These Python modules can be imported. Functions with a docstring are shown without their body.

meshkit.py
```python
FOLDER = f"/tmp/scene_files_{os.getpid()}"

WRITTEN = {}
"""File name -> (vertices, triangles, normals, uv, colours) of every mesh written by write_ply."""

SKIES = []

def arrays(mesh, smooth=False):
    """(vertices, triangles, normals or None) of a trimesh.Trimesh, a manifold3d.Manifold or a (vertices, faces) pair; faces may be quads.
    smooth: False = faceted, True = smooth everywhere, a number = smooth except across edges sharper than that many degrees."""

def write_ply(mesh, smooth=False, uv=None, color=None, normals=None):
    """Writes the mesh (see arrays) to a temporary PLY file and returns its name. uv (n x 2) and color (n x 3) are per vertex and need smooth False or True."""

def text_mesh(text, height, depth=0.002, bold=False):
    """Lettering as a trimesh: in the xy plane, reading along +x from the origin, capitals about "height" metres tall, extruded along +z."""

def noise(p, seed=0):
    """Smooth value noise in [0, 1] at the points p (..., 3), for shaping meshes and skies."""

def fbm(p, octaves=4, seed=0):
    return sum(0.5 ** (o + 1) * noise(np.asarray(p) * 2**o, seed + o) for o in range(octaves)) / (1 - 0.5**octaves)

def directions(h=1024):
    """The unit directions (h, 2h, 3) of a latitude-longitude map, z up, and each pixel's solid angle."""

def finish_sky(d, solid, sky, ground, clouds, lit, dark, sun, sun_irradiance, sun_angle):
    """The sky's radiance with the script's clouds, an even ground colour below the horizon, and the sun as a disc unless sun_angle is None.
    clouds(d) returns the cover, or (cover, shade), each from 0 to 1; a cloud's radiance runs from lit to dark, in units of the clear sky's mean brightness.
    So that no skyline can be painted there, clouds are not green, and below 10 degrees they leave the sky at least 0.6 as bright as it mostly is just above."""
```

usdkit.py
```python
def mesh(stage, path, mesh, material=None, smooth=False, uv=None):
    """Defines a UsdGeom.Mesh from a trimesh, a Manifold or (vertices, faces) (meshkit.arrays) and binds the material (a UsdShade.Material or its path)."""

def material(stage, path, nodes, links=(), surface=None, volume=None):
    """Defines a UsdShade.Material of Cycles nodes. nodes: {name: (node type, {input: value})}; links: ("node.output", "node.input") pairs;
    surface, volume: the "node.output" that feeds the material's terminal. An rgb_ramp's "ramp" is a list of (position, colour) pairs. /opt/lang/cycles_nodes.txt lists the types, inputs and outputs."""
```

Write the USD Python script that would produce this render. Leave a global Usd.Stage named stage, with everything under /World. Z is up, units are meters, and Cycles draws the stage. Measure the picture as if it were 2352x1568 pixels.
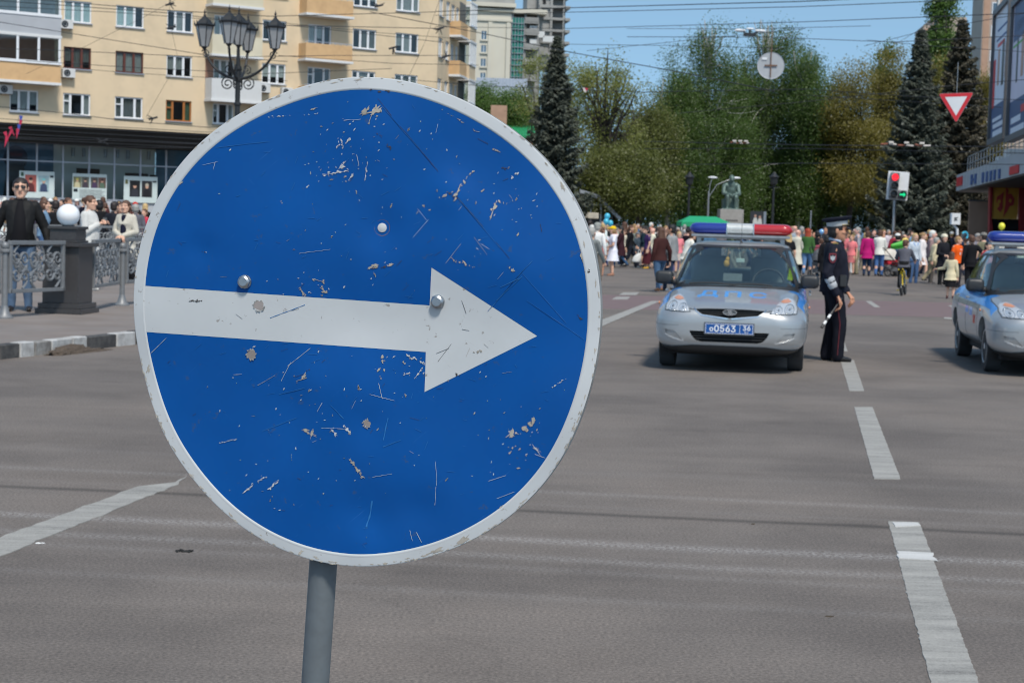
import math, random
import numpy as np, trimesh, manifold3d as m3
from shapely.geometry import Polygon, Point, LineString, box as sbox
from shapely import affinity
from shapely.ops import unary_union
from pxr import Usd, UsdGeom, UsdLux, UsdShade, Gf, Sdf
import usdkit, meshkit

PI = math.pi
stage = Usd.Stage.CreateInMemory()
UsdGeom.SetStageUpAxis(stage, 'Z'); UsdGeom.SetStageMetersPerUnit(stage, 1.0)
UsdGeom.Xform.Define(stage, '/World'); UsdGeom.Scope.Define(stage, '/World/Looks')

# ---------------------------------------------------------------- camera
CAM_H, FPX, CX, CY = 1.57, 4000.0, 1176.0, 784.0          # measured on the photograph at 2352 px width
PITCH, ROLL = math.radians(3.93), math.radians(1.66)
C0 = np.array([0, 0, CAM_H])
_F = np.array([0, math.cos(PITCH), -math.sin(PITCH)]); _U = np.array([0, math.sin(PITCH), math.cos(PITCH)]); _R = np.array([1., 0, 0])
CU = _U * math.cos(ROLL) - _R * math.sin(ROLL); CR = _R * math.cos(ROLL) + _U * math.sin(ROLL); CF = _F
cam = UsdGeom.Camera.Define(stage, '/World/camera')
cam.AddTransformOp().Set(Gf.Matrix4d(*CR, 0, *CU, 0, *(-CF), 0, *C0, 1))
cam.CreateHorizontalApertureAttr(22.0); cam.CreateVerticalApertureAttr(22.0 * 682 / 1024)
cam.CreateFocalLengthAttr(22.0 * FPX / 2352); cam.CreateFStopAttr(13.0); cam.CreateFocusDistanceAttr(2.47)
cam.CreateClippingRangeAttr(Gf.Vec2f(0.05, 5000)); cam.CreateExposureAttr(0.46)
# ---------------------------------------------------------------- sky and sun
SUN = np.array([0.26, -0.74, 1.16]); SUN = SUN / np.linalg.norm(SUN)
SUN_EL, SUN_ROT = math.asin(SUN[2]), math.atan2(SUN[0], SUN[1])
dome = UsdLux.DomeLight.Define(stage, '/World/sky')
dome.GetPrim().SetCustomDataByKey('kind', 'structure')
usdkit.material(stage, '/World/Looks/sky', {'s': ('sky_texture', {'sky_type': 'single_scattering', 'sun_disc': False, 'sun_elevation': SUN_EL, 'sun_rotation': SUN_ROT, 'air_density': 1.0, 'aerosol_density': 0.6, 'ozone_density': 1.0}),
    'tc': ('texture_coordinate', {}), 'up': ('vector_math', {'math_type': 'add', 'vector2': (0, 0, .22)}), 'nz': ('vector_math', {'math_type': 'normalize'}), 'hs': ('mix', {'mix_type': 'multiply', 'fac': 1.0, 'color2': (.94, 1.03, .93)}),
    'b': ('background_shader', {'strength': 0.138})}, [('tc.generated', 'up.vector1'), ('up.vector', 'nz.vector1'), ('nz.vector', 's.vector'), ('s.color', 'hs.color1'), ('hs.color', 'b.color')], surface='b.background')
UsdShade.MaterialBindingAPI.Apply(dome.GetPrim()).Bind(UsdShade.Material.Get(stage, '/World/Looks/sky'))
sun = UsdLux.DistantLight.Define(stage, '/World/sun')
sun.CreateNormalizeAttr(True); sun.CreateIntensityAttr(0.66); sun.CreateAngleAttr(9.0); sun.CreateColorAttr(Gf.Vec3f(1.0, 0.945, 0.87))
_z = SUN; _x = np.cross([0, 0, 1], _z); _x /= np.linalg.norm(_x); _y = np.cross(_z, _x)
sun.AddTransformOp().Set(Gf.Matrix4d(*_x, 0, *_y, 0, *_z, 0, 0, 0, 100, 1))

# ---------------------------------------------------------------- pixel helpers (measuring only: they return places in the world)
def ray(px, py):
    d = CF + CR * (px - CX) / FPX - CU * (py - CY) / FPX
    return d
def at(px, py, depth): return C0 + ray(px, py) * depth
def gnd(px, py, z=0.0):
    d = ray(px, py); return C0 + d * ((z - CAM_H) / d[2])
def onplane(px, py, p, n):
    d = ray(px, py); return C0 + d * (np.dot(np.asarray(p) - C0, n) / np.dot(d, n))
def hzn(px): return 509 + .029 * (px - CX)
ST = math.radians(9.5)                                        # the street runs this far right of the view
SDIR = np.array([math.sin(ST), math.cos(ST), 0]); SLAT = np.array([math.cos(ST), -math.sin(ST), 0])

# ---------------------------------------------------------------- scene tree helpers
_used = set()
def uniq(parent, name):
    p = f'{parent}/{name}'; i = 0
    while p in _used:
        i += 1; p = f'{parent}/{name}_{i:03d}'
    _used.add(p); return p
def tag(prim, label=None, cat=None, group=None, kind=None):
    for k, v in (('label', label), ('category', cat), ('group', group), ('kind', kind)):
        if v: prim.SetCustomDataByKey(k, v)
    return prim
def thing(name, label, cat, loc=(0, 0, 0), rotz=0, group=None, kind=None, rot=None):
    p = uniq('/World', name); x = UsdGeom.Xform.Define(stage, p)
    if rot is not None:
        M = np.eye(4); M[:3, :3] = np.asarray(rot).T; M[3, :3] = loc
        x.AddTransformOp().Set(Gf.Matrix4d(*M.ravel()))
    else:
        x.AddTranslateOp().Set(Gf.Vec3d(*map(float, loc)))
        if rotz: x.AddRotateZOp().Set(math.degrees(rotz))
    tag(x.GetPrim(), label, cat, group, kind)
    return p
def copy_thing(src, name, label, cat, loc, rotz=0, group=None):
    p = uniq('/World', name); x = UsdGeom.Xform.Define(stage, p)
    x.GetPrim().GetReferences().AddInternalReference(src); x.GetPrim().SetInstanceable(True)
    x.ClearXformOpOrder(); x.AddTranslateOp().Set(Gf.Vec3d(*map(float, loc))); x.AddRotateZOp().Set(math.degrees(rotz))
    tag(x.GetPrim(), label, cat, group); return p
def obj(name, mesh, mat, parent='/World', smooth=35, label=None, cat=None, group=None, kind=None):
    p = uniq(parent, name)
    if isinstance(mesh, m3.Manifold) and mesh.is_empty(): mesh = B(.001, .001, .001)
    m = usdkit.mesh(stage, p, mesh, '/World/Looks/' + mat if isinstance(mat, str) else mat, smooth=smooth)
    tag(m.GetPrim(), label, cat, group, kind); return p

# ---------------------------------------------------------------- shape helpers
def T(m, x=0, y=0, z=0): m = m.copy(); m.apply_translation((x, y, z)); return m
def B(sx, sy, sz, c=(0, 0, 0), rz=0):
    m = trimesh.creation.box((sx, sy, sz))
    if rz: m.apply_transform(trimesh.transformations.rotation_matrix(rz, (0, 0, 1)))
    m.apply_translation(c); return m
def BB(x0, x1, y0, y1, z0, z1): return B(x1 - x0, y1 - y0, z1 - z0, ((x0 + x1) / 2, (y0 + y1) / 2, (z0 + z1) / 2))
def cat(*ms):
    l = []
    for m in ms: l.extend(m if isinstance(m, (list, tuple)) else [m])
    return trimesh.util.concatenate(l)
def cyl(p, q, r, r2=None, n=12):
    p, q = np.asarray(p, float), np.asarray(q, float); r2 = r if r2 is None else r2
    d = q - p; L = np.linalg.norm(d); d = d / L
    a = np.cross(d, [0, 0, 1] if abs(d[2]) < .9 else [1, 0, 0]); a /= np.linalg.norm(a); b = np.cross(d, a)
    t = np.linspace(0, 2 * PI, n, endpoint=False)[:, None]; ring = np.cos(t) * a + np.sin(t) * b
    v = np.vstack([p + ring * r, q + ring * r2, [p], [q]]); f = []
    for i in range(n):
        j = (i + 1) % n; f += [(i, n + j, j), (i, n + i, n + j), (2 * n, i, j), (2 * n + 1, n + j, n + i)]
    m = trimesh.Trimesh(v, np.array(f)[:, ::-1] if False else f, process=False)
    if m.volume < 0: m.invert()
    return m
def tube(pts, r, n=6, closed=False):
    pts = np.asarray(pts, float); N = len(pts); r = np.broadcast_to(np.asarray(r, float), (N,))
    if closed: tg = np.roll(pts, -1, 0) - np.roll(pts, 1, 0)
    else: tg = np.gradient(pts, axis=0)
    tg /= np.maximum(np.linalg.norm(tg, axis=1, keepdims=True), 1e-9)
    up = np.array([0, 0, 1.]) if np.abs(tg[:, 2]).mean() < .8 else np.array([1., 0, 0])
    a = np.cross(tg, up); bad = np.linalg.norm(a, axis=1) < 1e-3; a[bad] = np.cross(tg[bad], [0, 1, 0.3]); a /= np.linalg.norm(a, axis=1, keepdims=True); b = np.cross(tg, a)
    t = np.linspace(0, 2 * PI, n, endpoint=False)
    v = (pts[:, None] + r[:, None, None] * (np.cos(t)[None, :, None] * a[:, None] + np.sin(t)[None, :, None] * b[:, None])).reshape(-1, 3)
    f = []
    for i in range(N if closed else N - 1):
        i2 = (i + 1) % N
        for j in range(n):
            k = (j + 1) % n; f += [(i * n + j, i2 * n + j, i2 * n + k), (i * n + j, i2 * n + k, i * n + k)]
    if not closed:
        v = np.vstack([v, pts[:1], pts[-1:]]); c0, c1 = N * n, N * n + 1
        for j in range(n):
            k = (j + 1) % n; f += [(c0, j, k), (c1, (N - 1) * n + k, (N - 1) * n + j)]
    m = trimesh.Trimesh(v, f, process=False)
    if m.volume < 0: m.invert()
    return m
def extr(poly, h, z=0):
    if poly.geom_type != 'Polygon': return cat([extr(g, h, z) for g in poly.geoms if g.geom_type == 'Polygon'])
    m = trimesh.creation.extrude_polygon(poly, h, engine='earcut'); m.apply_translation((0, 0, z)); return m
def prismY(pts, y0, y1):
    """polygon in (x, z), extruded along y"""
    m = extr(pts if hasattr(pts, 'geom_type') else Polygon(pts).buffer(0), y1 - y0); v = m.vertices.copy(); m.vertices = np.column_stack([v[:, 0], y0 + v[:, 2], v[:, 1]])
    if m.volume < 0: m.invert()
    return m
def prismX(pts, x0, x1):
    """polygon in (y, z), extruded along x"""
    m = extr(pts if hasattr(pts, 'geom_type') else Polygon(pts).buffer(0), x1 - x0); v = m.vertices.copy(); m.vertices = np.column_stack([x0 + v[:, 2], v[:, 0], v[:, 1]])
    if m.volume < 0: m.invert()
    return m
def MF(m):
    if isinstance(m, m3.Manifold): return m
    m = m.copy(); m.merge_vertices()
    return m3.Manifold(m3.Mesh(vert_properties=np.asarray(m.vertices, np.float32), tri_verts=np.asarray(m.faces, np.uint32)))
def TM(m):
    a = m.to_mesh(); return trimesh.Trimesh(a.vert_properties[:, :3], a.tri_verts, process=False)
def union(ms): return m3.Manifold.batch_boolean([MF(m) for m in ms], m3.OpType.Add)
def loft(rings, cap=True):
    """rings: (k, n, 3) closed sections, last to first capped"""
    R_ = np.asarray(rings, float); k, n, _ = R_.shape; v = R_.reshape(-1, 3); f = []
    for i in range(k - 1):
        for j in range(n):
            q = (j + 1) % n; f += [(i * n + j, (i + 1) * n + j, (i + 1) * n + q), (i * n + j, (i + 1) * n + q, i * n + q)]
    if cap:
        v = np.vstack([v, R_[0].mean(0), R_[-1].mean(0)])
        for j in range(n):
            q = (j + 1) % n; f += [(k * n, j, q), (k * n + 1, (k - 1) * n + q, (k - 1) * n + j)]
    m = trimesh.Trimesh(v, f, process=False)
    if cap and m.volume < 0: m.invert()
    return m
def lathe(prof, n=20):
    """prof: list of (r, z)"""
    t = np.linspace(0, 2 * PI, n, endpoint=False)
    return loft([np.column_stack([r * np.cos(t), r * np.sin(t), np.full(n, z)]) for r, z in prof])
_sph = {}
def sph(n):
    if n not in _sph: _sph[n] = m3.Manifold.sphere(1.0, n)
    return _sph[n]
_sv = {}
def bone(p, q, r, r2, n=10):
    """hull of two spheres"""
    if n not in _sv: _sv[n] = np.array(trimesh.creation.uv_sphere(radius=1, count=[max(4, n // 2), n]).vertices)
    s = _sv[n]
    return m3.Manifold.hull_points(np.vstack([s * r + np.asarray(p, float), s * r2 + np.asarray(q, float)]).astype(np.float64))
def ell(c, rx, ry, rz, n=14):
    m = trimesh.creation.uv_sphere(radius=1, count=[max(6, n // 2 + 2), n]); m.vertices = m.vertices * (rx, ry, rz) + c; return m
def rotm(m, ang, axis, pt=(0, 0, 0)):
    m = m.copy(); m.apply_transform(trimesh.transformations.rotation_matrix(ang, axis, pt)); return m
def rbox(sx, sy, sz, r, c=(0, 0, 0), seg=8):
    """box with rounded edges"""
    s = np.array(trimesh.creation.uv_sphere(radius=r, count=[max(4, seg // 2), seg]).vertices)
    o = np.array([[a, b, d] for a in (-1, 1) for b in (-1, 1) for d in (-1, 1)], float) * (sx / 2 - r, sy / 2 - r, sz / 2 - r)
    m = TM(m3.Manifold.hull_points((o[:, None] + s[None]).reshape(-1, 3).astype(np.float64))); m.apply_translation(c); return m

# ---------------------------------------------------------------- materials
def lin(c):
    """sRGB 0-255 to linear"""
    c = np.asarray(c, float) / 255; return tuple(np.where(c <= .04045, c / 12.92, ((c + .055) / 1.055) ** 2.4))
_mats = set()
def mat(name, col, rough=.6, var=.12, scale=3.0, metal=0, spec=.5, bump=0, bscale=60, coat=0, world=False, detail=4, dirt=None, dscale=2, damt=.5, stretch=None, sheen=0):
    """principled with noise-driven colour variation, optional dirt and bump"""
    if name in _mats: return name
    _mats.add(name); col = np.asarray(col, float)
    N = {'tc': ('geometry', {}) if world else ('texture_coordinate', {}),
         'n': ('noise_texture', {'scale': scale, 'detail': detail, 'roughness': .6}),
         'r': ('rgb_ramp', {'ramp': [(.25, tuple(col * (1 - var))), (.75, tuple(np.minimum(col * (1 + var), 1)))]}),
         'p': ('principled_bsdf', {'roughness': rough, 'metallic': metal, 'specular_ior_level': spec, 'coat_weight': coat, 'sheen_weight': sheen})}
    src = 'tc.position' if world else 'tc.object'
    L = []
    if stretch: N['mp'] = ('mapping', {'scale': stretch}); L += [(src, 'mp.vector')]; src = 'mp.vector'
    L += [(src, 'n.vector'), ('n.fac', 'r.fac')]
    out = 'r.color'
    if dirt is not None:
        N['dn'] = ('noise_texture', {'scale': dscale, 'detail': 7, 'roughness': .7}); N['dr'] = ('rgb_ramp', {'ramp': [(.45, (0, 0, 0)), (.75, (damt,) * 3)]})
        N['dm'] = ('mix', {'mix_type': 'mix', 'color2': tuple(dirt)}); L += [(src, 'dn.vector'), ('dn.fac', 'dr.fac'), (out, 'dm.color1'), ('dr.color', 'dm.fac')]; out = 'dm.color'
    L.append((out, 'p.base_color'))
    if bump:
        N['bn'] = ('noise_texture', {'scale': bscale, 'detail': 3}); N['b'] = ('bump', {'strength': bump, 'distance': .01}); L += [(src, 'bn.vector'), ('bn.fac', 'b.height'), ('b.normal', 'p.normal')]
    usdkit.material(stage, '/World/Looks/' + name, N, L, surface='p.BSDF'); return name
def cmat(prefix, col, **k):
    """a material named after its colour, shared"""
    c = tuple(int(round(x)) for x in col); return mat(f'{prefix}_{c[0]}_{c[1]}_{c[2]}', lin(c), **k)
def emis(name, col, s):
    _mats.add(name); usdkit.material(stage, '/World/Looks/' + name, {'e': ('emission', {'color': col, 'strength': s})}, [], surface='e.emission'); return name
def glass(name, tint=(.9, .93, .93), rough=.02, ior=1.5):
    _mats.add(name)
    usdkit.material(stage, '/World/Looks/' + name, {'t': ('transparent_bsdf', {'color': tint}), 'g': ('glossy_bsdf', {'color': (1, 1, 1), 'roughness': rough}), 'lw': ('layer_weight', {'blend': .5}), 'p5': ('math', {'math_type': 'power', 'value2': 4.0}), 'f': ('math', {'math_type': 'multiply_add', 'value2': .9, 'value3': .045}), 'm': ('mix_closure', {})},
        [('lw.facing', 'p5.value1'), ('p5.value', 'f.value1'), ('f.value', 'm.fac'), ('t.BSDF', 'm.closure1'), ('g.BSDF', 'm.closure2')], surface='m.closure'); return name
def leafmat(name, dark, light, trans=.35):
    _mats.add(name); d, l = np.asarray(dark, float), np.asarray(light, float)
    usdkit.material(stage, '/World/Looks/' + name, {'g': ('geometry', {}), 'r': ('rgb_ramp', {'ramp': [(0, d), (.5, (d + l) / 2), (1, l)]}), 'n': ('noise_texture', {'scale': .5, 'detail': 2}), 'a': ('math', {'math_type': 'multiply_add', 'value2': .55}), 'n2': ('math', {'math_type': 'multiply', 'value2': .55}),
        'd': ('diffuse_bsdf', {}), 't': ('translucent_bsdf', {}), 'm': ('mix_closure', {'fac': trans}), 'gl': ('glossy_bsdf', {'roughness': .45, 'color': (.6, .6, .6)}), 'm2': ('mix_closure', {'fac': .04})},
        [('g.position', 'n.vector'), ('n.fac', 'n2.value1'), ('g.random_per_island', 'a.value1'), ('n2.value', 'a.value3'), ('a.value', 'r.fac'), ('r.color', 'd.color'), ('r.color', 't.color'), ('d.BSDF', 'm.closure1'), ('t.BSDF', 'm.closure2'), ('m.closure', 'm2.closure1'), ('gl.BSDF', 'm2.closure2')], surface='m2.closure'); return name

mat('white_paint', (.72, .72, .7), .55, .08); mat('dark_metal', (.022, .023, .025), .45, .2, metal=0); mat('black_rubber', (.018, .018, .019), .75, .2)
mat('black_plastic', (.022, .022, .023), .45, .1); mat('chrome', (.75, .76, .78), .12, .05, metal=1); mat('steel', (.42, .43, .44), .38, .15, metal=1, scale=40)
mat('grey_steel_paint', (.2, .215, .23), .5, .12); mat('galvanised', (.38, .39, .4), .45, .15, metal=.8, scale=12)
glass('clear_glass'); mat('black_void', (.006, .006, .007), .8, .1)
# ================================================================ GROUND
_a, _b = gnd(1130, 1235), gnd(2352, 1295); _d = (_b - _a)[:2]; _d /= np.linalg.norm(_d)
BN = np.array([-_d[1], _d[0], 0.0]); BANG = math.atan2(_d[1], _d[0])
def bv(px, py): return float(gnd(px, py) @ BN)
V0, V1 = 4.0, 14.0
def road_mat():
    def s(v): return (v - V0) / (V1 - V0)
    bands = [(bv(1700, 1149), .055, .55), (bv(1700, 1180), .03, .3), (bv(1700, 1263), .075, 1.0), (bv(1700, 1304), .06, .7), (bv(1700, 1330), .05, .35), (bv(1700, 1395), .05, .3), (bv(1700, 1100), .1, .15)]
    xs = np.linspace(0, 1, 257); m = np.zeros_like(xs)
    for c, w, a in bands: m = np.maximum(m, a * np.exp(-((xs - s(c)) * (V1 - V0) / w) ** 2))
    ck = np.exp(-((xs - s(bv(1700, 1196))) * (V1 - V0) / .03) ** 2)
    N = {'g': ('geometry', {}),
         'warp': ('noise_texture', {'scale': .35, 'detail': 3}), 'dot': ('vector_math', {'math_type': 'dot_product', 'vector2': tuple(BN)}),
         'w2': ('math', {'math_type': 'multiply_add', 'value2': .22, 'value3': -.11}), 'v': ('math', {'math_type': 'add'}),
         'mr': ('map_range', {'from_min': V0, 'from_max': V1, 'clamp': True}),
         'bands': ('rgb_ramp', {'ramp': [(float(x), (float(y),) * 3) for x, y in zip(xs, m)]}),
         'agg': ('voronoi_texture', {'scale': 95.0}), 'aggr': ('rgb_ramp', {'ramp': [(0, (0, 0, 0)), (.3, (.15, .15, .15)), (.75, (1, 1, 1))]}),
         'agn': ('noise_texture', {'scale': 55.0, 'detail': 3}), 'agr': ('rgb_ramp', {'ramp': [(.42, (0, 0, 0)), (.62, (1, 1, 1))]}),
         'blot': ('noise_texture', {'scale': .7, 'detail': 6, 'roughness': .65}),
         'mp': ('mapping', {'rotation': (0, 0, -BANG), 'scale': (.35, 5.0, 1)}), 'str': ('noise_texture', {'scale': 1.0, 'detail': 6, 'roughness': .7}),
         'mp2': ('mapping', {'rotation': (0, 0, -BANG + .12), 'scale': (.16, 2.2, 1)}), 'str2': ('noise_texture', {'scale': 1.0, 'detail': 4, 'roughness': .6}),
         's2r': ('rgb_ramp', {'ramp': [(.3, (.7, .69, .69)), (.46, (1, 1, 1)), (1, (1.05, 1.05, 1.05))]}),
         'fine': ('noise_texture', {'scale': 70.0, 'detail': 6, 'roughness': .75}),
         'c0': ('rgb_ramp', {'ramp': [(.25, (.120, .102, .089)), (.5, (.153, .131, .115)), (.8, (.176, .152, .134))]}),
         'c1': ('rgb_ramp', {'ramp': [(.25, (.78, .78, .78)), (.5, (1, 1, 1)), (.8, (1.14, 1.14, 1.14))]}),
         'c2': ('rgb_ramp', {'ramp': [(.34, (.50, .50, .50)), (.5, (1, 1, 1)), (.66, (1.60, 1.58, 1.55))]}),
         'm1': ('mix', {'mix_type': 'multiply', 'fac': .45}), 'm2': ('mix', {'mix_type': 'multiply', 'fac': .9}), 'm2b': ('mix', {'mix_type': 'multiply', 'fac': .28}),
         'bf': ('mix', {'mix_type': 'multiply', 'fac': 1.0}), 'bfs': ('math', {'math_type': 'multiply', 'value2': .95}), 'bw': ('rgb_to_bw', {}),
         'ckr': ('rgb_ramp', {'ramp': [(float(x), (1 - .75 * float(y),) * 3) for x, y in zip(xs, ck)]}), 'm4': ('mix', {'mix_type': 'multiply', 'fac': 1.0}),
         'wp': ('noise_texture', {'scale': 1.6, 'detail': 4}), 'wps': ('vector_math', {'math_type': 'scale', 'scale': .9}), 'wpa': ('vector_math', {'math_type': 'add'}), 'vc': ('voronoi_texture', {'feature': 'distance_to_edge', 'scale': .22}), 'vcr': ('rgb_ramp', {'ramp': [(0, (.45, .45, .45)), (.006, (1, 1, 1))]}), 'm5': ('mix', {'mix_type': 'multiply', 'fac': .15}),
         'pt': ('noise_texture', {'scale': .28, 'detail': 5, 'roughness': .6}), 'ptr': ('rgb_ramp', {'ramp': [(.40, (.80, .80, .81)), (.5, (1, 1, 1)), (.62, (1.12, 1.10, 1.08))]}), 'm6': ('mix', {'mix_type': 'multiply', 'fac': .9}),
         'm3': ('mix', {'mix_type': 'mix', 'color2': (.31, .29, .275)}),
         'p': ('principled_bsdf', {'roughness': .82, 'specular_ior_level': .3}), 'bm': ('bump', {'strength': .35, 'distance': .006})}
    L = [('g.position', 'warp.vector'), ('g.position', 'dot.vector1'), ('warp.fac', 'w2.value1'), ('dot.value', 'v.value1'), ('w2.value', 'v.value2'), ('v.value', 'mr.value'), ('mr.result', 'bands.fac'),
         ('g.position', 'agg.vector'), ('agg.distance', 'aggr.fac'), ('g.position', 'agn.vector'), ('agn.fac', 'agr.fac'), ('g.position', 'blot.vector'), ('g.position', 'mp.vector'), ('mp.vector', 'str.vector'), ('g.position', 'mp2.vector'), ('mp2.vector', 'str2.vector'), ('str2.fac', 's2r.fac'),
         ('g.position', 'fine.vector'), ('blot.fac', 'c0.fac'), ('str.fac', 'c1.fac'), ('fine.fac', 'c2.fac'), ('c0.color', 'm1.color1'), ('c1.color', 'm1.color2'), ('m1.color', 'm2.color1'), ('c2.color', 'm2.color2'), ('m2.color', 'm2b.color1'), ('s2r.color', 'm2b.color2'),
         ('bands.color', 'bf.color1'), ('agr.color', 'bf.color2'), ('bf.color', 'bw.color'), ('bw.val', 'bfs.value1'), ('bfs.value', 'm3.fac'), ('m2b.color', 'm4.color1'), ('mr.result', 'ckr.fac'), ('ckr.color', 'm4.color2'), ('g.position', 'wp.vector'), ('wp.color', 'wps.vector1'), ('g.position', 'wpa.vector1'), ('wps.vector', 'wpa.vector2'), ('wpa.vector', 'vc.vector'), ('vc.distance', 'vcr.fac'), ('m4.color', 'm5.color1'), ('vcr.color', 'm5.color2'), ('g.position', 'pt.vector'), ('pt.fac', 'ptr.fac'), ('m5.color', 'm6.color1'), ('ptr.color', 'm6.color2'), ('m6.color', 'm3.color1'), ('m3.color', 'p.base_color'), ('fine.fac', 'bm.height'), ('bm.normal', 'p.normal')]
    usdkit.material(stage, '/World/Looks/asphalt', N, L, surface='p.BSDF'); _mats.add('asphalt')
road_mat()
mat('soil', (.09, .085, .06), .95, .3, .2, world=True)
def sheet(poly, z):
    m = extr(poly, .004); m.apply_translation((0, 0, z - .004)); return m
obj('ground', B(4000, 4000, .4, (0, 1200, -.22)), 'soil', smooth=False, kind='structure')
ROAD = uniq('/World', 'road'); UsdGeom.Xform.Define(stage, ROAD); tag(stage.GetPrimAtPath(ROAD), kind='structure')
obj('asphalt_surface', B(160, 170, .2, (10, 70, -.1)), 'asphalt', ROAD, smooth=False)
def marking_mat(name, col, wear, stretch=(.5, 3, 1)):
    N = {'g': ('geometry', {}), 'mp': ('mapping', {'rotation': (0, 0, -BANG), 'scale': stretch}), 'n': ('noise_texture', {'scale': 3.0, 'detail': 8, 'roughness': .75}),
         'f': ('noise_texture', {'scale': 120.0, 'detail': 2}), 'a': ('math', {'math_type': 'multiply_add', 'value2': .45}),
         'r': ('rgb_ramp', {'ramp': [(.46, (.135, .12, .108)), (.54, tuple(np.asarray(col) * .72)), (.66, col), (.95, tuple(np.minimum(np.asarray(col) * (1 + wear), .8)))]}), 'p': ('principled_bsdf', {'roughness': .7})}
    usdkit.material(stage, '/World/Looks/' + name, N, [('g.position', 'mp.vector'), ('mp.vector', 'n.vector'), ('g.position', 'f.vector'), ('f.fac', 'a.value1'), ('n.fac', 'a.value3'), ('a.value', 'r.fac'), ('r.color', 'p.base_color')], surface='p.BSDF'); _mats.add(name)
marking_mat('worn_paint', (.265, .252, .228), .5); marking_mat('fresh_paint', (.46, .45, .43), .3)
marking_mat('red_paving', (.155, .104, .098), .2)
rng = np.random.default_rng(5)
def jag(pts, amp, seed, step=.08):
    """polygon from ground points with worn, uneven edges"""
    r = np.random.default_rng(seed); out = []
    P = [np.asarray(p)[:2] for p in pts]
    for i in range(len(P)):
        a, b = P[i], P[(i + 1) % len(P)]; n = max(1, int(np.linalg.norm(b - a) / step))
        for k in range(n): out.append(a + (b - a) * k / n + r.normal(0, amp, 2))
    return Polygon(out).buffer(0)
def px_poly(pts): return [gnd(*p) for p in pts]
_A = px_poly([(2040, 1197), (2112, 1200), (2205, 1450), (2108, 1450)])
_dir = (_A[2] - _A[1]) / np.linalg.norm(_A[2] - _A[1]); _A[2] = _A[1] + _dir * 4.4; _A[3] = _A[0] + _dir * 4.4
for i, (pts, z) in enumerate([(_A, .004), (px_poly([(1962, 935), (2004, 935), (2069, 1101), (2008, 1100)]), .004), (px_poly([(1930, 827), (1961, 827), (1985, 898), (1951, 898)]), .004), (px_poly([(1906, 745), (1924, 745), (1947, 807), (1918, 807)]), .004)]):
    obj('lane_dash', sheet(jag(pts, .0018, i, .03), z), 'worn_paint', ROAD, smooth=False, label=['long worn white dash nearest the camera', None, None, None][i])
obj('bright_paint_patch', sheet(jag(px_poly([(2063, 1268), (2143, 1272), (2152, 1290), (2066, 1284)]), .006, 9, .05), .008), 'fresh_paint', ROAD, smooth=False)
obj('bright_paint_patch', sheet(jag(px_poly([(2052, 1201), (2108, 1202), (2112, 1209), (2058, 1211)]), .008, 10, .05), .008), 'fresh_paint', ROAD, smooth=False)
obj('stop_line', sheet(jag(px_poly([(-200, 1322), (0, 1235), (318, 1117), (400, 1108), (432, 1092), (408, 1112), (362, 1131), (0, 1278), (-200, 1370)]), .006, 11), .004), 'worn_paint', ROAD, smooth=False, label='worn white line running to the lower left corner')
obj('edge_line', sheet(jag(px_poly([(1230, 795), (1378, 737), (1496, 692), (1516, 692), (1378, 752), (1230, 812)]), .004, 12), .008), 'worn_paint', ROAD, smooth=False)
obj('red_paving_band', sheet(Polygon([tuple(p[:2]) for p in px_poly([(1150, 672), (2352, 699), (2600, 706), (2600, 742), (2352, 733), (1150, 703)])]), .004), 'red_paving', ROAD, smooth=False)
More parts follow.
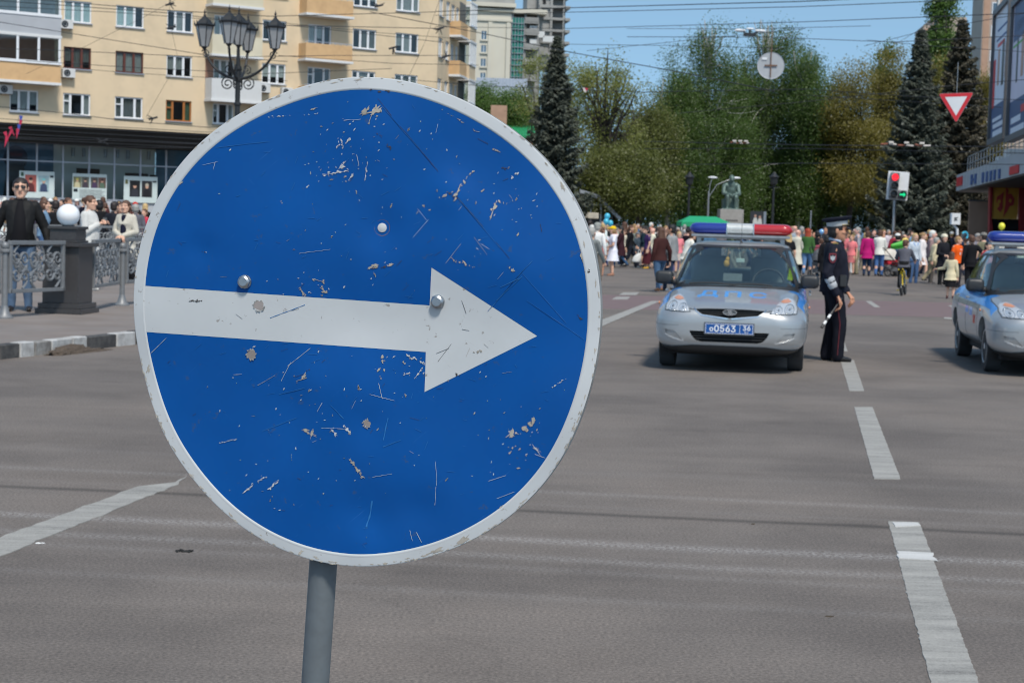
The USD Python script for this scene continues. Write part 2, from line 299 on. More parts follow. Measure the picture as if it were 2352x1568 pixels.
for i, q in enumerate([[(1405, 688), (1416, 682), (1448, 682), (1441, 688)], [(1422, 678), (1432, 672), (1468, 672), (1462, 678)], [(1988, 692), (2000, 692), (2022, 706), (2008, 706)], [(2168, 729), (2186, 730), (2188, 734), (2169, 733)], [(2178, 702), (2186, 702), (2204, 711), (2194, 711)], [(1760, 663), (1800, 664), (1806, 667), (1764, 666)], [(2225, 665), (2262, 666), (2264, 669), (2226, 668)]]):
    obj('crossing_mark', sheet(jag(px_poly(q), .006, 20 + i), .008), 'worn_paint', ROAD, smooth=False)
# ---------------------------------------------------------------- plaza, kerb
KPX = [(-420, 872), (-200, 848), (0, 826), (313, 791), (600, 757), (800, 720), (900, 670), (960, 620), (980, 590), (990, 560)]
KERB = np.array([gnd(*p)[:2] for p in KPX])
def zp(y): return .14 + .006 * min(max(y - 20, 0), 75)
def along(P, step):
    out = [P[0]]
    for a, b in zip(P[:-1], P[1:]):
        n = max(1, int(np.linalg.norm(b - a) / step)); out += [a + (b - a) * (k + 1) / n for k in range(n)]
    return np.array(out)
KL = along(KERB, 1.0)
_n = np.gradient(KL, axis=0); _n /= np.linalg.norm(_n, axis=1, keepdims=True); KN = np.column_stack([-_n[:, 1], _n[:, 0]])   # towards the plaza
_rows = []
for off in (.16, 1.0, 2.5, 6, 14, 30, 90):
    q = KL + KN * off if off < 3 else np.column_stack([KL[:, 0] - off, KL[:, 1]])
    _rows.append(np.column_stack([q, [zp(y) for y in q[:, 1]]]))
_rows = np.array(_rows); k_, n_ = _rows.shape[:2]
pv = _rows.reshape(-1, 3); pf = [(i * n_ + j, i * n_ + j + 1, (i + 1) * n_ + j + 1, (i + 1) * n_ + j) for i in range(k_ - 1) for j in range(n_ - 1)]
mat('plaza_asphalt', (.20, .172, .155), .85, .16, 1.2, world=True, bump=.3, bscale=120, dirt=(.16, .11, .075), dscale=.9, damt=.5)
PLAZA = uniq('/World', 'pavement'); UsdGeom.Xform.Define(stage, PLAZA); tag(stage.GetPrimAtPath(PLAZA), kind='structure')
_pm = trimesh.Trimesh(*meshkit.arrays((pv, pf))[:2], process=False)
if _pm.face_normals[:, 2].mean() < 0: _pm.invert()
obj('paved_surface', _pm, 'plaza_asphalt', PLAZA, smooth=True)
mat('kerb_white', (.47, .46, .44), .75, .2, 6, dirt=(.14, .12, .105), dscale=5, damt=.8, world=True, bump=.3); mat('kerb_black', (.05, .048, .047), .8, .25, 6, dirt=(.16, .145, .13), dscale=6, damt=.6, world=True, bump=.3)
mat('kerb_bare', (.17, .155, .14), .85, .25, 6, dirt=(.42, .41, .39), dscale=7, damt=.9, world=True, bump=.4)
_dir = (KERB[3] - KERB[2]) / np.linalg.norm(KERB[3] - KERB[2]); _len = np.linalg.norm(KERB[3] - KERB[2])
def kx(px):  # distance along the straight kerb of a column of the photograph
    r = ray(px, 0); r2 = ray(px, 1568); n = np.cross(r, r2); return float(-(n @ np.array([*KERB[2], CAM_H * 0]) - n @ C0) / (n[:2] @ _dir))
edges = [kx(p) for p in (-190, -150, -95, -60, 0, 47, 81, 120, 168, 202, 269, 313, 350, 400)]
cols = ['kerb_white', 'kerb_black', 'kerb_white', 'kerb_black', 'kerb_black', 'kerb_white', 'kerb_bare', 'kerb_white', 'kerb_white', 'kerb_black', 'kerb_white', 'kerb_black', 'kerb_white']
e = edges[-1]
while e < 34: edges.append(e + .7); cols.append('kerb_black' if len(cols) % 2 else 'kerb_white'); e += .7
KCUM = np.concatenate([[0], np.cumsum(np.linalg.norm(np.diff(KERB, axis=0), axis=1))]); K0 = KCUM[2]
def kpt(s):
    s += K0; i = int(np.clip(np.searchsorted(KCUM, s) - 1, 0, len(KERB) - 2)); t = (KERB[i + 1] - KERB[i]) / (KCUM[i + 1] - KCUM[i]); return KERB[i] + t * (s - KCUM[i]), t
for i, (a, b, c) in enumerate(zip(edges[:-1], edges[1:], cols)):
    p, t = kpt((a + b) / 2); h = zp(p[1]) + .006 + .004 * (i % 3)
    m = rbox(b - a - .012, .15, h + .1, .018, (0, .075, (h - .1) / 2)); m = rotm(m, math.atan2(t[1], t[0]), (0, 0, 1)); m.apply_translation((p[0], p[1], 0))
    obj('kerb_stone', m, c, PLAZA)
# dirt swept against the kerb, litter on the road
mat('dirt', (.085, .062, .045), .95, .35, 30, world=True, bump=.6, bscale=90)
def pile(c, rx, ry, h, seed, yaw=0):
    m = trimesh.creation.icosphere(3, 1.0); v = m.vertices; r = 1 + .9 * (meshkit.fbm(v * 2.2 + seed, 4, seed) - .5); v = v * r[:, None]
    m.vertices = np.column_stack([v[:, 0] * rx, v[:, 1] * ry, np.maximum(v[:, 2], -.15) * h]); m = rotm(m, yaw, (0, 0, 1)); m.apply_translation(c); return m
_kyaw = math.atan2(_dir[1], _dir[0])
g1 = gnd(158, 811); 
ms = [pile(g1 - np.array([*KN[2], 0]) * .02, .42, .09, .085, 1, _kyaw), pile(gnd(185, 808) - np.array([*KN[2], 0]) * .05, .5, .08, .035, 2, _kyaw), pile(gnd(140, 815), .16, .06, .05, 3, _kyaw)]
obj('dirt_pile', cat(ms), 'dirt', label='heap of brown dirt swept against the painted kerb', cat='dirt')
mat('rag', (.02, .02, .02), .9)
g = gnd(425, 1267); r = np.random.default_rng(3)
obj('litter', cat([tube(g + np.column_stack([np.linspace(-.034, .034, 7), r.normal(0, .007, 7), np.abs(r.normal(.004, .003, 7))]) + r.normal(0, .01, 3) * (1, 1, 0), (.0035), 5) for _ in range(4)]), 'rag', label='small crumpled black scrap lying on the asphalt left of the sign post', cat='litter')
g = gnd(88, 1247)
obj('litter', cat([pile(g, .014, .007, .004, 5), pile(g + (.02, .006, 0), .010, .006, .003, 6)]), 'white_paint', label='tiny white paint crumb beside the worn white line at lower left', cat='litter')
mat('leaf_dry', (.05, .035, .02), .9)
for i, (x, y) in enumerate([(1905, 1415), (1730, 1203)]):
    g = gnd(x, y); obj('dry_leaf', pile(g, .018, .008, .004, 30 + i, i), 'leaf_dry', label=['dry brown leaf on the asphalt left of the nearest dash', 'dry brown leaf on the asphalt right of the sign post'][i], cat='leaf')

# ================================================================ MANDATORY TURN SIGN (foreground)
sx, sy_, sz = -.2174, -.0275, 2.4879; yw, pt, rl = .2165, .0423, .0721
def _rc(y, p, r):
    cy, sy, cp, sp, cr, sr = math.cos(y), math.sin(y), math.cos(p), math.sin(p), math.cos(r), math.sin(r)
    return np.array([[cy, 0, sy], [0, 1, 0], [-sy, 0, cy]]) @ np.array([[1, 0, 0], [0, cp, -sp], [0, sp, cp]]) @ np.array([[cr, -sr, 0], [sr, cr, 0], [0, 0, 1]])
CAMB = np.column_stack([CR, -CU, CF])                       # camera (right, down, ahead) to the world
SR = CAMB @ _rc(yw, pt, rl); SC = C0 + CAMB @ np.array([sx, sy_, sz])
SROT = np.column_stack([SR[:, 0], -SR[:, 1], -SR[:, 2]])    # local: x right, y up, z out of the face towards the viewer
def sgn(px, py):
    d = ray(px, py); t = ((SC - C0) @ SROT[:, 2]) / (d @ SROT[:, 2]); h = (C0 + d * t - SC) @ SROT; return h[:2]
_rad = np.array([(-170.7, -8.1), (-154.0, -4.9), (-137.6, -3.4), (-125.0, .2), (-114.3, 2.6), (-104.1, 1.5), (-92.1, 2.5), (-82.7, 1.7), (-71, -.5), (-56.5, -1), (-42.1, -2.4), (-26, 1.8), (-10.4, -7.5), (4.1, -4.2), (6.9, -1.4), (13.3, 3), (20.9, 4.9), (29.5, 2), (39.3, 4), (49.3, .6), (57.7, -1.5), (68.2, -.8), (77.9, -1.5), (92.6, -2.7), (104.8, -3.4), (117, -.8), (125.8, 1.4), (134.3, 1.1), (145.9, 1.9), (155, 4.4), (162.9, 6.7), (171.3, 1), (177, -2.5)])
_th = np.radians(_rad[:, 0]); _A_ = np.column_stack([np.ones_like(_th)] + [f(k * _th) for k in range(1, 7) for f in (np.cos, np.sin)])
_co = np.linalg.solve(_A_.T @ _A_ + .6 * np.eye(13), _A_.T @ (_rad[:, 1] / 1000))
def rout(th): th = np.asarray(th); return .35 + np.column_stack([np.ones_like(th)] + [f(k * th) for k in range(1, 7) for f in (np.cos, np.sin)]) @ _co
CRE = (sgn(860, 222), sgn(1335, 785))
def sdef(v):
    """the beaten shape of the plate: a crease at upper right, dents, a slight belly; also bends the outline"""
    x, y = v[:, 0], v[:, 1]; a, b = CRE; n = np.array([-(b - a)[1], (b - a)[0]]) / np.linalg.norm(b - a)
    if n @ (-a) > 0: n = -n
    s = (v[:, :2] - a) @ n; z = -.09 * np.log1p(np.exp(np.clip(s / .006, -40, 40))) * .006
    for (px, py, r, h) in [(880, 530, .035, -.006), (1030, 445, .03, .006), (1150, 400, .05, -.004), (960, 1170, .03, -.004), (842, 1185, .045, -.006), (830, 1240, .03, .004), (1190, 620, .05, .004), (700, 870, .03, .003), (842, 972, .03, -.003), (465, 575, .02, -.003), (860, 320, .05, .004), (600, 1000, .14, -.006), (500, 450, .12, .005), (1100, 930, .10, -.004)]:
        c = sgn(px, py); z = z + h * np.exp(-((x - c[0]) ** 2 + (y - c[1]) ** 2) / r ** 2)
    z = z + .004 * (meshkit.noise(np.column_stack([x * 9, y * 9, 0 * x])) - .5) * 2
    return z
def plate(poly, z, th=.0009, edge=.012, warp=True):
    from scipy.spatial import Delaunay
    import shapely
    pts = []
    for g in getattr(poly, 'geoms', [poly]):
        for rg in [g.exterior, *g.interiors]:
            s = edge * .5 if rg.length > .2 else rg.length / 16; pts += [rg.interpolate(t).coords[0] for t in np.arange(0, rg.length, s)] + list(rg.coords)[:-1]
    b = np.array(pts); x0, y0, x1, y1 = poly.bounds; gx, gy = np.meshgrid(np.arange(x0, x1, edge), np.arange(y0, y1, edge)); q = np.column_stack([(gx + (np.arange(len(gx))[:, None] % 2) * edge / 2).ravel(), gy.ravel()])
    q = q[shapely.contains_xy(poly.buffer(-edge * .35), q[:, 0], q[:, 1])]; v2 = np.unique(np.round(np.vstack([b, q]), 6), axis=0); t_ = Delaunay(v2).simplices; c = v2[t_].mean(1)
    ar = np.abs(np.cross(v2[t_[:, 1]] - v2[t_[:, 0]], v2[t_[:, 2]] - v2[t_[:, 0]])); t_ = t_[shapely.contains_xy(poly, c[:, 0], c[:, 1]) & (ar > 1e-10)]
    m = trimesh.Trimesh(np.column_stack([v2, np.full(len(v2), z + th)]), t_, process=False)
    if m.face_normals[:, 2].sum() < 0: m.invert()
    fl = m.face_normals[:, 2] < 0; m.faces[fl] = m.faces[fl][:, ::-1]
    m.vertices = m.vertices + np.column_stack([np.zeros((len(m.vertices), 2)), sdef(m.vertices)]); return m
SIGN = thing('mandatory_sign', 'large round blue sign with a white arrow, scratched and dented, on a grey pole', 'road sign', SC, rot=SROT)
ths = np.radians(np.arange(-180, 180, 1.5)); ro = rout(ths)
OUT = Polygon(np.column_stack([ro * np.cos(ths), ro * np.sin(ths)]))
def ringpoly(k): return Polygon(np.column_stack([(ro - k) * np.cos(ths), (ro - k) * np.sin(ths)]))
HOL = [(*sgn(595, 702), .0075), (*sgn(576, 814), .0068), (*sgn(842, 973), .0052)]
HOLES = unary_union([Polygon([(x + r * (1 + .18 * math.sin(3 * t + x * 50)) * math.cos(t), y + r * (1 + .15 * math.cos(2 * t + y * 40)) * math.sin(t)) for t in np.linspace(0, 2 * PI, 15)[:-1]]) for x, y, r in HOL])
def sign_mat(name, col, rough, cm, cd, scr=(.6, .62, .62)):
    """printed film: dull clouds, fine hair scratches, grime"""
    N = {'tc': ('texture_coordinate', {}), 'n': ('noise_texture', {'scale': 6, 'detail': 5, 'roughness': .6}), 'r': ('rgb_ramp', {'ramp': [(.3, tuple(np.asarray(col) * cd)), (.7, tuple(np.asarray(col) * cm))]}),
         'p': ('principled_bsdf', {'roughness': rough, 'specular_ior_level': .18}), 'rn': ('noise_texture', {'scale': 9, 'detail': 6}), 'rr': ('map_range', {'from_min': .3, 'from_max': .7, 'to_min': rough * .8, 'to_max': rough * 1.4})}
    L = [('tc.object', 'n.vector'), ('n.fac', 'r.fac'), ('tc.object', 'rn.vector'), ('rn.fac', 'rr.value'), ('rr.result', 'p.roughness')]; out = 'r.color'
    for i, (ang, sc, lo) in enumerate([(.75, 14, .70), (.9, 26, .715), (-.5, 16, .72), (2.4, 22, .73)]):
        N[f'k{i}'] = ('vector_rotate', {'rotate_type': 'z_axis', 'angle': -ang}); N[f'm{i}'] = ('mapping', {'scale': (1, 34, 1), 'location': (i * 3.1, i * 1.7, 0)}); N[f's{i}'] = ('noise_texture', {'scale': sc, 'detail': 3, 'roughness': .6}); N[f'sr{i}'] = ('rgb_ramp', {'ramp': [(lo, (0, 0, 0)), (lo + .06, (.5, .5, .5))]}); N[f'x{i}'] = ('mix', {'mix_type': 'mix', 'color2': scr})
        L += [('tc.object', f'k{i}.vector'), (f'k{i}.vector', f'm{i}.vector'), (f'm{i}.vector', f's{i}.vector'), (f's{i}.fac', f'sr{i}.fac'), (out, f'x{i}.color1'), (f'sr{i}.color', f'x{i}.fac')]; out = f'x{i}.color'
    N['dn'] = ('noise_texture', {'scale': 55, 'detail': 4, 'roughness': .7}); N['dr'] = ('rgb_ramp', {'ramp': [(.645, (0, 0, 0)), (.69, (.6, .6, .6))]}); N['dx'] = ('mix', {'mix_type': 'mix', 'color2': (.16, .13, .1) if col[0] > .2 else (.03, .07, .17)})
    L += [('tc.object', 'dn.vector'), ('dn.fac', 'dr.fac'), (out, 'dx.color1'), ('dr.color', 'dx.fac'), ('dx.color', 'p.base_color')]
    usdkit.material(stage, '/World/Looks/' + name, N, L, surface='p.BSDF'); _mats.add(name)
sign_mat('sign_blue', (.001, .069, .275), .40, 1.06, .93, (.05, .17, .42)); sign_mat('sign_white', (.49, .505, .51), .45, 1.04, .94, (.36, .35, .33))
mat('bare_zinc', (.30, .29, .27), .5, .3, 30, metal=.3); mat('rusty_metal', (.17, .10, .06), .8, .4, 40); mat('chip_white', (.50, .51, .51), .6, .1); mat('chip_grey', (.35, .315, .265), .6, .3, 60); mat('chip_dark', (.05, .04, .035), .8, .3); mat('chip_blue', (.012, .13, .36), .5, .2)
obj('plate', plate(OUT.buffer(-.0015).difference(HOLES), -.002, .0012, .016), 'bare_zinc', SIGN, smooth=40)
ring_in = .0185
FIELD = ringpoly(ring_in)
ax, ay = [], []
AR = [sgn(*p) for p in ((330, 656), (985.9, 701.6), (992.3, 614.7), (1232.7, 771.8), (973, 900.4), (976.2, 808.5), (330, 761.5))]
ARROW = Polygon(AR).intersection(FIELD.buffer(.0004))
obj('blue_field', plate(FIELD.difference(ARROW.buffer(.0002)).difference(HOLES), -.0006, .0007, .012), 'sign_blue', SIGN, smooth=40)
obj('arrow', plate(ARROW.difference(HOLES), -.0005, .0008, .012), 'sign_white', SIGN, smooth=40)
# embossed border: a ring that rises and then rolls back over the edge
prof = [(.0186, -.0002), (.0172, .0010), (.0150, .0012), (.0142, .0006), (.002, .0004), (.0006, -.0006), (0, -.006), (.0004, -.017), (.003, -.018)]
def ring(pr, e0=0, e1=None):
    rr = []
    for k, z in pr: q = np.column_stack([(ro - k) * np.cos(ths), (ro - k) * np.sin(ths), np.full(len(ths), z)]); q[:, 2] += sdef(q); rr.append(q)
    return loft(rr, cap=False)
def fix(m, up=(0, 0, 1)):
    if m.face_normals[:, 2].sum() < 0: m.invert()
    return m
obj('border', fix(ring(prof[:6])), 'sign_white', SIGN, smooth=50)
_fl = ring(prof[5:]); _c = _fl.triangles_center
if (_fl.face_normals[:, :2] * _c[:, :2]).sum() < 0: _fl.invert()
obj('rim_flange', _fl, 'bare_zinc', SIGN, smooth=50)
def onface(xy, dz=0): v = np.array([[xy[0], xy[1], 0.]]); return np.array([xy[0], xy[1], float(sdef(v)[0]) + dz])
def hexbolt(r, h):
    t = np.radians(np.arange(0, 360, 60) + 12); hx = Polygon(np.column_stack([r * np.cos(t), r * np.sin(t)]))
    m = MF(extr(hx, h)) ^ MF(T(ell((0, 0, 0), r * 1.32, r * 1.32, r * 1.32, 24), 0, 0, h - r * 1.16)); return TM(m)
for (px, py), nm in (((564, 647), None), ((1005, 693), None)):
    c = onface(sgn(px, py), .0002); w = obj('washer', T(cat(lathe([(.0098, 0), (.0102, .0005), (.0098, .0016), (.001, .0017)], 24)), *c), 'steel', SIGN)
    obj('bolt', T(hexbolt(.0098, .0072), c[0], c[1], c[2] + .0016), 'steel', SIGN, smooth=25)
c = onface(sgn(876, 523), -.0002)
obj('plug', T(lathe([(.0068, 0), (.0066, .0016), (.004, .0024), (.0005, .0026)], 20), *c), 'chip_white', SIGN)
obj('dented_washer', T(lathe([(.0118, 0), (.0115, .0012), (.0090, -.0002), (.007, -.0001)], 24), *c), 'rusty_metal', SIGN)
r = np.random.default_rng(8)
tears = []
for (x, y, rr) in HOL:
    for t in np.arange(0, 2 * PI, .62):
        if r.random() < .72:
            a = t + r.normal(0, .15); q = Polygon([(x + (rr + .0002) * math.cos(a - .22), y + (rr + .0002) * math.sin(a - .22)), (x + (rr + .0002) * math.cos(a + .22), y + (rr + .0002) * math.sin(a + .22)), (x + (rr + r.uniform(.001, .003)) * math.cos(a + .1), y + (rr + r.uniform(.001, .003)) * math.sin(a + .1))]).buffer(.0003); m = extr(q, .0008, .0006); m.vertices += onface((x, y)) * (0, 0, 1); tears.append(m)
obj('torn_hole_edge', cat(tears), 'bare_zinc', SIGN, kind='stuff')
# paint chips and scratches where the photograph shows them: (kind, x, y, x2, y2, width)
def scratch(a, b, w, seed, z=.0006):
    r = np.random.default_rng(seed); n = max(4, int(np.linalg.norm(b - a) / .004)); t = np.linspace(0, 1, n)[:, None]; d = (b - a) / max(np.linalg.norm(b - a), 1e-6); pn = np.array([-d[1], d[0]])
    c = a + (b - a) * t + pn * np.cumsum(r.normal(0, w * .35, (n, 1)), 0) * .6; ww = w * np.clip(r.uniform(.2, 1.2, n), .12, 1.2)[:, None] / 2
    P = Polygon(np.vstack([c + pn * ww, (c - pn * ww)[::-1]])).buffer(.00006)
    return extr(P, .00025, z)
def flakes(a, b, w, seed):
    """a broken row of small irregular flakes where the film came off along a knock"""
    r = np.random.default_rng(seed); L = np.linalg.norm(b - a); n = int(np.clip(L / (w * .8), 2, 16)); d = (b - a) / max(L, 1e-6); pn = np.array([-d[1], d[0]]); ang = math.atan2(d[1], d[0]); out = []
    for i in range(n):
        t = r.uniform(0, 1); c = a + d * L * t + pn * r.normal(0, w * .45); out.append(blob(c, w * r.uniform(.10, .5) * (1.2 - abs(t - .5)), r.uniform(1, 2.6), ang + r.normal(0, .5), seed * 31 + i))
    if r.random() < .6: out.append(scratch(a, b, w * .22, seed + 5))
    return cat(out)
def blob(c, r0, el, ang, seed, z=.0006):
    r = np.random.default_rng(seed); t = np.linspace(0, 2 * PI, 19)[:-1]; rr = r0 * np.clip(1 + r.normal(0, .38, 18), .3, 1.7)
    q = np.column_stack([rr * np.cos(t) * el, rr * np.sin(t)]); q = q @ np.array([[math.cos(ang), math.sin(ang)], [-math.sin(ang), math.cos(ang)]]); return extr(Polygon(q + c).buffer(0), .00025, z)
for _i in range(26):
    pass
LINES = {'chip_white': [(610, 269, 730, 261, 2.6), (790, 277, 830, 274, 2), (348, 810, 383, 776, 2), (740, 402, 800, 392, 5), (778, 388, 795, 370, 5), (800, 415, 812, 398, 4), (838, 415, 846, 372, 3), (690, 582, 760, 573, 1.6), (612, 1127, 640, 1100, 4), (590, 1105, 612, 1094, 3), (556, 1133, 580, 1112, 5), (500, 1018, 540, 1008, 3), (728, 945, 740, 925, 2), (660, 840, 712, 800, 2), (645, 875, 668, 832, 2), (1000, 1060, 1003, 1115, 2), (1001, 1118, 998, 1160, 1.6), (955, 1222, 968, 1246, 2), (940, 1218, 946, 1242, 1.6), (1222, 1020, 1240, 1045, 3), (1228, 1043, 1252, 1052, 2), (930, 815, 975, 835, 4), (950, 870, 970, 845, 3), (925, 862, 940, 855, 3), (790, 975, 805, 998, 4), (760, 985, 775, 1000, 4), (738, 982, 800, 985, 2), (1268, 890, 1300, 870, 2.5), (1170, 408, 1190, 395, 4), (783, 318, 789, 340, 5), (795, 330, 806, 318, 3), (772, 342, 784, 325, 3), (820, 355, 825, 380, 2), (960, 480, 980, 505, 1.5), (950, 545, 985, 505, 1.6), (1025, 605, 1060, 560, 1.2), (850, 905, 905, 920, 1.4), (855, 1095, 900, 1088, 1.2), (1120, 1105, 1160, 1092, 1.6), (870, 880, 878, 915, 2), (1000, 305, 1005, 285, 1.5), (1105, 560, 1125, 572, 1.5), (470, 380, 505, 372, 2), (495, 390, 500, 372, 1.5), (1140, 1145, 1180, 1130, 1.6)],
         'chip_grey': [(1030, 445, 1050, 448, 9), (1045, 462, 1058, 425, 4), (1058, 425, 1075, 405, 6), (1075, 402, 1088, 392, 4), (1015, 455, 1032, 440, 4), (848, 613, 900, 608, 9), (1048, 598, 1090, 615, 3.5), (1035, 590, 1052, 603, 3), (1130, 342, 1158, 352, 3.5), (1012, 250, 1100, 305, 2.6), (1090, 545, 1120, 585, 1.6), (1170, 612, 1186, 625, 8), (805, 1052, 832, 1096, 6), (812, 1075, 830, 1085, 5), (880, 815, 873, 870, 9), (1125, 505, 1140, 460, 9), (1160, 1005, 1180, 990, 10), (1175, 1000, 1225, 975, 8), (1210, 970, 1238, 966, 8), (1165, 1035, 1182, 1020, 8), (835, 262, 870, 256, 15), (848, 285, 866, 240, 6), (865, 268, 878, 250, 5), (680, 875, 705, 868, 9), (590, 885, 630, 862, 2), (700, 992, 726, 1000, 12), (712, 1008, 718, 985, 7), (640, 475, 650, 462, 8), (720, 640, 745, 648, 5), (735, 660, 752, 672, 6), (690, 660, 700, 680, 4), (1085, 810, 1110, 805, 3)],
         'chip_dark': [(868, 226, 900, 266, 1.2), (920, 290, 1006, 394, .9), (1046, 446, 1110, 520, 1.3), (1140, 556, 1172, 594, 1.0), (1040, 450, 1052, 456, 4), (855, 616, 885, 612, 4), (1046, 858, 1054, 862, 6), (1028, 440, 1040, 447, 3), (690, 660, 700, 650, 2), (705, 855, 712, 847, 7), (466, 575, 472, 578, 4), (436, 692, 466, 690, 3.5), (1000, 812, 1030, 800, 1.5), (1004, 830, 1035, 790, 1), (1150, 384, 1162, 386, 4), (884, 208, 896, 210, 5), (868, 207, 873, 212, 4), (850, 204, 853, 207, 3), (890, 330, 900, 345, 3), (870, 305, 880, 315, 4), (1095, 318, 1118, 330, 2), (1060, 690, 1070, 720, 1.5), (1345, 618, 1347, 626, 8), (1326, 722, 1332, 735, 4), (1240, 515, 1244, 532, 2)],
         'chip_blue': [(880, 246, 960, 340, 1.2), (1053, 456, 1150, 570, 1.2), (1200, 626, 1300, 742, 1.0), (1120, 715, 1225, 600, 3), (1140, 690, 1200, 635, 3), (1150, 660, 1195, 640, 4), (880, 1010, 890, 960, 6), (840, 1210, 850, 1150, 10), (760, 930, 790, 960, 5), (640, 905, 700, 890, 3), (620, 730, 700, 700, 3), (880, 1025, 920, 1010, 4), (1210, 690, 1340, 780, 1.5), (600, 990, 680, 960, 2), (500, 340, 620, 325, 2)]}
for k, l in LINES.items():
    ms = []
    for i, (x, y, x2, y2, w) in enumerate(l):
        a, b = sgn(x, y), sgn(x2, y2); ms.append(scratch(a, b, w * .00022, i * 7 + len(k)) if w < 2.1 or k == 'chip_blue' else flakes(a, b, w * .00055, i * 7 + len(k)))
    rr = np.random.default_rng(len(k))
    for i in range({'chip_white': 230, 'chip_grey': 110, 'chip_dark': 70, 'chip_blue': 60}[k]):     # small knocks, gathered where the plate was hit
        cx_, cy_, sp = [(840, 300, 70), (780, 380, 50), (1160, 480, 60), (720, 660, 90), (700, 880, 90), (960, 840, 60), (750, 990, 80), (1190, 1000, 70), (620, 1110, 60), (920, 450, 120), (880, 900, 220), (1050, 400, 160)][int(rr.integers(12))]
        x, y = rr.normal(cx_, sp), rr.normal(cy_, sp * .8); q = sgn(x, y)
        if not FIELD.buffer(-.01).contains(Point(q)) or ARROW.contains(Point(q)): continue
        ms.append(blob(q, rr.uniform(.0002, .0007) * (1.5 if k == 'chip_grey' else 1), rr.uniform(1, 3.4), rr.normal(.9, .5), i + 300))
    for i in range({'chip_white': 14, 'chip_grey': 10, 'chip_dark': 40, 'chip_blue': 120}[k]):      # hair scratches
        a = np.array([rr.normal(0, .17), rr.normal(0, .17)]); an = rr.choice([.75, .6, 1.0, -.5, .1]) + rr.normal(0, .25); b = a + np.array([math.cos(an), math.sin(an)]) * rr.uniform(.003, .014)
        if FIELD.buffer(-.004).contains(Point(a)) and FIELD.buffer(-.004).contains(Point(b)) and (k in ('chip_dark', 'chip_grey') or not (ARROW.contains(Point(a)) or ARROW.contains(Point(b)))): ms.append(scratch(a, b, rr.uniform(.00012, .0003), i + 900))
    m = cat(ms); m.vertices += np.column_stack([np.zeros((len(m.vertices), 2)), sdef(m.vertices)])
    obj('paint_chips', m, k, SIGN, smooth=False, kind='stuff')
ms = []
for i in range(190):                                           # the white border is chipped to bare metal along its edge
    t = rr.uniform(-PI, PI); t = t if rr.random() < .5 else rr.uniform(-2.9, -.3); k = abs(rr.normal(0, .0022)) + .0008
    R0 = float(rout(np.array([t]))[0]) - k; ms.append(blob(np.array([R0 * math.cos(t), R0 * math.sin(t)]), rr.uniform(.0003, .0011), rr.uniform(1.2, 5), t + PI / 2, i + 500, .0005))
for px, py, r0, el, an in [(340, 848, .005, 1.6, 1.3), (690, 1268, .004, 1.8, .8), (1290, 430, .004, 2.6, -1), (1152, 1166, .004, 2, .6), (1065, 1240, .005, 3, .6), (1000, 1265, .004, 4, .4), (528, 1182, .003, 2, -.6), (385, 965, .003, 2, -1), (1335, 590, .003, 3, -1.2), (1045, 220, .003, 3, -.4), (1200, 295, .002, 5, -.7), (1340, 560, .002, 3, -1.3), (1367, 650, .0015, 5, -1.5), (720, 250, .0018, 4, .4), (420, 420, .0018, 3, .9)]:
    if OUT.buffer(-.002).contains(Point(sgn(px, py))): ms.append(blob(sgn(px, py), r0 * .6, el, an, int(px), .0006))
m = cat(ms); m.vertices += np.column_stack([np.zeros((len(m.vertices), 2)), sdef(m.vertices)])
obj('edge_rust', m, 'chip_grey', SIGN, smooth=False, kind='stuff')
# clamps and the pole (down to a foot plate on the road)
mat('pole_paint', (.112, .128, .138), .55, .12, 8, dirt=(.05, .045, .04), dscale=26, damt=.25, bump=.08, bscale=50)
ptop = onface(sgn(725, 1290)); pdir = sgn(722, 1568) - sgn(740, 1300); pdir = np.array([*(pdir / np.linalg.norm(pdir)), 0]); wz = SROT @ pdir
_x0 = np.array([ptop[0], ptop[1], -.036]); Pw = SC + SROT @ _x0; L1 = (Pw[2] - .012) / -wz[2]
polebot = _x0 + pdir * L1; poletop = _x0 - pdir * .52
obj('pole', cyl(poletop, polebot, .0205, n=28), 'pole_paint', SIGN, smooth=40)
for d in (.10, .42):
    q = _x0 - pdir * d; obj('clamp', cat(B(.11, .03, .004, (q[0], q[1], -.013)), cyl(q + (-.026, 0, .018), q + (-.026, 0, -.026), .004, n=8), cyl(q + (.026, 0, .018), q + (.026, 0, -.026), .004, n=8), B(.06, .03, .004, (q[0], q[1], -.058))), 'steel', SIGN)
_up = SROT.T @ np.array([0, 0, 1.0]); _bx = np.cross([0, 1, .3], _up); _bx /= np.linalg.norm(_bx); _by = np.cross(_up, _bx)
ft = lathe([(.20, 0), (.20, .03), (.17, .05), (.05, .06), (.03, .10)], 28); ft.vertices = ft.vertices @ np.vstack([_bx, _by, _up]) + polebot - _up * .012
obj('foot', ft, 'dark_metal', SIGN)
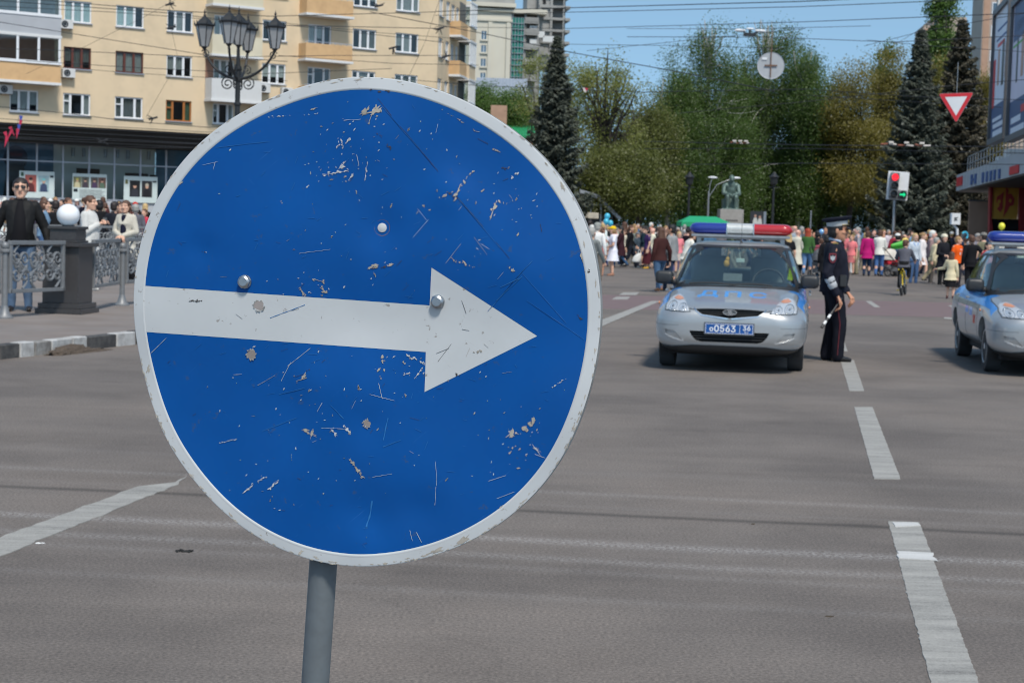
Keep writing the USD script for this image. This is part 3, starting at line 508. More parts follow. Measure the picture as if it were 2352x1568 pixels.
# ================================================================ POLICE CARS
def paint(name, col, rough=.32, metal=.75):
    N = {'tc': ('texture_coordinate', {}), 'n': ('noise_texture', {'scale': 900, 'detail': 1}), 'r': ('rgb_ramp', {'ramp': [(.3, tuple(np.asarray(col) * .86)), (.7, tuple(np.asarray(col) * 1.1))]}),
         'd': ('noise_texture', {'scale': 2.5, 'detail': 6}), 'dr': ('map_range', {'from_min': .3, 'from_max': .7, 'to_min': rough - .05, 'to_max': rough + .09}), 'p': ('principled_bsdf', {'metallic': metal, 'coat_weight': .7, 'coat_roughness': .06})}
    usdkit.material(stage, '/World/Looks/' + name, N, [('tc.object', 'n.vector'), ('n.fac', 'r.fac'), ('r.color', 'p.base_color'), ('tc.object', 'd.vector'), ('d.fac', 'dr.value'), ('dr.result', 'p.roughness')], surface='p.BSDF'); _mats.add(name)
paint('silver_paint', (.43, .435, .435), .38, .62); mat('stripe_blue', (.03, .20, .55), .3, .05, coat=.5); mat('letter_blue', (.06, .27, .62), .35, .05, coat=.4)
mat('plate_blue', (.005, .075, .29), .35, .05); mat('plate_white', (.75, .76, .78), .4, .04); mat('lamp_reflector', (.60, .61, .62), .25, .12, 30, metal=.35); mat('lamp_inner', (.62, .64, .66), .18, .2, 40, metal=.5); mat('amber', (.60, .25, .13), .3, .15); mat('red_sticker', (.55, .03, .02), .4, .1)
mat('seat_cloth', (.20, .205, .20), .9, .2); mat('trim_grey', (.11, .12, .125), .6, .1)
glass('windscreen', (.84, .90, .88), .01, 1.5); glass('lamp_glass', (.95, .96, .97), .02)
mat('bar_blue', (.012, .03, .22), .18, .1, coat=.6); mat('bar_red', (.42, .015, .02), .18, .1, coat=.6); mat('bar_clear', (.60, .60, .57), .25, .12, metal=.3, scale=30); mat('toy_teal', (.05, .45, .40), .5, .1); mat('vest_lime', (.45, .62, .05), .6, .1); mat('toy_orange', (.7, .35, .05), .6, .1); mat('paper', (.6, .65, .6), .7, .1)
def S(v, n): return np.sign(v) * np.abs(v) ** (2.0 / n)
TT = np.linspace(0, 2 * PI, 64, endpoint=False)
def sec(y, w, zb, zt, off=0, nx=4.6, nz=4.2, tuck=.07):
    c, s = np.cos(TT), np.sin(TT); x = (w + off) * S(c, nx); zz = S(s, nz); mid, hh = (zb + zt) / 2, (zt - zb) / 2 + off
    z = mid + hh * zz; x = x * (1 - tuck * np.clip(-zz, 0, 1) ** 2 - tuck * 1.0 * np.clip(zz, 0, 1) ** 3); z = z + .02 * (1 - (x / max(w, .01)) ** 2) * (zz > 0)
    return np.column_stack([x, np.full_like(x, y), z])
#        y     w     zb    zt
LOW = [(.000, .30, .40, .575), (.012, .50, .33, .625), (.035, .60, .285, .66), (.075, .675, .25, .685), (.13, .735, .225, .705), (.21, .785, .205, .722), (.32, .815, .195, .742), (.50, .832, .19, .775), (.80, .84, .19, .83), (1.10, .842, .19, .875), (1.4, .842, .19, .90), (2.2, .842, .19, .905), (3.0, .842, .19, .91), (3.5, .838, .19, .925), (3.85, .825, .21, .945), (4.1, .79, .25, .945), (4.25, .73, .30, .92), (4.33, .64, .36, .87), (4.35, .45, .42, .80)]
def lower(off=0): return MF(loft([sec(y - (off if i == 0 else 0) * 1.0 + (off if i == len(LOW) - 1 else 0), w, zb, zt, off) for i, (y, w, zb, zt) in enumerate(LOW)]))
#        z     yf    yr    hw
CAB = [(.80, 1.02, 3.92, .765), (.92, 1.16, 3.86, .762), (1.02, 1.33, 3.70, .735), (1.12, 1.51, 3.53, .70), (1.22, 1.69, 3.37, .66), (1.31, 1.86, 3.22, .615), (1.365, 1.99, 3.10, .58), (1.395, 2.12, 2.96, .52), (1.413, 2.32, 2.78, .42), (1.418, 2.5, 2.6, .2)]
def cabin(off=0):
    rr = []
    for z, yf, yr, hw in CAB:
        cy_, hy = (yf + yr) / 2, (yr - yf) / 2; t = TT; y = cy_ + (hy + off) * S(np.sin(t), 3.6); x = (hw + off) * S(np.cos(t), 5.5); y = y + .14 * (x / hw) ** 2 * (-np.sin(t)) * (np.abs(np.sin(t)) > .3)
        rr.append(np.column_stack([x, y, np.full_like(x, z + (off if z > 1.39 else 0))]))
    return MF(loft(rr))
def make_car(name, label, group):
    CAR = thing(name, label, 'police car', (0, 0, 0), group=group)
    L0, L3, L6 = lower(0), lower(.0025), lower(.006)
    arch = [MF(cyl((-1.2, y, .30), (1.2, y, .30), .335, n=36)) - MF(B(1.28, 2, 2, (0, y, .3))) for y in (.86, 3.35)]
    XZ = lambda pts, y0, y1: MF(prismY(pts, y0, y1))
    grille = [(-.385, .712), (.385, .712), (.355, .668), (.30, .632), (.0, .598), (-.30, .632), (-.355, .668)]
    intake = [(-.43, .452), (.43, .452), (.405, .40), (.36, .352), (.30, .335), (-.30, .335), (-.36, .352), (-.405, .40)]
    fogL = [(-.70, .455), (-.585, .44), (-.50, .345), (-.60, .365), (-.68, .40)]; fogR = [(-x, z) for x, z in fogL]
    cut = union([XZ(grille, -.1, .17), XZ(intake, -.1, .13)] + arch)
    fog = union([XZ(fogL, -.1, 1), XZ(fogR, -.1, 1)]) ^ (lower(.02) - lower(-.018))
    cut = cut + fog
    hlL = [(-.715, .660), (-.722, .715), (-.70, .772), (-.655, .815), (-.60, .826), (-.545, .805), (-.49, .755), (-.445, .70), (-.425, .655), (-.5, .650)]; hlR = [(-x, z) for x, z in hlL]
    wheelwell = L0 - cut
    wheelwell = wheelwell - MF(B(1.46, 2.4, .3, (0, 2.6, .93)))
    obj('body', TM(wheelwell), 'silver_paint', CAR, smooth=42)
    # hood: its own skin with a shut line, the fascia under it
    hoodp = Polygon([(-.40, .062), (.40, .062), (.53, .12), (.655, .30), (.70, .6), (.715, 1.0), (.70, 1.17), (.35, 1.10), (0, 1.08), (-.35, 1.10), (-.70, 1.17), (-.715, 1.0), (-.70, .6), (-.655, .30), (-.53, .12)])
    HP = MF(extr(hoodp, 1.0, .66)); shut = MF(extr(hoodp.buffer(.007).difference(hoodp), 1, .66))
    obj('hood', TM((lower(.004) - L0) ^ HP), 'silver_paint', CAR, smooth=42)
    obj('shut_line', TM((L3 - L0) ^ shut), 'black_plastic', CAR)
    z0 = .9
    def letters(txt, h, cx, cy, sx=1.0):
        m = meshkit.text_mesh(txt, h, 1.0, bold=True); m.apply_translation((-(m.bounds[0, 0] + m.bounds[1, 0]) / 2, -(m.bounds[0, 1] + m.bounds[1, 1]) / 2, 0)); m.apply_scale((sx, 1, 1)); m.apply_translation((cx, cy, .5)); return MF(m)
    for ch, x in (('Д', -.275), ('П', 0.0), ('С', .275)):
        obj('letter', TM((lower(.0055) - L0) ^ letters(ch, .27, x, .70, .80)), 'letter_blue', CAR, smooth=False)
    # bumper seam and number plate
    sh = XZ([(-.9, .585), (.9, .585), (.9, .58), (-.9, .58)], -.1, .9); obj('bumper_seam', TM((lower(.0015) - L0) ^ XZ([(-.9, .508), (-.55, .508), (-.55, .503), (-.9, .503)], -.1, .5)), 'trim_grey', CAR); obj('bumper_seam', TM((lower(.0015) - L0) ^ XZ([(.9, .508), (.55, .508), (.55, .503), (.9, .503)], -.1, .5)), 'trim_grey', CAR)
    PL = obj('number_plate', rbox(.540, .012, .135, .006, (0, -.012, .485)), 'trim_grey', CAR)
    obj('plate_face', cat(rbox(.520, .006, .112, .003, (0, -.017, .485))), 'plate_blue', PL)
    def front_text(t, h, cx, cz, y=-.021, bold=True, par=None):
        m = meshkit.text_mesh(t, h, .002, bold=bold); v = m.vertices; w = v[:, 0].max() + v[:, 0].min(); m.vertices = np.column_stack([v[:, 0] - w / 2 + cx, y - v[:, 2] * .5, v[:, 1] - h / 2 + cz]); m.fix_normals(); return m
    obj('plate_text', cat(front_text('о', .054, -.19, .485), front_text('0563', .068, -.045, .487), front_text('36', .05, .188, .50), front_text('RUS', .017, .185, .455, bold=False)), 'plate_white', PL, smooth=False)
    fr = Polygon([(-.254, .434), (.254, .434), (.254, .536), (-.254, .536)]); obj('plate_border', prismY(fr.difference(fr.buffer(-.004)).union(sbox(.112, .434, .116, .536)), -.0225, -.0195), 'plate_white', PL, smooth=False)
    # grille
    G_ = obj('grille', prismY([(x * .99, z) for x, z in grille], .13, .165), 'black_void', CAR, smooth=False)
    gp = Polygon(grille)
    for z in (.692, .672, .652, .632): 
        q = gp.buffer(-.006).intersection(sbox(-1, z - .005, 1, z + .005))
        if not q.is_empty: obj('grille_bar', prismY(q, .075, .13), 'black_plastic', G_)
    inner = Polygon([(x * 1.0, z) for x, z in grille]); chr_ = inner.buffer(.014).difference(inner.buffer(.002)); chr_ = chr_.difference(sbox(-1, .70, 1, 2))
    obj('grille_trim', TM((lower(.007) - lower(-.01)) ^ MF(prismY(chr_, -.1, .16))), 'chrome', CAR)
    t = np.linspace(0, 2 * PI, 40); ov = Polygon(np.column_stack([.076 * np.cos(t), .032 * np.sin(t) + .662])); sail = Polygon([(-.010, .640), (.022, .643), (.020, .668), (.008, .684), (-.004, .676), (-.016, .684), (-.018, .66)])
    E_ = obj('emblem', prismY(ov, .012, .05), 'trim_grey', CAR); obj('emblem_ring', prismY(ov.difference(ov.buffer(-.009)), .002, .02), 'chrome', E_); obj('emblem_mark', prismY(sail.buffer(.004), .004, .02), 'chrome', E_)
    I_ = obj('lower_intake', prismY([(x * .995, z) for x, z in intake], .09, .125), 'black_void', CAR, smooth=False)
    for z in (.425, .398, .37): obj('intake_bar', prismY(Polygon(intake).buffer(-.004).intersection(sbox(-1, z - .005, 1, z + .005)), .035, .09), 'black_plastic', I_)
    lip = TM((lower(.010) - lower(-.02)) ^ XZ([(-.9, .20), (.9, .20), (.9, .262), (.62, .268), (.4, .30), (-.4, .30), (-.62, .268), (-.9, .262)], -.1, .55)); obj('lower_lip', lip, 'black_plastic', CAR)
    for f in (fogL, fogR):
        fp = Polygon(f); sl = fp.buffer(.012).difference(fp.buffer(.003)); s = 1 if f is fogR else -1; sl = sl.intersection(Polygon([(s * .44, .30), (s * .80, .37), (s * .80, .44), (s * .66, .40), (s * .44, .345)]))
        obj('fog_recess_edge', TM((lower(.004) - lower(-.005)) ^ MF(prismY(sl, -.1, .6))), 'lamp_reflector', CAR)
    # headlights
    for h, s in ((hlL, -1), (hlR, 1)):
        hp = Polygon(h).buffer(.006).buffer(-.004); H_ = obj('headlight', TM((lower(.0035) - lower(-.03)) ^ MF(prismY(hp, -.1, .75))), 'trim_grey', CAR, smooth=40)
        obj('reflector', TM((lower(.0055) - lower(-.02)) ^ MF(prismY(hp.buffer(-.010), -.1, .75))), 'lamp_reflector', H_, smooth=40)
        for (cx, cz, r) in ((s * .632, .705, .052), (s * .515, .697, .044)):
            yb = .03 + .30 * max(0, abs(cx) - .42) ** 1.0 * 1.0
            a = np.linspace(0, 2 * PI, 24); ringp = Point(cx, cz).buffer(r).difference(Point(cx, cz).buffer(r * .90)); obj('lamp_ring', TM((lower(.009) - lower(-.005)) ^ MF(prismY(ringp, -.1, .75))), 'chrome', H_)
            obj('lamp_bowl', TM((lower(.008) - lower(-.005)) ^ MF(prismY(Point(cx, cz).buffer(r * .66), -.1, .75))), 'lamp_inner', H_)
            obj('bulb', TM((lower(.012) - lower(-.005)) ^ MF(prismY(Point(cx + .004, cz + .004).buffer(r * .22), -.1, .75))), 'galvanised', H_)
        am = Polygon([(s * .648, .780), (s * .61, .806), (s * .56, .797), (s * .53, .776), (s * .57, .766), (s * .62, .770)]); obj('indicator', TM((lower(.0085) - lower(-.005)) ^ MF(prismY(am, -.1, .75))), 'amber', H_)
        obj('side_repeater', ell((s * .845, 1.02, .70), .012, .028, .018), 'amber', CAR)
    # blue side bands
    band = [(.48, .66), (.62, .80), (1.02, .865), (3.9, .915), (4.2, .90), (4.2, .80), (3.9, .79), (1.0, .745), (.72, .725)]
    shell2 = lower(.0022) - L0
    sidecut = MF(extr(hoodp.buffer(.012), 3, -1))
    for s in (-1, 1):
        obj('side_band', TM((shell2 - sidecut - union(arch)) ^ MF(prismX(band, min(s * .5, s * .95), max(s * .5, s * .95)))), 'stripe_blue', CAR)
        for y0, y1, z0_, z1_, mm in ((1.45, 1.62, .52, .62, 'red_sticker'), (1.75, 1.98, .60, .70, 'letter_blue'), (2.1, 2.35, .62, .70, 'letter_blue')):
            obj('side_sticker', TM((lower(.0018) - L0) ^ MF(prismX([(y0, z0_), (y1, z0_), (y1, z1_), (y0, z1_)], min(s * .7, s * .95), max(s * .7, s * .95)))), mm, CAR, smooth=False)
        for y in (1.30, 2.32, 3.18): obj('door_gap', TM((lower(.0015) - L0) ^ MF(prismX([(y, .28), (y + .007, .28), (y + .007, .93), (y, .93)], min(s * .7, s * .95), max(s * .7, s * .95)))), 'black_plastic', CAR)
        for y in (2.12, 3.02): obj('door_handle', rbox(.03, .17, .03, .012, (s * .85, y, .81)), 'silver_paint', CAR)
    # cabin
    Co, Ci, Gm = cabin(0), cabin(-.03), cabin(-.008) - cabin(-.014)
    ws = [(-.70, .90), (.70, .90), (.545, 1.345), (.50, 1.352), (-.50, 1.352), (-.545, 1.345)]
    wsp = MF(prismY(ws, .5, 2.15)); rwp = MF(prismY([(-.62, .98), (.62, .98), (.50, 1.33), (-.50, 1.33)], 3.05, 4.2))
    sf = [(1.62, .955), (2.28, .945), (2.28, 1.33), (2.10, 1.335), (1.97, 1.30)]; sr_ = [(2.36, .945), (3.30, .955), (3.22, 1.10), (3.02, 1.31), (2.36, 1.335)]
    sdp = union([MF(prismX(sf, -1, 1)), MF(prismX(sr_, -1, 1))])
    holes = union([wsp, rwp, sdp]); low_cut = MF(B(3, 6, 1, (0, 2.5, .40)))
    obj('cabin', TM(Co - Ci - holes - low_cut), 'silver_paint', CAR, smooth=42)
    wsb = MF(prismY(Polygon(ws).difference(Polygon(ws).buffer(-.035)), .5, 2.15)); obj('windscreen_seal', TM((cabin(.0025) - cabin(-.004)) ^ MF(prismY(Polygon(ws).buffer(.014).difference(Polygon(ws).buffer(-.014)), .5, 2.15)) - low_cut), 'black_plastic', CAR)
    obj('windscreen', TM(Gm ^ MF(prismY(Polygon(ws).buffer(.01), .5, 2.2)) - low_cut), 'windscreen', CAR, smooth=42)
    obj('rear_window', TM(Gm ^ MF(prismY([(-.63, .97), (.63, .97), (.51, 1.34), (-.51, 1.34)], 3.05, 4.2))), 'windscreen', CAR, smooth=42)
    for s in (-1, 1):
        for nm, q in (('front_window', sf), ('back_window', sr_)):
            obj(nm, TM((cabin(-.004) - cabin(-.01)) ^ MF(prismX(Polygon(q).buffer(.01), min(0, s), max(0, s)))), 'windscreen', CAR, smooth=42)
            obj('window_trim', TM((cabin(.003) - cabin(-.003)) ^ MF(prismX(Polygon(q).buffer(.02).difference(Polygon(q).buffer(-.004)), min(0, s), max(0, s)))), 'black_plastic', CAR)
    obj('scuttle', TM((cabin(.004) - cabin(-.02)) ^ MF(prismY([(-.72, .84), (.72, .84), (.70, .915), (-.70, .915)], .5, 1.9))), 'black_plastic', CAR)
    # wipers, interior
    for x0, x1 in ((-.52, -.02), (-.02, .42)):
        w = np.array([[x0 + (x1 - x0) * k / 8, 1.13 + .02 * (k / 8), .918 + .014 * math.sin(PI * k / 8) + .008] for k in range(9)]); w[:, 1] += .10 * (w[:, 0]) ** 2 - .02; obj('wiper', tube(w, .010, 6), 'black_rubber', CAR)
    obj('dashboard', rbox(1.30, .50, .12, .05, (0, 1.60, .89)), 'black_plastic', CAR)
    swc = (.36, 1.86, .93); a = np.linspace(0, 2 * PI, 25)[:-1]; obj('steering_wheel', tube(np.column_stack([swc[0] + .185 * np.cos(a), swc[1] + .185 * np.sin(a) * .45, swc[2] + .185 * np.sin(a) * .9]), .016, 8, closed=True), 'black_plastic', CAR)
    for x in (-.36, .36):
        Q = obj('seat', cat(rotm(rbox(.48, .14, .62, .06, (x, 2.45, .93)), -.2, (1, 0, 0), (x, 2.45, .7)), rbox(.48, .45, .14, .05, (x, 2.2, .62))), 'seat_cloth', CAR); obj('headrest', rbox(.26, .10, .20, .045, (x, 2.56, 1.27)), 'seat_cloth', Q)
    obj('rear_seat', rbox(1.25, .16, .42, .06, (0, 3.35, .86)), 'seat_cloth', CAR)
    obj('cabin_floor', B(1.44, 2.38, .02, (0, 2.6, .77)), 'black_void', CAR)
    obj('dash_paper', rotm(B(.22, .005, .10, (-.05, 1.62, 1.0)), -.5, (1, 0, 0), (-.05, 1.62, .97)), 'trim_grey', CAR)
    obj('hanging_toy', cat(ell((-.14, 1.93, 1.15), .035, .03, .045), ell((-.13, 1.93, 1.20), .025, .02, .03), tube([(-.13, 1.93, 1.22), (-.12, 1.95, 1.33)], .003)), 'toy_orange', CAR); obj('hanging_toy', cat(rbox(.10, .02, .05, .01, (.02, 1.95, 1.19)), tube([(.02, 1.95, 1.2), (0, 1.97, 1.33)], .003)), 'paper', CAR)
    obj('reflective_vest', rotm(rbox(.07, .02, .17, .01, (.62, 2.15, 1.05)), .2, (0, 1, 0), (.62, 2.15, 1.05)), 'vest_lime', CAR)
    # mirrors, aerial, light bar
    for s in (-1, 1):
        Mr = obj('mirror', cat(rbox(.215, .13, .155, .05, (s * .842, 1.57, .975), 12), rbox(.12, .07, .06, .02, (s * .76, 1.62, .92))), 'black_plastic', CAR, smooth=60)
    obj('aerial', cat(cyl((.02, 2.02, 1.40), (.02, 2.03, 1.43), .018, .008), cyl((.02, 2.03, 1.43), (.02, 2.12, 1.74), .003, .002, n=6)), 'black_plastic', CAR)
    LB = obj('light_bar', cat(rbox(1.18, .24, .035, .012, (0, 2.34, 1.475)), B(.05, .10, .08, (-.50, 2.34, 1.425)), B(.05, .10, .08, (.50, 2.34, 1.425)), B(1.05, .06, .02, (0, 2.34, 1.45))), 'galvanised', CAR)
    def cap(x0, x1, rl, rr):
        xs = []
        n = 14; prof = []
        for k in range(n + 1):
            x = x0 + (x1 - x0) * k / n; f = 1.0
            if rl: f = min(f, math.sqrt(max(0, 1 - max(0, (x0 + .12 - x) / .12) ** 2.6)))
            if rr: f = min(f, math.sqrt(max(0, 1 - max(0, (x - (x1 - .12)) / .12) ** 2.6)))
            prof.append((x, max(f, .06)))
        rr_ = []
        for x, f in prof: rr_.append(np.column_stack([np.full(28, x), 2.34 + .125 * f * S(np.cos(np.linspace(0, 2 * PI, 28, endpoint=False)), 2.6), 1.56 + .068 * f * S(np.sin(np.linspace(0, 2 * PI, 28, endpoint=False)), 2.4)]))
        return loft(rr_)
    obj('blue_dome', cap(-.62, -.166, True, False), 'bar_blue', LB); obj('clear_dome', cap(-.164, .154, False, False), 'bar_clear', LB); obj('red_dome', cap(.156, .62, False, True), 'bar_red', LB)
    [obj('dome_strap', rbox(.012, .262, .15, .003, (x, 2.34, 1.56)), 'chrome', LB) for x in (-.165, .155)]
    # wheels
    for y in (.86, 3.35):
        for s in (-1, 1):
            xc = s * .712; n = 40; ty = []
            for dx, r in ((-.082, .20), (-.088, .25), (-.084, .278), (-.06, .288), (0, .29), (.06, .288), (.084, .278), (.088, .25), (.082, .20)):
                a = np.linspace(0, 2 * PI, n, endpoint=False); ty.append(np.column_stack([np.full(n, xc + dx), y + r * np.cos(a), .29 + r * np.sin(a)]))
            W = obj('wheel', cat(loft(ty)), 'black_rubber', CAR, smooth=40)
            a = np.linspace(0, 2 * PI, n, endpoint=False); rim = [np.column_stack([np.full(n, xc + s * dx), y + r * np.cos(a), .29 + r * np.sin(a)]) for dx, r in ((.084, .198), (.090, .19), (.082, .178), (.03, .17), (.02, .05), (.02, .001))]
            rm = loft(rim, cap=False); rm.fix_normals(); obj('rim', rm, 'galvanised', W)
            sp = [rotm(rbox(.03, .17, .035, .01, (xc + s * .066, y + .095, .29)), k * 2 * PI / 6, (1, 0, 0), (xc, y, .29)) for k in range(6)]; obj('rim_spokes', union(sp + [cyl((xc + s * .05, y, .29), (xc + s * .088, y, .29), .035, n=16)]), 'lamp_reflector', W)
    obj('underbody', B(1.36, 3.6, .12, (0, 2.15, .235)), 'black_void', CAR)
    return CAR
CAR1 = make_car('police_car', 'silver police car with its whole front showing, parked beside the standing officer', None)
def place(p, loc, rz):
    x = UsdGeom.Xformable(stage.GetPrimAtPath(p)); x.ClearXformOpOrder(); 
    for op in x.GetPrim().GetAttributes():
        if op.GetName().startswith('xformOp'): x.GetPrim().RemoveProperty(op.GetName())
    x = UsdGeom.Xformable(x.GetPrim()); x.AddTranslateOp().Set(Gf.Vec3d(*map(float, loc))); x.AddRotateZOp().Set(math.degrees(rz))
_c1 = at(1675, 750, FPX / 213); place(CAR1, (_c1[0], _c1[1], 0), -ST)
_w = gnd(2258, 851); _off = SLAT * .70 - SDIR * .86                # its front wheel on the left side of the picture
_c2 = _w + _off + SLAT * .13
CAR2 = copy_thing(CAR1, 'police_car', 'silver police car cut off by the right edge of the picture', 'police car', (_c2[0], _c2[1], 0), -ST + .04)
# ================================================================ PEOPLE
def skinmat(t): return cmat('skin', {'light': (214, 168, 142), 'tan': (186, 134, 106), 'pink': (222, 170, 150), 'dark': (150, 104, 80)}[t], rough=.55, var=.06, scale=8)
HAIR = {'dark': (38, 28, 24), 'black': (22, 19, 19), 'brown': (82, 54, 38), 'grey': (150, 148, 142), 'white': (205, 203, 196), 'blonde': (188, 158, 108), 'red': (150, 56, 24), 'fair': (150, 118, 78)}
def cloth(c, **k): return cmat('cloth', c, rough=.85, var=.16, scale=7, spec=.2, bump=.35, bscale=9, **k)
def oval(c, rx, ry, n, z=None):
    t = np.linspace(0, 2 * PI, n, endpoint=False); return np.column_stack([c[0] + rx * np.cos(t), c[1] + ry * np.sin(t), np.full(n, c[2] if z is None else z)])
def hand_chain(w, d, up, r, n, fingers=True, curl=.5, thumb=1):
    """palm and five fingers leaving the wrist w along d; up is the palm's back"""
    d = d / np.linalg.norm(d); up = up - d * (up @ d); up /= max(np.linalg.norm(up), 1e-6); sd = np.cross(d, up); L = r * 4.6
    pal = w + d * L * .95; out = [m3.Manifold.hull_points(np.vstack([_sv_get(6) * (r * .62) + p for p in (w, w + sd * r * .35 + d * L * .35, w - sd * r * .35 + d * L * .35, pal + sd * r * .85, pal - sd * r * .85)]))]
    for k, (o, ln) in enumerate(((.95, .80), (.33, .95), (-.33, .9), (-.95, .7))):
        a = pal + sd * r * o * .95; m_ = a + (d * math.cos(curl) - up * math.sin(curl)) * L * ln * .5; e = m_ + (d * math.cos(curl * 2.2) - up * math.sin(curl * 2.2)) * L * ln * .5
        out += [bone(a, m_, r * .34, r * .31, 6), bone(m_, e, r * .31, r * .25, 6)] if fingers else [bone(a, e, r * .38, r * .28, 6)]
    b = w + d * L * .3 + sd * r * .9 * thumb; m_ = b + (d * .7 + sd * .75 * thumb - up * .2) * L * .42; e = m_ + (d * .95 + sd * .15 * thumb - up * .4) * L * .36
    out += [bone(w + d * L * .18 + sd * r * .3 * thumb, b, r * .45, r * .4, 6), bone(b, m_, r * .4, r * .35, 6)] + ([bone(m_, e, r * .35, r * .27, 6)] if fingers else [])
    return out
def _sv_get(n):
    bone((0, 0, 0), (0, 0, 1), 1, 1, n); return _sv[n]
ARMS = {  # elbow and wrist from the shoulder, in heights, facing -y; x outwards
    'down': ((.030, .015, -.175), (.040, -.030, -.325)), 'out': ((.065, .02, -.165), (.10, -.03, -.31)), 'swingf': ((.02, -.07, -.16), (.02, -.17, -.27)), 'swingb': ((.03, .08, -.155), (.03, .10, -.30)),
    'phone': ((.02, -.02, -.175), (-.07, -.13, -.09)), 'front': ((.03, -.01, -.175), (-.03, -.14, -.20)), 'cross': ((.035, -.05, -.165), (-.13, -.125, -.17)), 'pram': ((.02, -.06, -.16), (.0, -.19, -.19)), 'hold': ((.04, -.02, -.17), (-.085, -.12, -.22)), 'up': ((.05, -.06, -.10), (.02, -.16, .02)), 'hip': ((.11, .04, -.13), (.02, -.02, -.25)), 'carry': ((.035, .0, -.175), (.05, .0, -.335)), 'side': ((.040, .055, -.165), (.030, -.020, -.315)), 'clasp': ((.03, -.02, -.18), (-.095, -.105, -.30)), 'reach': ((.06, -.05, -.15), (.20, -.10, -.17))}
LEGS = {'stand': ((0, 0), (0, 0)), 'walk': ((-.11, .02), (.13, .06)), 'walk2': ((.13, .06), (-.11, .02)), 'stride': ((-.16, .0), (.18, .09)), 'stride2': ((.18, .09), (-.16, 0)), 'step': ((-.05, 0), (.07, .02)), 'contra': ((-.04, .0), (.03, 0))}
PERS = {}
def person(label, pos, h, yaw, top=('jacket', (60, 60, 65)), bottom=('trousers', (45, 50, 62)), hair=('short', 'dark'), skin='light', arms=('down', 'down'), legs='stand', hat=None, shoes=(35, 30, 28), lod=1, female=False, belly=0, group=None, extra=None, name='person', lean=0, headyaw=0, headpitch=0, sleeves=True, wide=False, jmod=None):
    P = thing(name, label, 'person', pos, yaw, group=group); n = {0: 18, 1: 10, 2: 8}[lod]; nt = {0: 28, 1: 16, 2: 12}[lod]
    sw = (.100 if female else .113); hw = .052; fem = 1.0 if not female else .93
    J = {}
    lf = LEGS[legs]
    def lnk(z): return np.array([0, 0, 0]) if not lean else np.array([0, -math.sin(lean) * max(0, z - .5), 0])
    for s, k in ((-1, 0), (1, 1)):
        fy, lift = lf[k]; hip = np.array([s * hw, 0, .50]); ank = np.array([s * (.055 if legs != 'stand' else .062), fy, .040 + max(0, lift) * .6]); mid = (hip + ank) / 2; mid[1] += -.018 - abs(fy) * .25 * (1 if fy < 0 else .8); mid[2] = .275
        J['hip', s], J['knee', s], J['ank', s] = hip, mid, ank
        sh = np.array([s * sw, .008, .795]) + lnk(.805); e, w = ARMS[arms[k]]; e, w = np.array(e) * (s, 1, 1), np.array(w) * (s, 1, 1); J['sh', s], J['el', s], J['wr', s] = sh, sh + e, sh + w
    if jmod: jmod(J)
    hc = np.array([0, -.012, .928]) + lnk(.93); nk = np.array([0, .004, .84]) + lnk(.84)
    hd = np.array([0, -1.0, 0])
    # torso sections: z, rx, ry, y shift
    TS = [(.465, .080, .062, .008), (.50, .095 if female else .090, .072, .010), (.54, .094, .070 + belly * .02, .006 - belly * .01), (.60, .076 * fem + .006, .060 + belly * .045, -belly * .035), (.66, .082 * fem + .004, .062 + belly * .035, -belly * .028), (.72, .097 * fem, .069 + (.008 if female else 0), -.006), (.77, .108 * fem, .064, .002), (.80, .106 * fem, .056, .006), (.822, .082, .047, .008), (.838, .050, .040, .008), (.855, .034, .036, .004)]
    def torso(off=0, z0=0, z1=2, flare=0, n_=nt):
        rr = [];
        for z, rx, ry, yo in TS:
            if z < z0 - .03 or z > z1 + .02: continue
            f = off + flare * max(0, .62 - z); rr.append(oval(lnk(z) + (0, yo, z), rx + f, ry + f, n_))
        return loft(rr)
    bodies = [MF(torso())]
    for s in (-1, 1):
        bodies += [bone(J['hip', s], J['knee', s], .058, .036, n), bone(J['knee', s], J['knee', s] * .6 + J['ank', s] * .4 + (0, .006, 0), .036, .035, n), bone(J['knee', s] * .6 + J['ank', s] * .4 + (0, .006, 0), J['ank', s], .035, .021, n), bone(J['ank', s] + (0, .012, -.015), J['ank', s] + (s * .008, -.075, -.026), .020, .013, n),
                   bone(J['sh', s], J['el', s], .030, .024, n), bone(J['el', s], J['wr', s], .024, .015, n)]
        fd = J['wr', s] - J['el', s]; bodies += hand_chain(J['wr', s], fd, np.array([s, 0.2, .3]) if arms[0 if s < 0 else 1] in ('down', 'out', 'carry', 'swingf', 'swingb') else np.array([0, -.3, 1.0]), .0165, 6, fingers=lod < 2, curl={'down': .45}.get(arms[0], .7), thumb=-s if abs(fd[2]) > abs(fd[1]) else -s)
    # head in its own frame
    hr = []
    for z, rx, ry, yo in ((-.075, .016, .016, -.030), (-.068, .030, .030, -.022), (-.05, .042, .044, -.014), (-.025, .049, .055, -.004), (.0, .052, .062, .002), (.025, .053, .065, .005), (.045, .049, .060, .006), (.060, .038, .046, .006), (.069, .020, .025, .005), (.072, .004, .005, .005)): hr.append(oval((0, yo, z), rx, ry, nt))
    face = [MF(loft(hr))]
    face += [m3.Manifold.hull_points(np.vstack([_sv_get(6) * r + p for r, p in ((.006, (0, -.060, .012)), (.010, (0, -.071, -.016)), (.008, (.008, -.060, -.018)), (.008, (-.008, -.060, -.018)))])), bone((-.016, -.049, -.038), (.016, -.049, -.038), .007, .007, 6), bone((-.012, -.044, -.066), (.012, -.044, -.066), .012, .012, 6)]
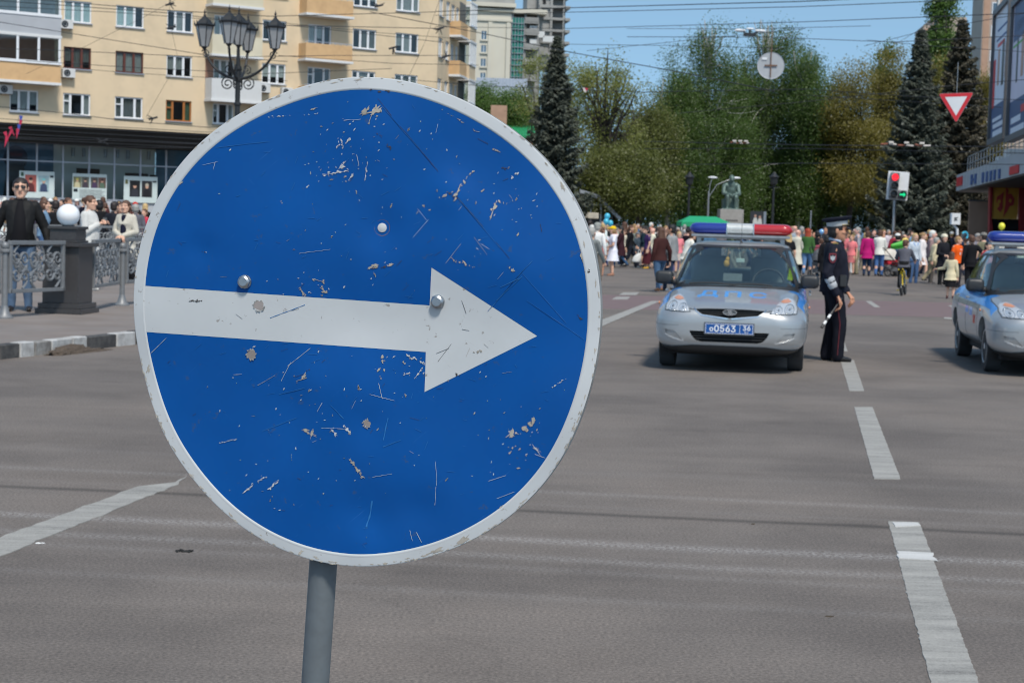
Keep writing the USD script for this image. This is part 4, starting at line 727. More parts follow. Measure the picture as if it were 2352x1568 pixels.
    for s in (-1, 1): face += [MF(ell((s * .054, .008, -.004), .007, .013, .020, 8)), bone((s * .010, -.058, .020), (s * .034, -.050, .020), .0055, .005, 6), bone((s * .028, -.044, -.014), (s * .038, -.030, -.012), .014, .012, 6)]
    HM = trimesh.transformations.rotation_matrix(headyaw, (0, 0, 1)) @ trimesh.transformations.rotation_matrix(headpitch, (1, 0, 0)); HM[:3, 3] = hc
    def hx(m): m = TM(m) if isinstance(m, m3.Manifold) else m.copy(); m.apply_transform(HM); return m
    bodies += [MF(hx(union(face))), bone(nk - (0, 0, .03), hc - (0, -.012, .045), .034, .032, n)]
    body = union(bodies)
    if lod == 0: body = TM(body.refine_to_length(.013)); trimesh.smoothing.filter_taubin(body, .5, .53, 8)
    else: body = TM(body.simplify({1: .0022, 2: .005}[lod]))
    def sc(m): m = TM(m) if isinstance(m, m3.Manifold) else m.copy(); m.apply_scale(h); return m
    BODY = obj('body', sc(body), skinmat(skin), P, smooth=60)
    kind, col = top[0], top[1]; tm = top[2] if len(top) > 2 else cloth(col)
    def fin(m):
        if lod == 0: m = TM(m.refine_to_length(.012)); v = m.vertices; w = meshkit.fbm(v * (26, 26, 13) + 7, 3, 3) - .5; trimesh.smoothing.filter_taubin(m, .5, .53, 4); m.vertices = m.vertices + m.vertex_normals * (w * .014)[:, None]; return m
        return TM(m.simplify({1: .0022, 2: .005}[lod]))
    zend = {'jacket': .49, 'tee': .48, 'hoodie': .47, 'coat': .30, 'longcoat': .26, 'dress': .30, 'suit': .44, 'shirt': .50, 'tunic': .40}[kind]; bulk = {'jacket': .016, 'tee': .009, 'hoodie': .018, 'coat': .018, 'longcoat': .02, 'dress': .012, 'suit': .014, 'shirt': .010, 'tunic': .014}[kind]
    parts = []
    rr = []
    for z, rx, ry, yo in [(zend, .098, .076, .006)] + [t for t in TS if t[0] > zend + .02 and t[0] < .845]:
        k = bulk + max(0, .58 - z) * (.16 if kind in ('coat', 'longcoat', 'dress', 'tunic') else .05); 
        if z < .5: yo = .006
        rr.append(oval(lnk(z) + (0, yo, z), rx * (1 if z > .5 else 1.02) + k, ry + k, nt))
    parts.append(MF(loft(rr)))
    for s in (-1, 1):
        parts.append(bone(J['sh', s] + (-s * .012, 0, -.005), J['el', s], .036 + bulk * .55, .027 + bulk * .5, n))
        if kind in ('tee', 'dress') or not sleeves:
            parts[-1] = bone(J['sh', s] + (-s * .012, 0, -.005), J['sh', s] * .45 + J['el', s] * .55, .036 + bulk * .6, .034 + bulk * .5, n)
        else: parts.append(bone(J['el', s], J['wr', s] * .93 + J['el', s] * .07, .027 + bulk * .5, .020 + bulk * .35, n))
    TOP = obj({'tee': 'shirt', 'hoodie': 'jacket', 'suit': 'jacket', 'longcoat': 'coat', 'tunic': 'coat'}.get(kind, kind), sc(fin(union(parts))), tm, P, smooth=55)
    if kind in ('jacket', 'suit', 'coat', 'longcoat', 'hoodie', 'shirt') and lod < 2:
        obj('collar', sc(union([bone((s * .034, -.022, .838) + lnk(.84), (s * .018, .034, .848) + lnk(.84), .015, .015, 8) for s in (-1, 1)] + [bone((.02, .036, .848) + lnk(.84), (-.02, .036, .848) + lnk(.84), .014, .014, 8)])), tm, TOP, smooth=55)
    bk, bc = bottom[0], bottom[1]; bm = cloth(bc)
    if bk in ('trousers', 'jeans', 'shorts'):
        parts = [MF(loft([oval((0, yo, z), rx + .007, ry + .007, nt) for z, rx, ry, yo in TS[:4]]))]
        for s in (-1, 1):
            a = J['ank', s] + (0, 0, .002)
            if bk == 'shorts': parts.append(bone(J['hip', s], J['knee', s] * .8 + J['hip', s] * .2, .066, .052, n))
            else:
                w0, w1 = {'trousers': (.048, .039), 'jeans': (.042, .030)}[bk] if not wide else (.050, .041)
                parts += [bone(J['hip', s], J['knee', s], .066, w0, n), bone(J['knee', s], a, w0, w1, n)]
        obj('trousers' if bk != 'shorts' else 'shorts', sc(fin(union(parts))), bm, P, smooth=55)
    elif bk in ('skirt', 'longskirt', 'midskirt'):
        z1 = {'skirt': .30, 'midskirt': .25, 'longskirt': .12}[bk]; obj('skirt', sc(loft([oval((0, .006, z), .078 + (.58 - z) * .12, .068 + (.58 - z) * .14, nt) for z in np.linspace(z1, .60, 7)])), bm, P, smooth=55)
    if shoes is not None:
        for s in (-1, 1):
            a = J['ank', s]; sh = TM(union([m3.Manifold.hull_points(np.vstack([_sv_get(8) * r + q for r, q in ((.023, a + (0, .020, -.016)), (.022, a + (s * .006, -.035, -.018)), (.017, a + (s * .010, -.085, -.024)))])), bone(a + (0, .006, .01), a + (0, .004, -.01), .026, .026, 8)])); sh.vertices[:, 2] = np.maximum(sh.vertices[:, 2], a[2] - .0395); obj('shoe', sc(sh), cmat('leather', shoes, rough=.4, var=.1), P, smooth=50)
    hs, hcol = hair; hm = cmat('hair', HAIR[hcol], rough=.6, var=.25, scale=40)
    hair_m = None
    if hs != 'bald':
        cap_ = MF(ell((0, .008, .020), .058, .068, .060, nt)); cut = MF(BB(-.2, .2, -.2, -.030, -.3, .034)) + MF(BB(-.2, .2, -.2, .012, -.3, -.012)) if hs in ('short',) else MF(BB(-.2, .2, -.2, -.036, -.3, .036)) + MF(BB(-.036, .036, -.2, .0, -.3, .03))
        hp = cap_ - cut
        if hs == 'short': hp = hp + (MF(ell((0, .022, -.012), .054, .052, .050, nt)) - MF(BB(-.2, .2, -.3, .012, -.3, .3)) - MF(BB(-.2, .2, -.3, .3, -.3, -.055)))
        if hs == 'bob': hp = hp + (MF(ell((0, .016, -.022), .064, .060, .062, nt)) - MF(BB(-.050, .050, -.3, .0, -.3, .3)) - MF(BB(-.2, .2, -.3, -.012, -.3, .3)))
        if hs == 'long': hp = hp + (MF(loft([oval((0, .030 + yo, z), rx, ry, nt) for z, rx, ry, yo in ((-.26, .030, .018, .03), (-.20, .055, .028, .03), (-.12, .064, .034, .018), (-.05, .062, .040, .004), (.0, .058, .042, 0), (.03, .05, .04, 0))])))
        if hs == 'bun': hp = hp + MF(ell((0, .075, .03), .028, .026, .026, 10))
        hm_ = hx(hp)
        if lod < 2: v = hm_.vertices; hm_.vertices = v + (meshkit.fbm(v * 60, 2, 4) - .5)[:, None] * .008
        hair_m = obj('hair', sc(hm_), hm, P, smooth=60)
    if hs == 'bald':
        pass
    if lod == 0:
        e_ = [hx(ell((s * .021, -.0515, .005), .0075, .004, .0035, 10)) for s in (-1, 1)]
        for m_ in e_: obj('eye', sc(m_), cmat('eye', (60, 50, 45), rough=.2), BODY)
        for s in (-1, 1): obj('eyebrow', sc(hx(union([bone((s * .010, -.061, .021), (s * .034, -.052, .022), .0035, .0022, 6)]))), hm, BODY)
        obj('lips', sc(hx(union([bone((-.013, -.0565, -.038), (.013, -.0565, -.038), .0032, .0032, 6)]))), cmat('lip', (165, 95, 85), rough=.5), BODY)
    if hat:
        hk, hcl = hat; hmn = cloth(hcl)
        if hk == 'cap': obj('cap', sc(hx(union([MF(ell((0, .004, .036), .063, .072, .050, nt)) - MF(BB(-.2, .2, -.2, .2, -.2, .026)), MF(ell((0, -.078, .030), .048, .048, .006, 12)) - MF(BB(-.2, .2, -.05, .2, -.2, .2))]))), hmn, P, smooth=50)
        if hk == 'beanie': obj('hat', sc(hx(MF(ell((0, .006, .03), .064, .073, .056, nt)) - MF(BB(-.2, .2, -.2, .2, -.2, .018)))), hmn, P, smooth=50)
        if hk == 'scarf': obj('headscarf', sc(hx(MF(ell((0, .012, .012), .064, .072, .072, nt)) - MF(BB(-.043, .043, -.2, -.0, -.09, .045)))), hmn, P, smooth=50)
        if hk == 'brim': obj('hat', sc(hx(union([MF(ell((0, .004, .036), .060, .068, .050, nt)) - MF(BB(-.2, .2, -.2, .2, -.2, .026)), MF(cyl((0, 0, .026), (0, 0, .032), .098, .09, n=16))]))), hmn, P, smooth=50)
    if extra: extra(P, lambda m: sc(m), lambda m: sc(hx(m)), J, h, TOP)
    PERS[P] = (J, h); return P
def wpos(P, local):   # a local point of a placed person, in the world
    m = UsdGeom.Xformable(stage.GetPrimAtPath(P)).GetLocalTransformation(); return np.array(m.Transform(Gf.Vec3d(*map(float, local))))
def face_to(yaw_deg): return math.radians(yaw_deg)   # 0 faces the camera, 90 faces right in the picture, 180 away, -90 left
def pp(label, x, ytop, yfeet, yaw, **k):
    """person on the road: feet and top of the head read from the photograph"""
    g = gnd(x, yfeet); d = (g - C0) @ CF; h = (yfeet - ytop) * d / FPX / .995
    return person(label, (g[0], g[1], 0.0), h, math.radians(yaw), **k)
def pk(label, x, ytop, depth, yaw, h, **k):
    """person whose feet are hidden: head height and distance"""
    t = at(x, ytop, depth); return person(label, (t[0], t[1], t[2] - h), h, math.radians(yaw), **k)
def on_plaza(label, x, ytop, depth, yaw, **k):
    t = at(x, ytop, depth); z = zp(t[1]); return person(label, (t[0], t[1], z), t[2] - z, math.radians(yaw), **k)

# ---------------------------------------------------------------- the traffic officer
navy = mat('uniform_navy', (.010, .011, .020), .8, .2, 9, spec=.2, bump=.3, bscale=14); mat('reflect_grey', (.42, .43, .44), .4, .1); mat('cap_band', (.40, .41, .41), .6, .1); mat('gold', (.55, .38, .12), .3, .1, metal=.8); mat('badge_red', (.22, .025, .035), .5, .1); mat('baton_white', (.72, .73, .73), .5, .05); mat('shirt_blue', (.30, .38, .5), .7, .08)
def officer_extra(P, sc, hs, J, h, TOP):
    # peaked cap: grey band, black visor, wide crown tilted up at the front
    band_ = loft([oval((0, .004, z), rx, ry, 28) for z, rx, ry in ((.024, .060, .070), (.030, .062, .072), (.058, .066, .076), (.064, .062, .072))]); tilt = lambda m: rotm(m, -.14, (1, 0, 0), (0, .05, .03))
    K = obj('peaked_cap', sc_(hs, tilt(loft([oval((0, yo, z), rx, ry, 28) for z, rx, ry, yo in ((.055, .064, .074, .004), (.063, .074, .086, .006), (.074, .087, .104, .004), (.082, .089, .106, .002), (.087, .085, .102, 0), (.089, .05, .06, 0))]))), navy, P, smooth=50)
    obj('cap_band', sc_(hs, tilt(band_)), 'cap_band', K); obj('visor', sc_(hs, TM(MF(rotm(ell((0, -.060, .022), .056, .062, .007, 20), .42, (1, 0, 0), (0, -.06, .022))) - MF(BB(-.2, .2, -.058, .2, -.2, .2)))), 'black_plastic', K); obj('cockade', sc_(hs, tilt(ell((0, -.074, .050), .011, .006, .013, 12))), 'gold', K); obj('cap_cord', sc_(hs, tilt(tube([(.062 * math.sin(a), .004 - .078 * math.cos(a), .030 - .004 * math.cos(a)) for a in np.linspace(-1.2, 1.2, 12)], .003))), 'gold', K)
    for s in (-1, 1):
        el_, wr = J['el', s], J['wr', s]
        for t in (.28, .52):
            a, b = el_ + (wr - el_) * t, el_ + (wr - el_) * (t + .07); obj('reflective_band', sc(TM(bone(a, b, .0375 - t * .008, .0365 - t * .008, 16))), 'reflect_grey', TOP)
        m_ = J['sh', s] * .62 + J['el', s] * .38 + (s * .043, 0, .002)
        sh = Polygon([(-.024, .033), (.024, .033), (.026, -.004), (.015, -.026), (0, -.035), (-.015, -.026), (-.026, -.004)])
        def patch(pl, th): q = prismX(pl, 0, th); q.vertices = q.vertices * (s, 1, 1) + m_; q.fix_normals(); return sc(q)
        PT = obj('sleeve_patch', patch(sh, .006), 'badge_red', TOP); obj('patch_field', patch(sh.buffer(-.007), .0075), navy, PT); obj('patch_emblem', patch(Polygon([(-.018, .016), (-.006, .010), (0, .020), (.006, .010), (.018, .016), (.014, -.010), (.006, -.014), (0, -.022), (-.006, -.014), (-.014, -.010)]), .009), 'reflect_grey', PT); obj('patch_band', patch(Polygon([(-.019, .025), (.019, .025), (.019, .030), (-.019, .030)]), .0085), 'badge_red', PT)
        obj('epaulette', sc(rbox(.028, .036, .012, .004, J['sh', s] + (-s * .02, 0, .042))), 'gold', TOP)
    obj('shirt_collar', sc(union([bone((s * .032, -.026, .850), (s * .014, .036, .868), .011, .012, 10) for s in (-1, 1)] + [bone((-.014, .036, .868), (.014, .036, .868), .012, .012, 10)])), 'shirt_blue', P)
    obj('belt_pouch', sc(rbox(.05, .055, .085, .012, (-.10, -.055, .575))), 'black_plastic', P); obj('belt', sc(loft([oval((0, 0, z), .102, .086, 28) for z in (.535, .562)])), 'black_plastic', P)
    for s in (-1, 1): obj('trouser_piping', sc(tube([J['hip', s] + (s * .066, 0, .02), J['knee', s] + (s * .054, .002, 0), J['ank', s] + (s * .045, .003, .01)], .0019)), 'badge_red', P)
def sc_(hs, m): return hs(m)
_g = gnd(1908, 829); _k = FPX / ((_g - C0) @ CF)
OFFH = 1.70
OFF = person('officer in dark navy uniform and peaked cap standing in profile with hands together', (_g[0], _g[1], 0), OFFH, math.radians(84), top=('jacket', (20, 22, 32), navy), bottom=('trousers', (20, 22, 32)), hair=('short', 'black'), skin='tan', arms=('side', 'clasp'), legs='contra', shoes=(16, 15, 16), lod=0, belly=.35, wide=True, extra=officer_extra)
_J = PERS[OFF][0]; _hp = _J['wr', -1] * OFFH + (0, -.03, -.09)
_b0 = wpos(OFF, _hp); _b1 = gnd(1884, 800); 
_b1 = at(1887, 752, (_b0 - C0) @ CF - .16); _d = (_b1 - _b0) / np.linalg.norm(_b1 - _b0); BT = thing('traffic_baton', 'black and white striped traffic baton held by the officer', 'baton', _b0)
_L = np.linalg.norm(_b1 - _b0)
obj('handle', cyl((0, 0, 0) - _d * .06, _d * .16, .011, n=12), 'black_plastic', BT)
_st = np.linspace(.16, _L, 6)
for i in range(5): obj('white_band' if i % 2 else 'black_band', cyl(_d * _st[i], _d * _st[i + 1], .0165, n=14), 'baton_white' if i % 2 else 'black_plastic', BT)

# ---------------------------------------------------------------- three people by the railing at left
leather = mat('black_leather', (.008, .0078, .0078), .7, .3, 12, spec=.3, bump=.4, bscale=14); jeans = (86, 108, 134)
def man_extra(P, sc, hs, J, h, TOP):
    G_ = obj('sunglasses', hs(cat(rbox(.036, .010, .022, .004, (.021, -.062, .006)), rbox(.036, .010, .022, .004, (-.021, -.062, .006)), B(.012, .004, .004, (0, -.066, .010)), B(.003, .07, .005, (.050, -.028, .010)), B(.003, .07, .005, (-.050, -.028, .010)))), 'black_plastic', P)
    obj('shirt', sc(loft([oval((0, y, z), rx, ry, 24) for z, rx, ry, y in ((.49, .072, .080, -.036), (.60, .066, .086, -.046), (.66, .062, .084, -.040), (.72, .056, .078, -.030), (.79, .046, .058, -.022), (.845, .040, .042, -.006))])), cloth((22, 21, 24)), P, smooth=60)
on_plaza('man in sunglasses, open black leather jacket and jeans standing behind the railing', 48, 410, 23.6, 12, top=('jacket', (0, 0, 0), leather), bottom=('jeans', jeans), hair=('short', 'dark'), skin='light', arms=('out', 'out'), lod=0, belly=.5, extra=man_extra)
mat('wool_white', (.56, .55, .52), .9, .08, 12, bump=.4, bscale=30, sheen=.3); mat('coat_cream', (.52, .48, .40), .85, .1, 8, bump=.35, bscale=12)
def phone(P, sc, hs, J, h, TOP): pass
W1 = on_plaza('woman in long white coat in profile, behind the globe lamp, holding a phone', 206, 450, 29.6, 78, top=('longcoat', (0, 0, 0), 'wool_white'), bottom=('trousers', (205, 202, 196)), hair=('bun', 'brown'), arms=('phone', 'phone'), female=True, lod=0, belly=.35, legs='step', shoes=(190, 186, 180))
_J, _h = PERS[W1]; q = wpos(W1, (_J['wr', 1] * .5 + _J['wr', -1] * .5) * _h + np.array([0, -.09, .05]))
T_ = thing('phone', 'small dark phone held up by the woman in white', 'phone', q); obj('case', rbox(.075, .016, .14, .006), 'black_plastic', T_); obj('screen', rbox(.062, .004, .11, .001, (0, -.008, 0)), 'trim_grey', T_)
def cream_extra(P, sc, hs, J, h, TOP): obj('top', sc(loft([oval((0, -.026, z), rx, ry, 20) for z, rx, ry in ((.36, .050, .082), (.50, .046, .084), (.66, .048, .082), (.80, .042, .056), (.83, .034, .042))])), cloth((24, 26, 44)), P, smooth=60)
on_plaza('woman in cream jacket over a navy top, hands at her front, behind the railing', 290, 461, 32.6, -14, top=('coat', (0, 0, 0), 'coat_cream'), bottom=('trousers', (26, 24, 27)), hair=('bob', 'brown'), arms=('hold', 'hold'), female=True, lod=0, extra=cream_extra, legs='step')
# ================================================================ THE CROWD ON THE STREET
def cx3(c): return (1460 + c / 7.84) / 1.0884
def cy3(c): return (540 + c / 7.84) / 1.0884
def cx4(c): return (1960 + c / 7.84) / 1.0884
def cy4(c): return (560 + c / 7.84) / 1.0884
def cx5(c): return (2240 + c / 7.128) / 1.0884
def cy5(c): return (540 + c / 7.128) / 1.0884
cream, white, blk, denim = (214, 206, 186), (226, 224, 220), (26, 26, 29), (72, 98, 134)
pk('elderly grey-haired man in grey suit, half hidden by the blue sign', cx3(150), 523, 40, 150, 1.62, top=('suit', (118, 122, 120)), bottom=('trousers', (90, 92, 92)), hair=('short', 'grey'), arms=('swingf', 'down'))
pk('man in grey flat cap and white shirt behind the grey-suited man', cx3(265), 512, 49, 160, 1.68, top=('shirt', white), bottom=('trousers', (110, 104, 96)), hair=('short', 'grey'), hat=('cap', (140, 142, 136)))
pk('woman in orange-red blouse close beside the white-dressed girl', cx3(345), 522, 53, 120, 1.55, top=('tee', (196, 62, 34)), bottom=('skirt', (60, 40, 44)), hair=('bob', 'brown'), female=True, skin='tan', arms=('hold', 'down'))
pp('bare-legged girl in yellow cap and long white shirt dress', cx3(545), 521, 633, -85, top=('dress', (226, 226, 236)), bottom=('none', white), hair=('bob', 'fair'), hat=('cap', (228, 186, 20)), arms=('phone', 'hold'), female=True, shoes=(170, 120, 96))
pk('man in white shirt and blue cap far behind the girl in the yellow cap', cx3(430), 527, 66, -60, 1.6, top=('tee', (220, 224, 236)), bottom=('trousers', (40, 60, 120)), hair=('short', 'dark'))
pp('dark-haired woman in maroon jacket and jeans striding left', cx3(705), 522, 615, -95, top=('coat', (52, 26, 34)), bottom=('jeans', (60, 88, 118)), hair=('long', 'black'), female=True, legs='stride', arms=('hold', 'swingf'))
pp('woman in ivory cardigan just behind the maroon jacket', cx3(785), 528, 612, -60, top=('coat', (205, 196, 176)), bottom=('trousers', blk), hair=('bob', 'brown'), female=True)
pp('man in black suit walking with white shoes', cx3(885), 518, 615, 95, top=('suit', (22, 22, 26)), bottom=('trousers', (30, 34, 46)), hair=('short', 'brown'), legs='stride2', arms=('swingb', 'swingf'), shoes=(206, 204, 198))
pp('boy in grey flat cap and dark waistcoat', cx3(1030), 534, 614, 60, top=('jacket', (62, 74, 84)), bottom=('trousers', (44, 46, 60)), hair=('short', 'brown'), hat=('cap', (112, 114, 118)))
pp('woman in dark teal shawl with bent arm', cx3(1150), 520, 613, -100, top=('jacket', (26, 44, 54)), bottom=('skirt', (40, 46, 76)), hair=('bun', 'black'), female=True, arms=('hold', 'front'))
WS = pp('woman in purple top and long maroon skirt carrying a white bag', cx3(1225), 524, 617, -80, top=('tee', (62, 42, 86)), bottom=('longskirt', (72, 26, 34)), hair=('bob', 'dark'), female=True, arms=('carry', 'down'), shoes=(214, 160, 40))
pp('bald stout man in cream zipped jacket and pale grey trousers', cx3(1325), 524.5, 617, -95, top=('jacket', (216, 212, 190)), bottom=('trousers', (160, 166, 160)), hair=('bald', 'grey'), skin='pink', belly=1.0, arms=('down', 'swingf'), legs='step')
pp('long-haired woman in brown leather jacket and jeans behind the car mirror', cx3(1465), 523, 671, -150, top=('jacket', (62, 34, 32)), bottom=('jeans', (66, 92, 120)), hair=('long', 'brown'), female=True, legs='walk', arms=('out', 'down'), shoes=(150, 100, 62))
pp('dark-haired man in mottled grey hoodie, head turned left', cx3(1680), 517, 670, -120, top=('hoodie', (140, 142, 142)), bottom=('jeans', (36, 48, 70)), hair=('short', 'black'), skin='tan', arms=('down', 'down'), legs='walk', headyaw=.2)
pk('person in white jacket leaning an arm forward behind the car roof', cx3(2000), 531, 51, 110, 1.6, top=('jacket', (222, 218, 206)), bottom=('trousers', (190, 186, 176)), hair=('short', 'brown'), arms=('front', 'front'), lean=.3)
pk('blonde child in pink top left of the white jacket', cx3(1865), 532, 57, 20, 1.35, top=('tee', (226, 130, 136)), bottom=('skirt', (190, 170, 160)), hair=('long', 'blonde'), female=True)
pk('man in lilac trousers hidden behind the car windscreen pillar', cx3(1850), 538, 62, 170, 1.5, top=('shirt', (170, 160, 190)), bottom=('trousers', (126, 114, 150)), hair=('short', 'dark'))
# behind and right of the first car
pk('blonde woman with black vest beside the light bar', 1811, 531, 50, 200, 1.62, top=('shirt', blk), bottom=('trousers', blk), hair=('long', 'blonde'), female=True, arms=('down', 'carry'), sleeves=False)
MC = pp('bald man in long cream raincoat with a grey shoulder bag', cx4(240), 528.6, 634, 150, top=('longcoat', (206, 200, 182)), bottom=('trousers', (30, 30, 34)), hair=('bald', 'grey'), skin='pink', arms=('down', 'down'))
pp('red-haired woman in green jumper and light blue jeans', cx4(440), 525.7, 635, 165, top=('jacket', (62, 96, 50)), bottom=('jeans', (92, 124, 160)), hair=('long', 'red'), female=True, legs='walk', arms=('down', 'swingf'))
pk('shaven-headed man above the cream raincoat', 1826, 519, 66, 190, 1.74, top=('jacket', (150, 160, 168)), bottom=('trousers', blk), hair=('bald', 'grey'), skin='pink')
pk('grey-haired man behind the red-haired woman', 1842, 520.5, 68, 170, 1.74, top=('jacket', (80, 84, 90)), bottom=('trousers', blk), hair=('short', 'grey'))
pp('dark-haired woman in black jacket and white trousers pushing a pushchair', cx4(625), 530, 632, 150, top=('jacket', (24, 24, 28)), bottom=('jeans', (216, 214, 210)), hair=('bob', 'black'), female=True, arms=('pram', 'pram'))
pp('child in red and navy patterned top left of the officer', cx4(700), 548, 640, 180, top=('tee', (150, 70, 84)), bottom=('jeans', (58, 88, 112)), hair=('short', 'brown'), shoes=(220, 220, 222))
pk('man with raised head between balloon and officer', 1895, 521, 64, 10, 1.76, top=('jacket', (40, 42, 48)), bottom=('trousers', blk), hair=('short', 'dark'), skin='tan')
pk('black-haired woman with white collar close behind the officer', 1900, 540, 50, 170, 1.5, top=('coat', (24, 24, 27)), bottom=('trousers', blk), hair=('bob', 'black'), female=True)
pp('girl in salmon pink top right of the officer', cx4(1305), 540, 630, -30, top=('tee', (232, 128, 130)), bottom=('skirt', (190, 110, 110)), hair=('bob', 'fair'), female=True)
pp('elderly man in pale grey shirt and khaki trousers', cx4(1415), 523, 630, -100, top=('shirt', (150, 152, 160)), bottom=('trousers', (140, 134, 112)), hair=('short', 'grey'), belly=.7, skin='pink', headyaw=.2)
pk('woman with a pale pink hat right behind the grey shirt', 1965, 527, 66, 150, 1.68, top=('shirt', (226, 196, 180)), bottom=('trousers', white), hair=('bob', 'blonde'), hat=('brim', (226, 190, 178)), female=True)
pp('brown-haired woman in magenta coat walking away', cx4(1610), 531, 634.5, 170, top=('tunic', (176, 26, 104)), bottom=('jeans', (38, 52, 76)), hair=('bob', 'brown'), female=True, legs='step', arms=('down', 'down'))
WH = pp('woman in white hooded jumper and faded jeans pushing a pram', cx4(1850), 529, 634.5, 160, top=('hoodie', (228, 226, 216)), bottom=('jeans', (74, 108, 158)), hair=('bob', 'brown'), female=True, arms=('pram', 'pram'), legs='step', shoes=(40, 34, 36))
pk('child in denim jacket beside the green toy', cx5(165), 551, 52, -70, 1.35, top=('jacket', (96, 122, 148)), bottom=('jeans', denim), hair=('short', 'brown'), arms=('up', 'down'))
pp('elderly man in beige jacket with a strap, striding right', cx5(635), 545.7, 650.5, 100, top=('jacket', (196, 184, 152)), bottom=('trousers', (154, 142, 114)), hair=('short', 'grey'), legs='stride', arms=('swingb', 'front'), belly=.5, lean=.15, shoes=(52, 44, 40), extra=lambda P, sc, hs, J, h, TOP: obj('shoulder_strap', sc(tube([(-.10, -.055, .80), (-.04, -.10, .72), (.05, -.105, .62), (.11, -.06, .53)], .007)), 'black_plastic', TOP))
pk('tall white-haired man in mauve jacket behind the beige jacket', cx5(650), 529.5, 56, 80, 1.72, top=('jacket', (150, 124, 122)), bottom=('trousers', (90, 84, 80)), hair=('short', 'white'), skin='pink')
pp('bare-legged woman in long white jacket behind the cyclist', cx5(445), 534.8, 639.5, 70, top=('coat', (220, 212, 210)), bottom=('skirt', (60, 40, 40)), hair=('bun', 'fair'), female=True, legs='walk')
pk('blonde woman in pale top with a blue lanyard', cx5(340), 536, 55, 20, 1.62, top=('shirt', (196, 204, 212)), bottom=('jeans', denim), hair=('long', 'blonde'), female=True, extra=lambda P, sc, hs, J, h, TOP: obj('lanyard', sc(tube([(-.05, -.05, .82), (0, -.085, .70), (.05, -.05, .82)], .008)), 'stripe_blue', TOP))
pk('woman in white cap and black coat behind the orange shirt', cx5(860), 538, 54, 20, 1.58, top=('coat', (28, 28, 34)), bottom=('trousers', blk), hair=('bob', 'brown'), hat=('beanie', (216, 208, 184)), female=True, arms=('front', 'down'))
BG = pp('fair-haired boy in orange T-shirt with white print', cx5(1070), 544, 660, 40, top=('tee', (226, 90, 24)), bottom=('trousers', (46, 44, 50)), hair=('short', 'fair'), headyaw=.6, extra=lambda P, sc, hs, J, h, TOP: obj('shirt_print', sc(TM(union([MF(rotm(rbox(.05, .02, .018, .004, (0, 0, 0)), a, (0, 1, 0))) for a in (.5,)] + [MF(rbox(.06, .02, .016, .004, (.004, 0, .045))), MF(rbox(.02, .02, .05, .004, (-.014, 0, -.035)))]).translate((0, -.068, .70)))), 'white_paint', TOP))
pp('man in black suit seen from behind beside the boy in orange', cx5(1310), 541.5, 668, 178, top=('suit', (20, 20, 24)), bottom=('trousers', (20, 20, 24)), hair=('short', 'brown'), arms=('hip', 'down'), legs='contra', belly=.4)
pp('long-haired little girl in cream coat and black skirt', cx5(960), 578.6, 686, 155, top=('tunic', (208, 194, 160)), bottom=('midskirt', (24, 22, 24)), hair=('long', 'brown'), female=True, arms=('down', 'reach'), shoes=(74, 26, 30))
pk('man in olive shirt and grey cap near the second car', cx5(1570), 534.8, 54, 200, 1.66, top=('tee', (116, 112, 90)), bottom=('jeans', denim), hair=('short', 'dark'), hat=('cap', (120, 116, 110)), arms=('front', 'down'))
pk('dark-haired girl in red next to the child in the pink hat', cx5(1640), 556, 47, 30, 1.4, top=('tee', (166, 40, 54)), bottom=('jeans', denim), hair=('long', 'black'), female=True)
pk('small child in pink knitted hat in front of the second car', cx5(1660), 576, 44, 180, 1.1, top=('jacket', (220, 150, 160)), bottom=('jeans', denim), hair=('short', 'fair'), hat=('beanie', (232, 110, 156)))
pk('person in light blue shirt left of the second car light bar', cx5(1785), 551, 47, 150, 1.6, top=('shirt', (128, 160, 210)), bottom=('jeans', denim), hair=('short', 'fair'), arms=('down', 'front'))
pk('woman in white sun hat above the second car light bar', cx5(1915), 535, 62, 200, 1.7, top=('jacket', (200, 196, 190)), bottom=('trousers', blk), hair=('bob', 'fair'), hat=('brim', (222, 218, 208)), female=True)
pk('man with brown hair right of the white sun hat', cx5(2085), 535, 60, 180, 1.7, top=('jacket', (60, 56, 60)), bottom=('trousers', blk), hair=('short', 'brown'))
pk('grey-capped man far left of the second car', cx5(1455), 537, 62, 20, 1.7, top=('jacket', (120, 116, 124)), bottom=('trousers', blk), hair=('short', 'grey'), hat=('cap', (150, 146, 142)))
pk('fair woman in beige beside the grey-capped man', cx5(1710), 540, 60, -20, 1.62, top=('jacket', (172, 160, 140)), bottom=('trousers', blk), hair=('bob', 'fair'), female=True)
pk('woman in white at the right edge beyond the second car', 2346, 537, 60, 180, 1.62, top=('jacket', (214, 208, 196)), bottom=('trousers', blk), hair=('bob', 'blonde'), female=True)

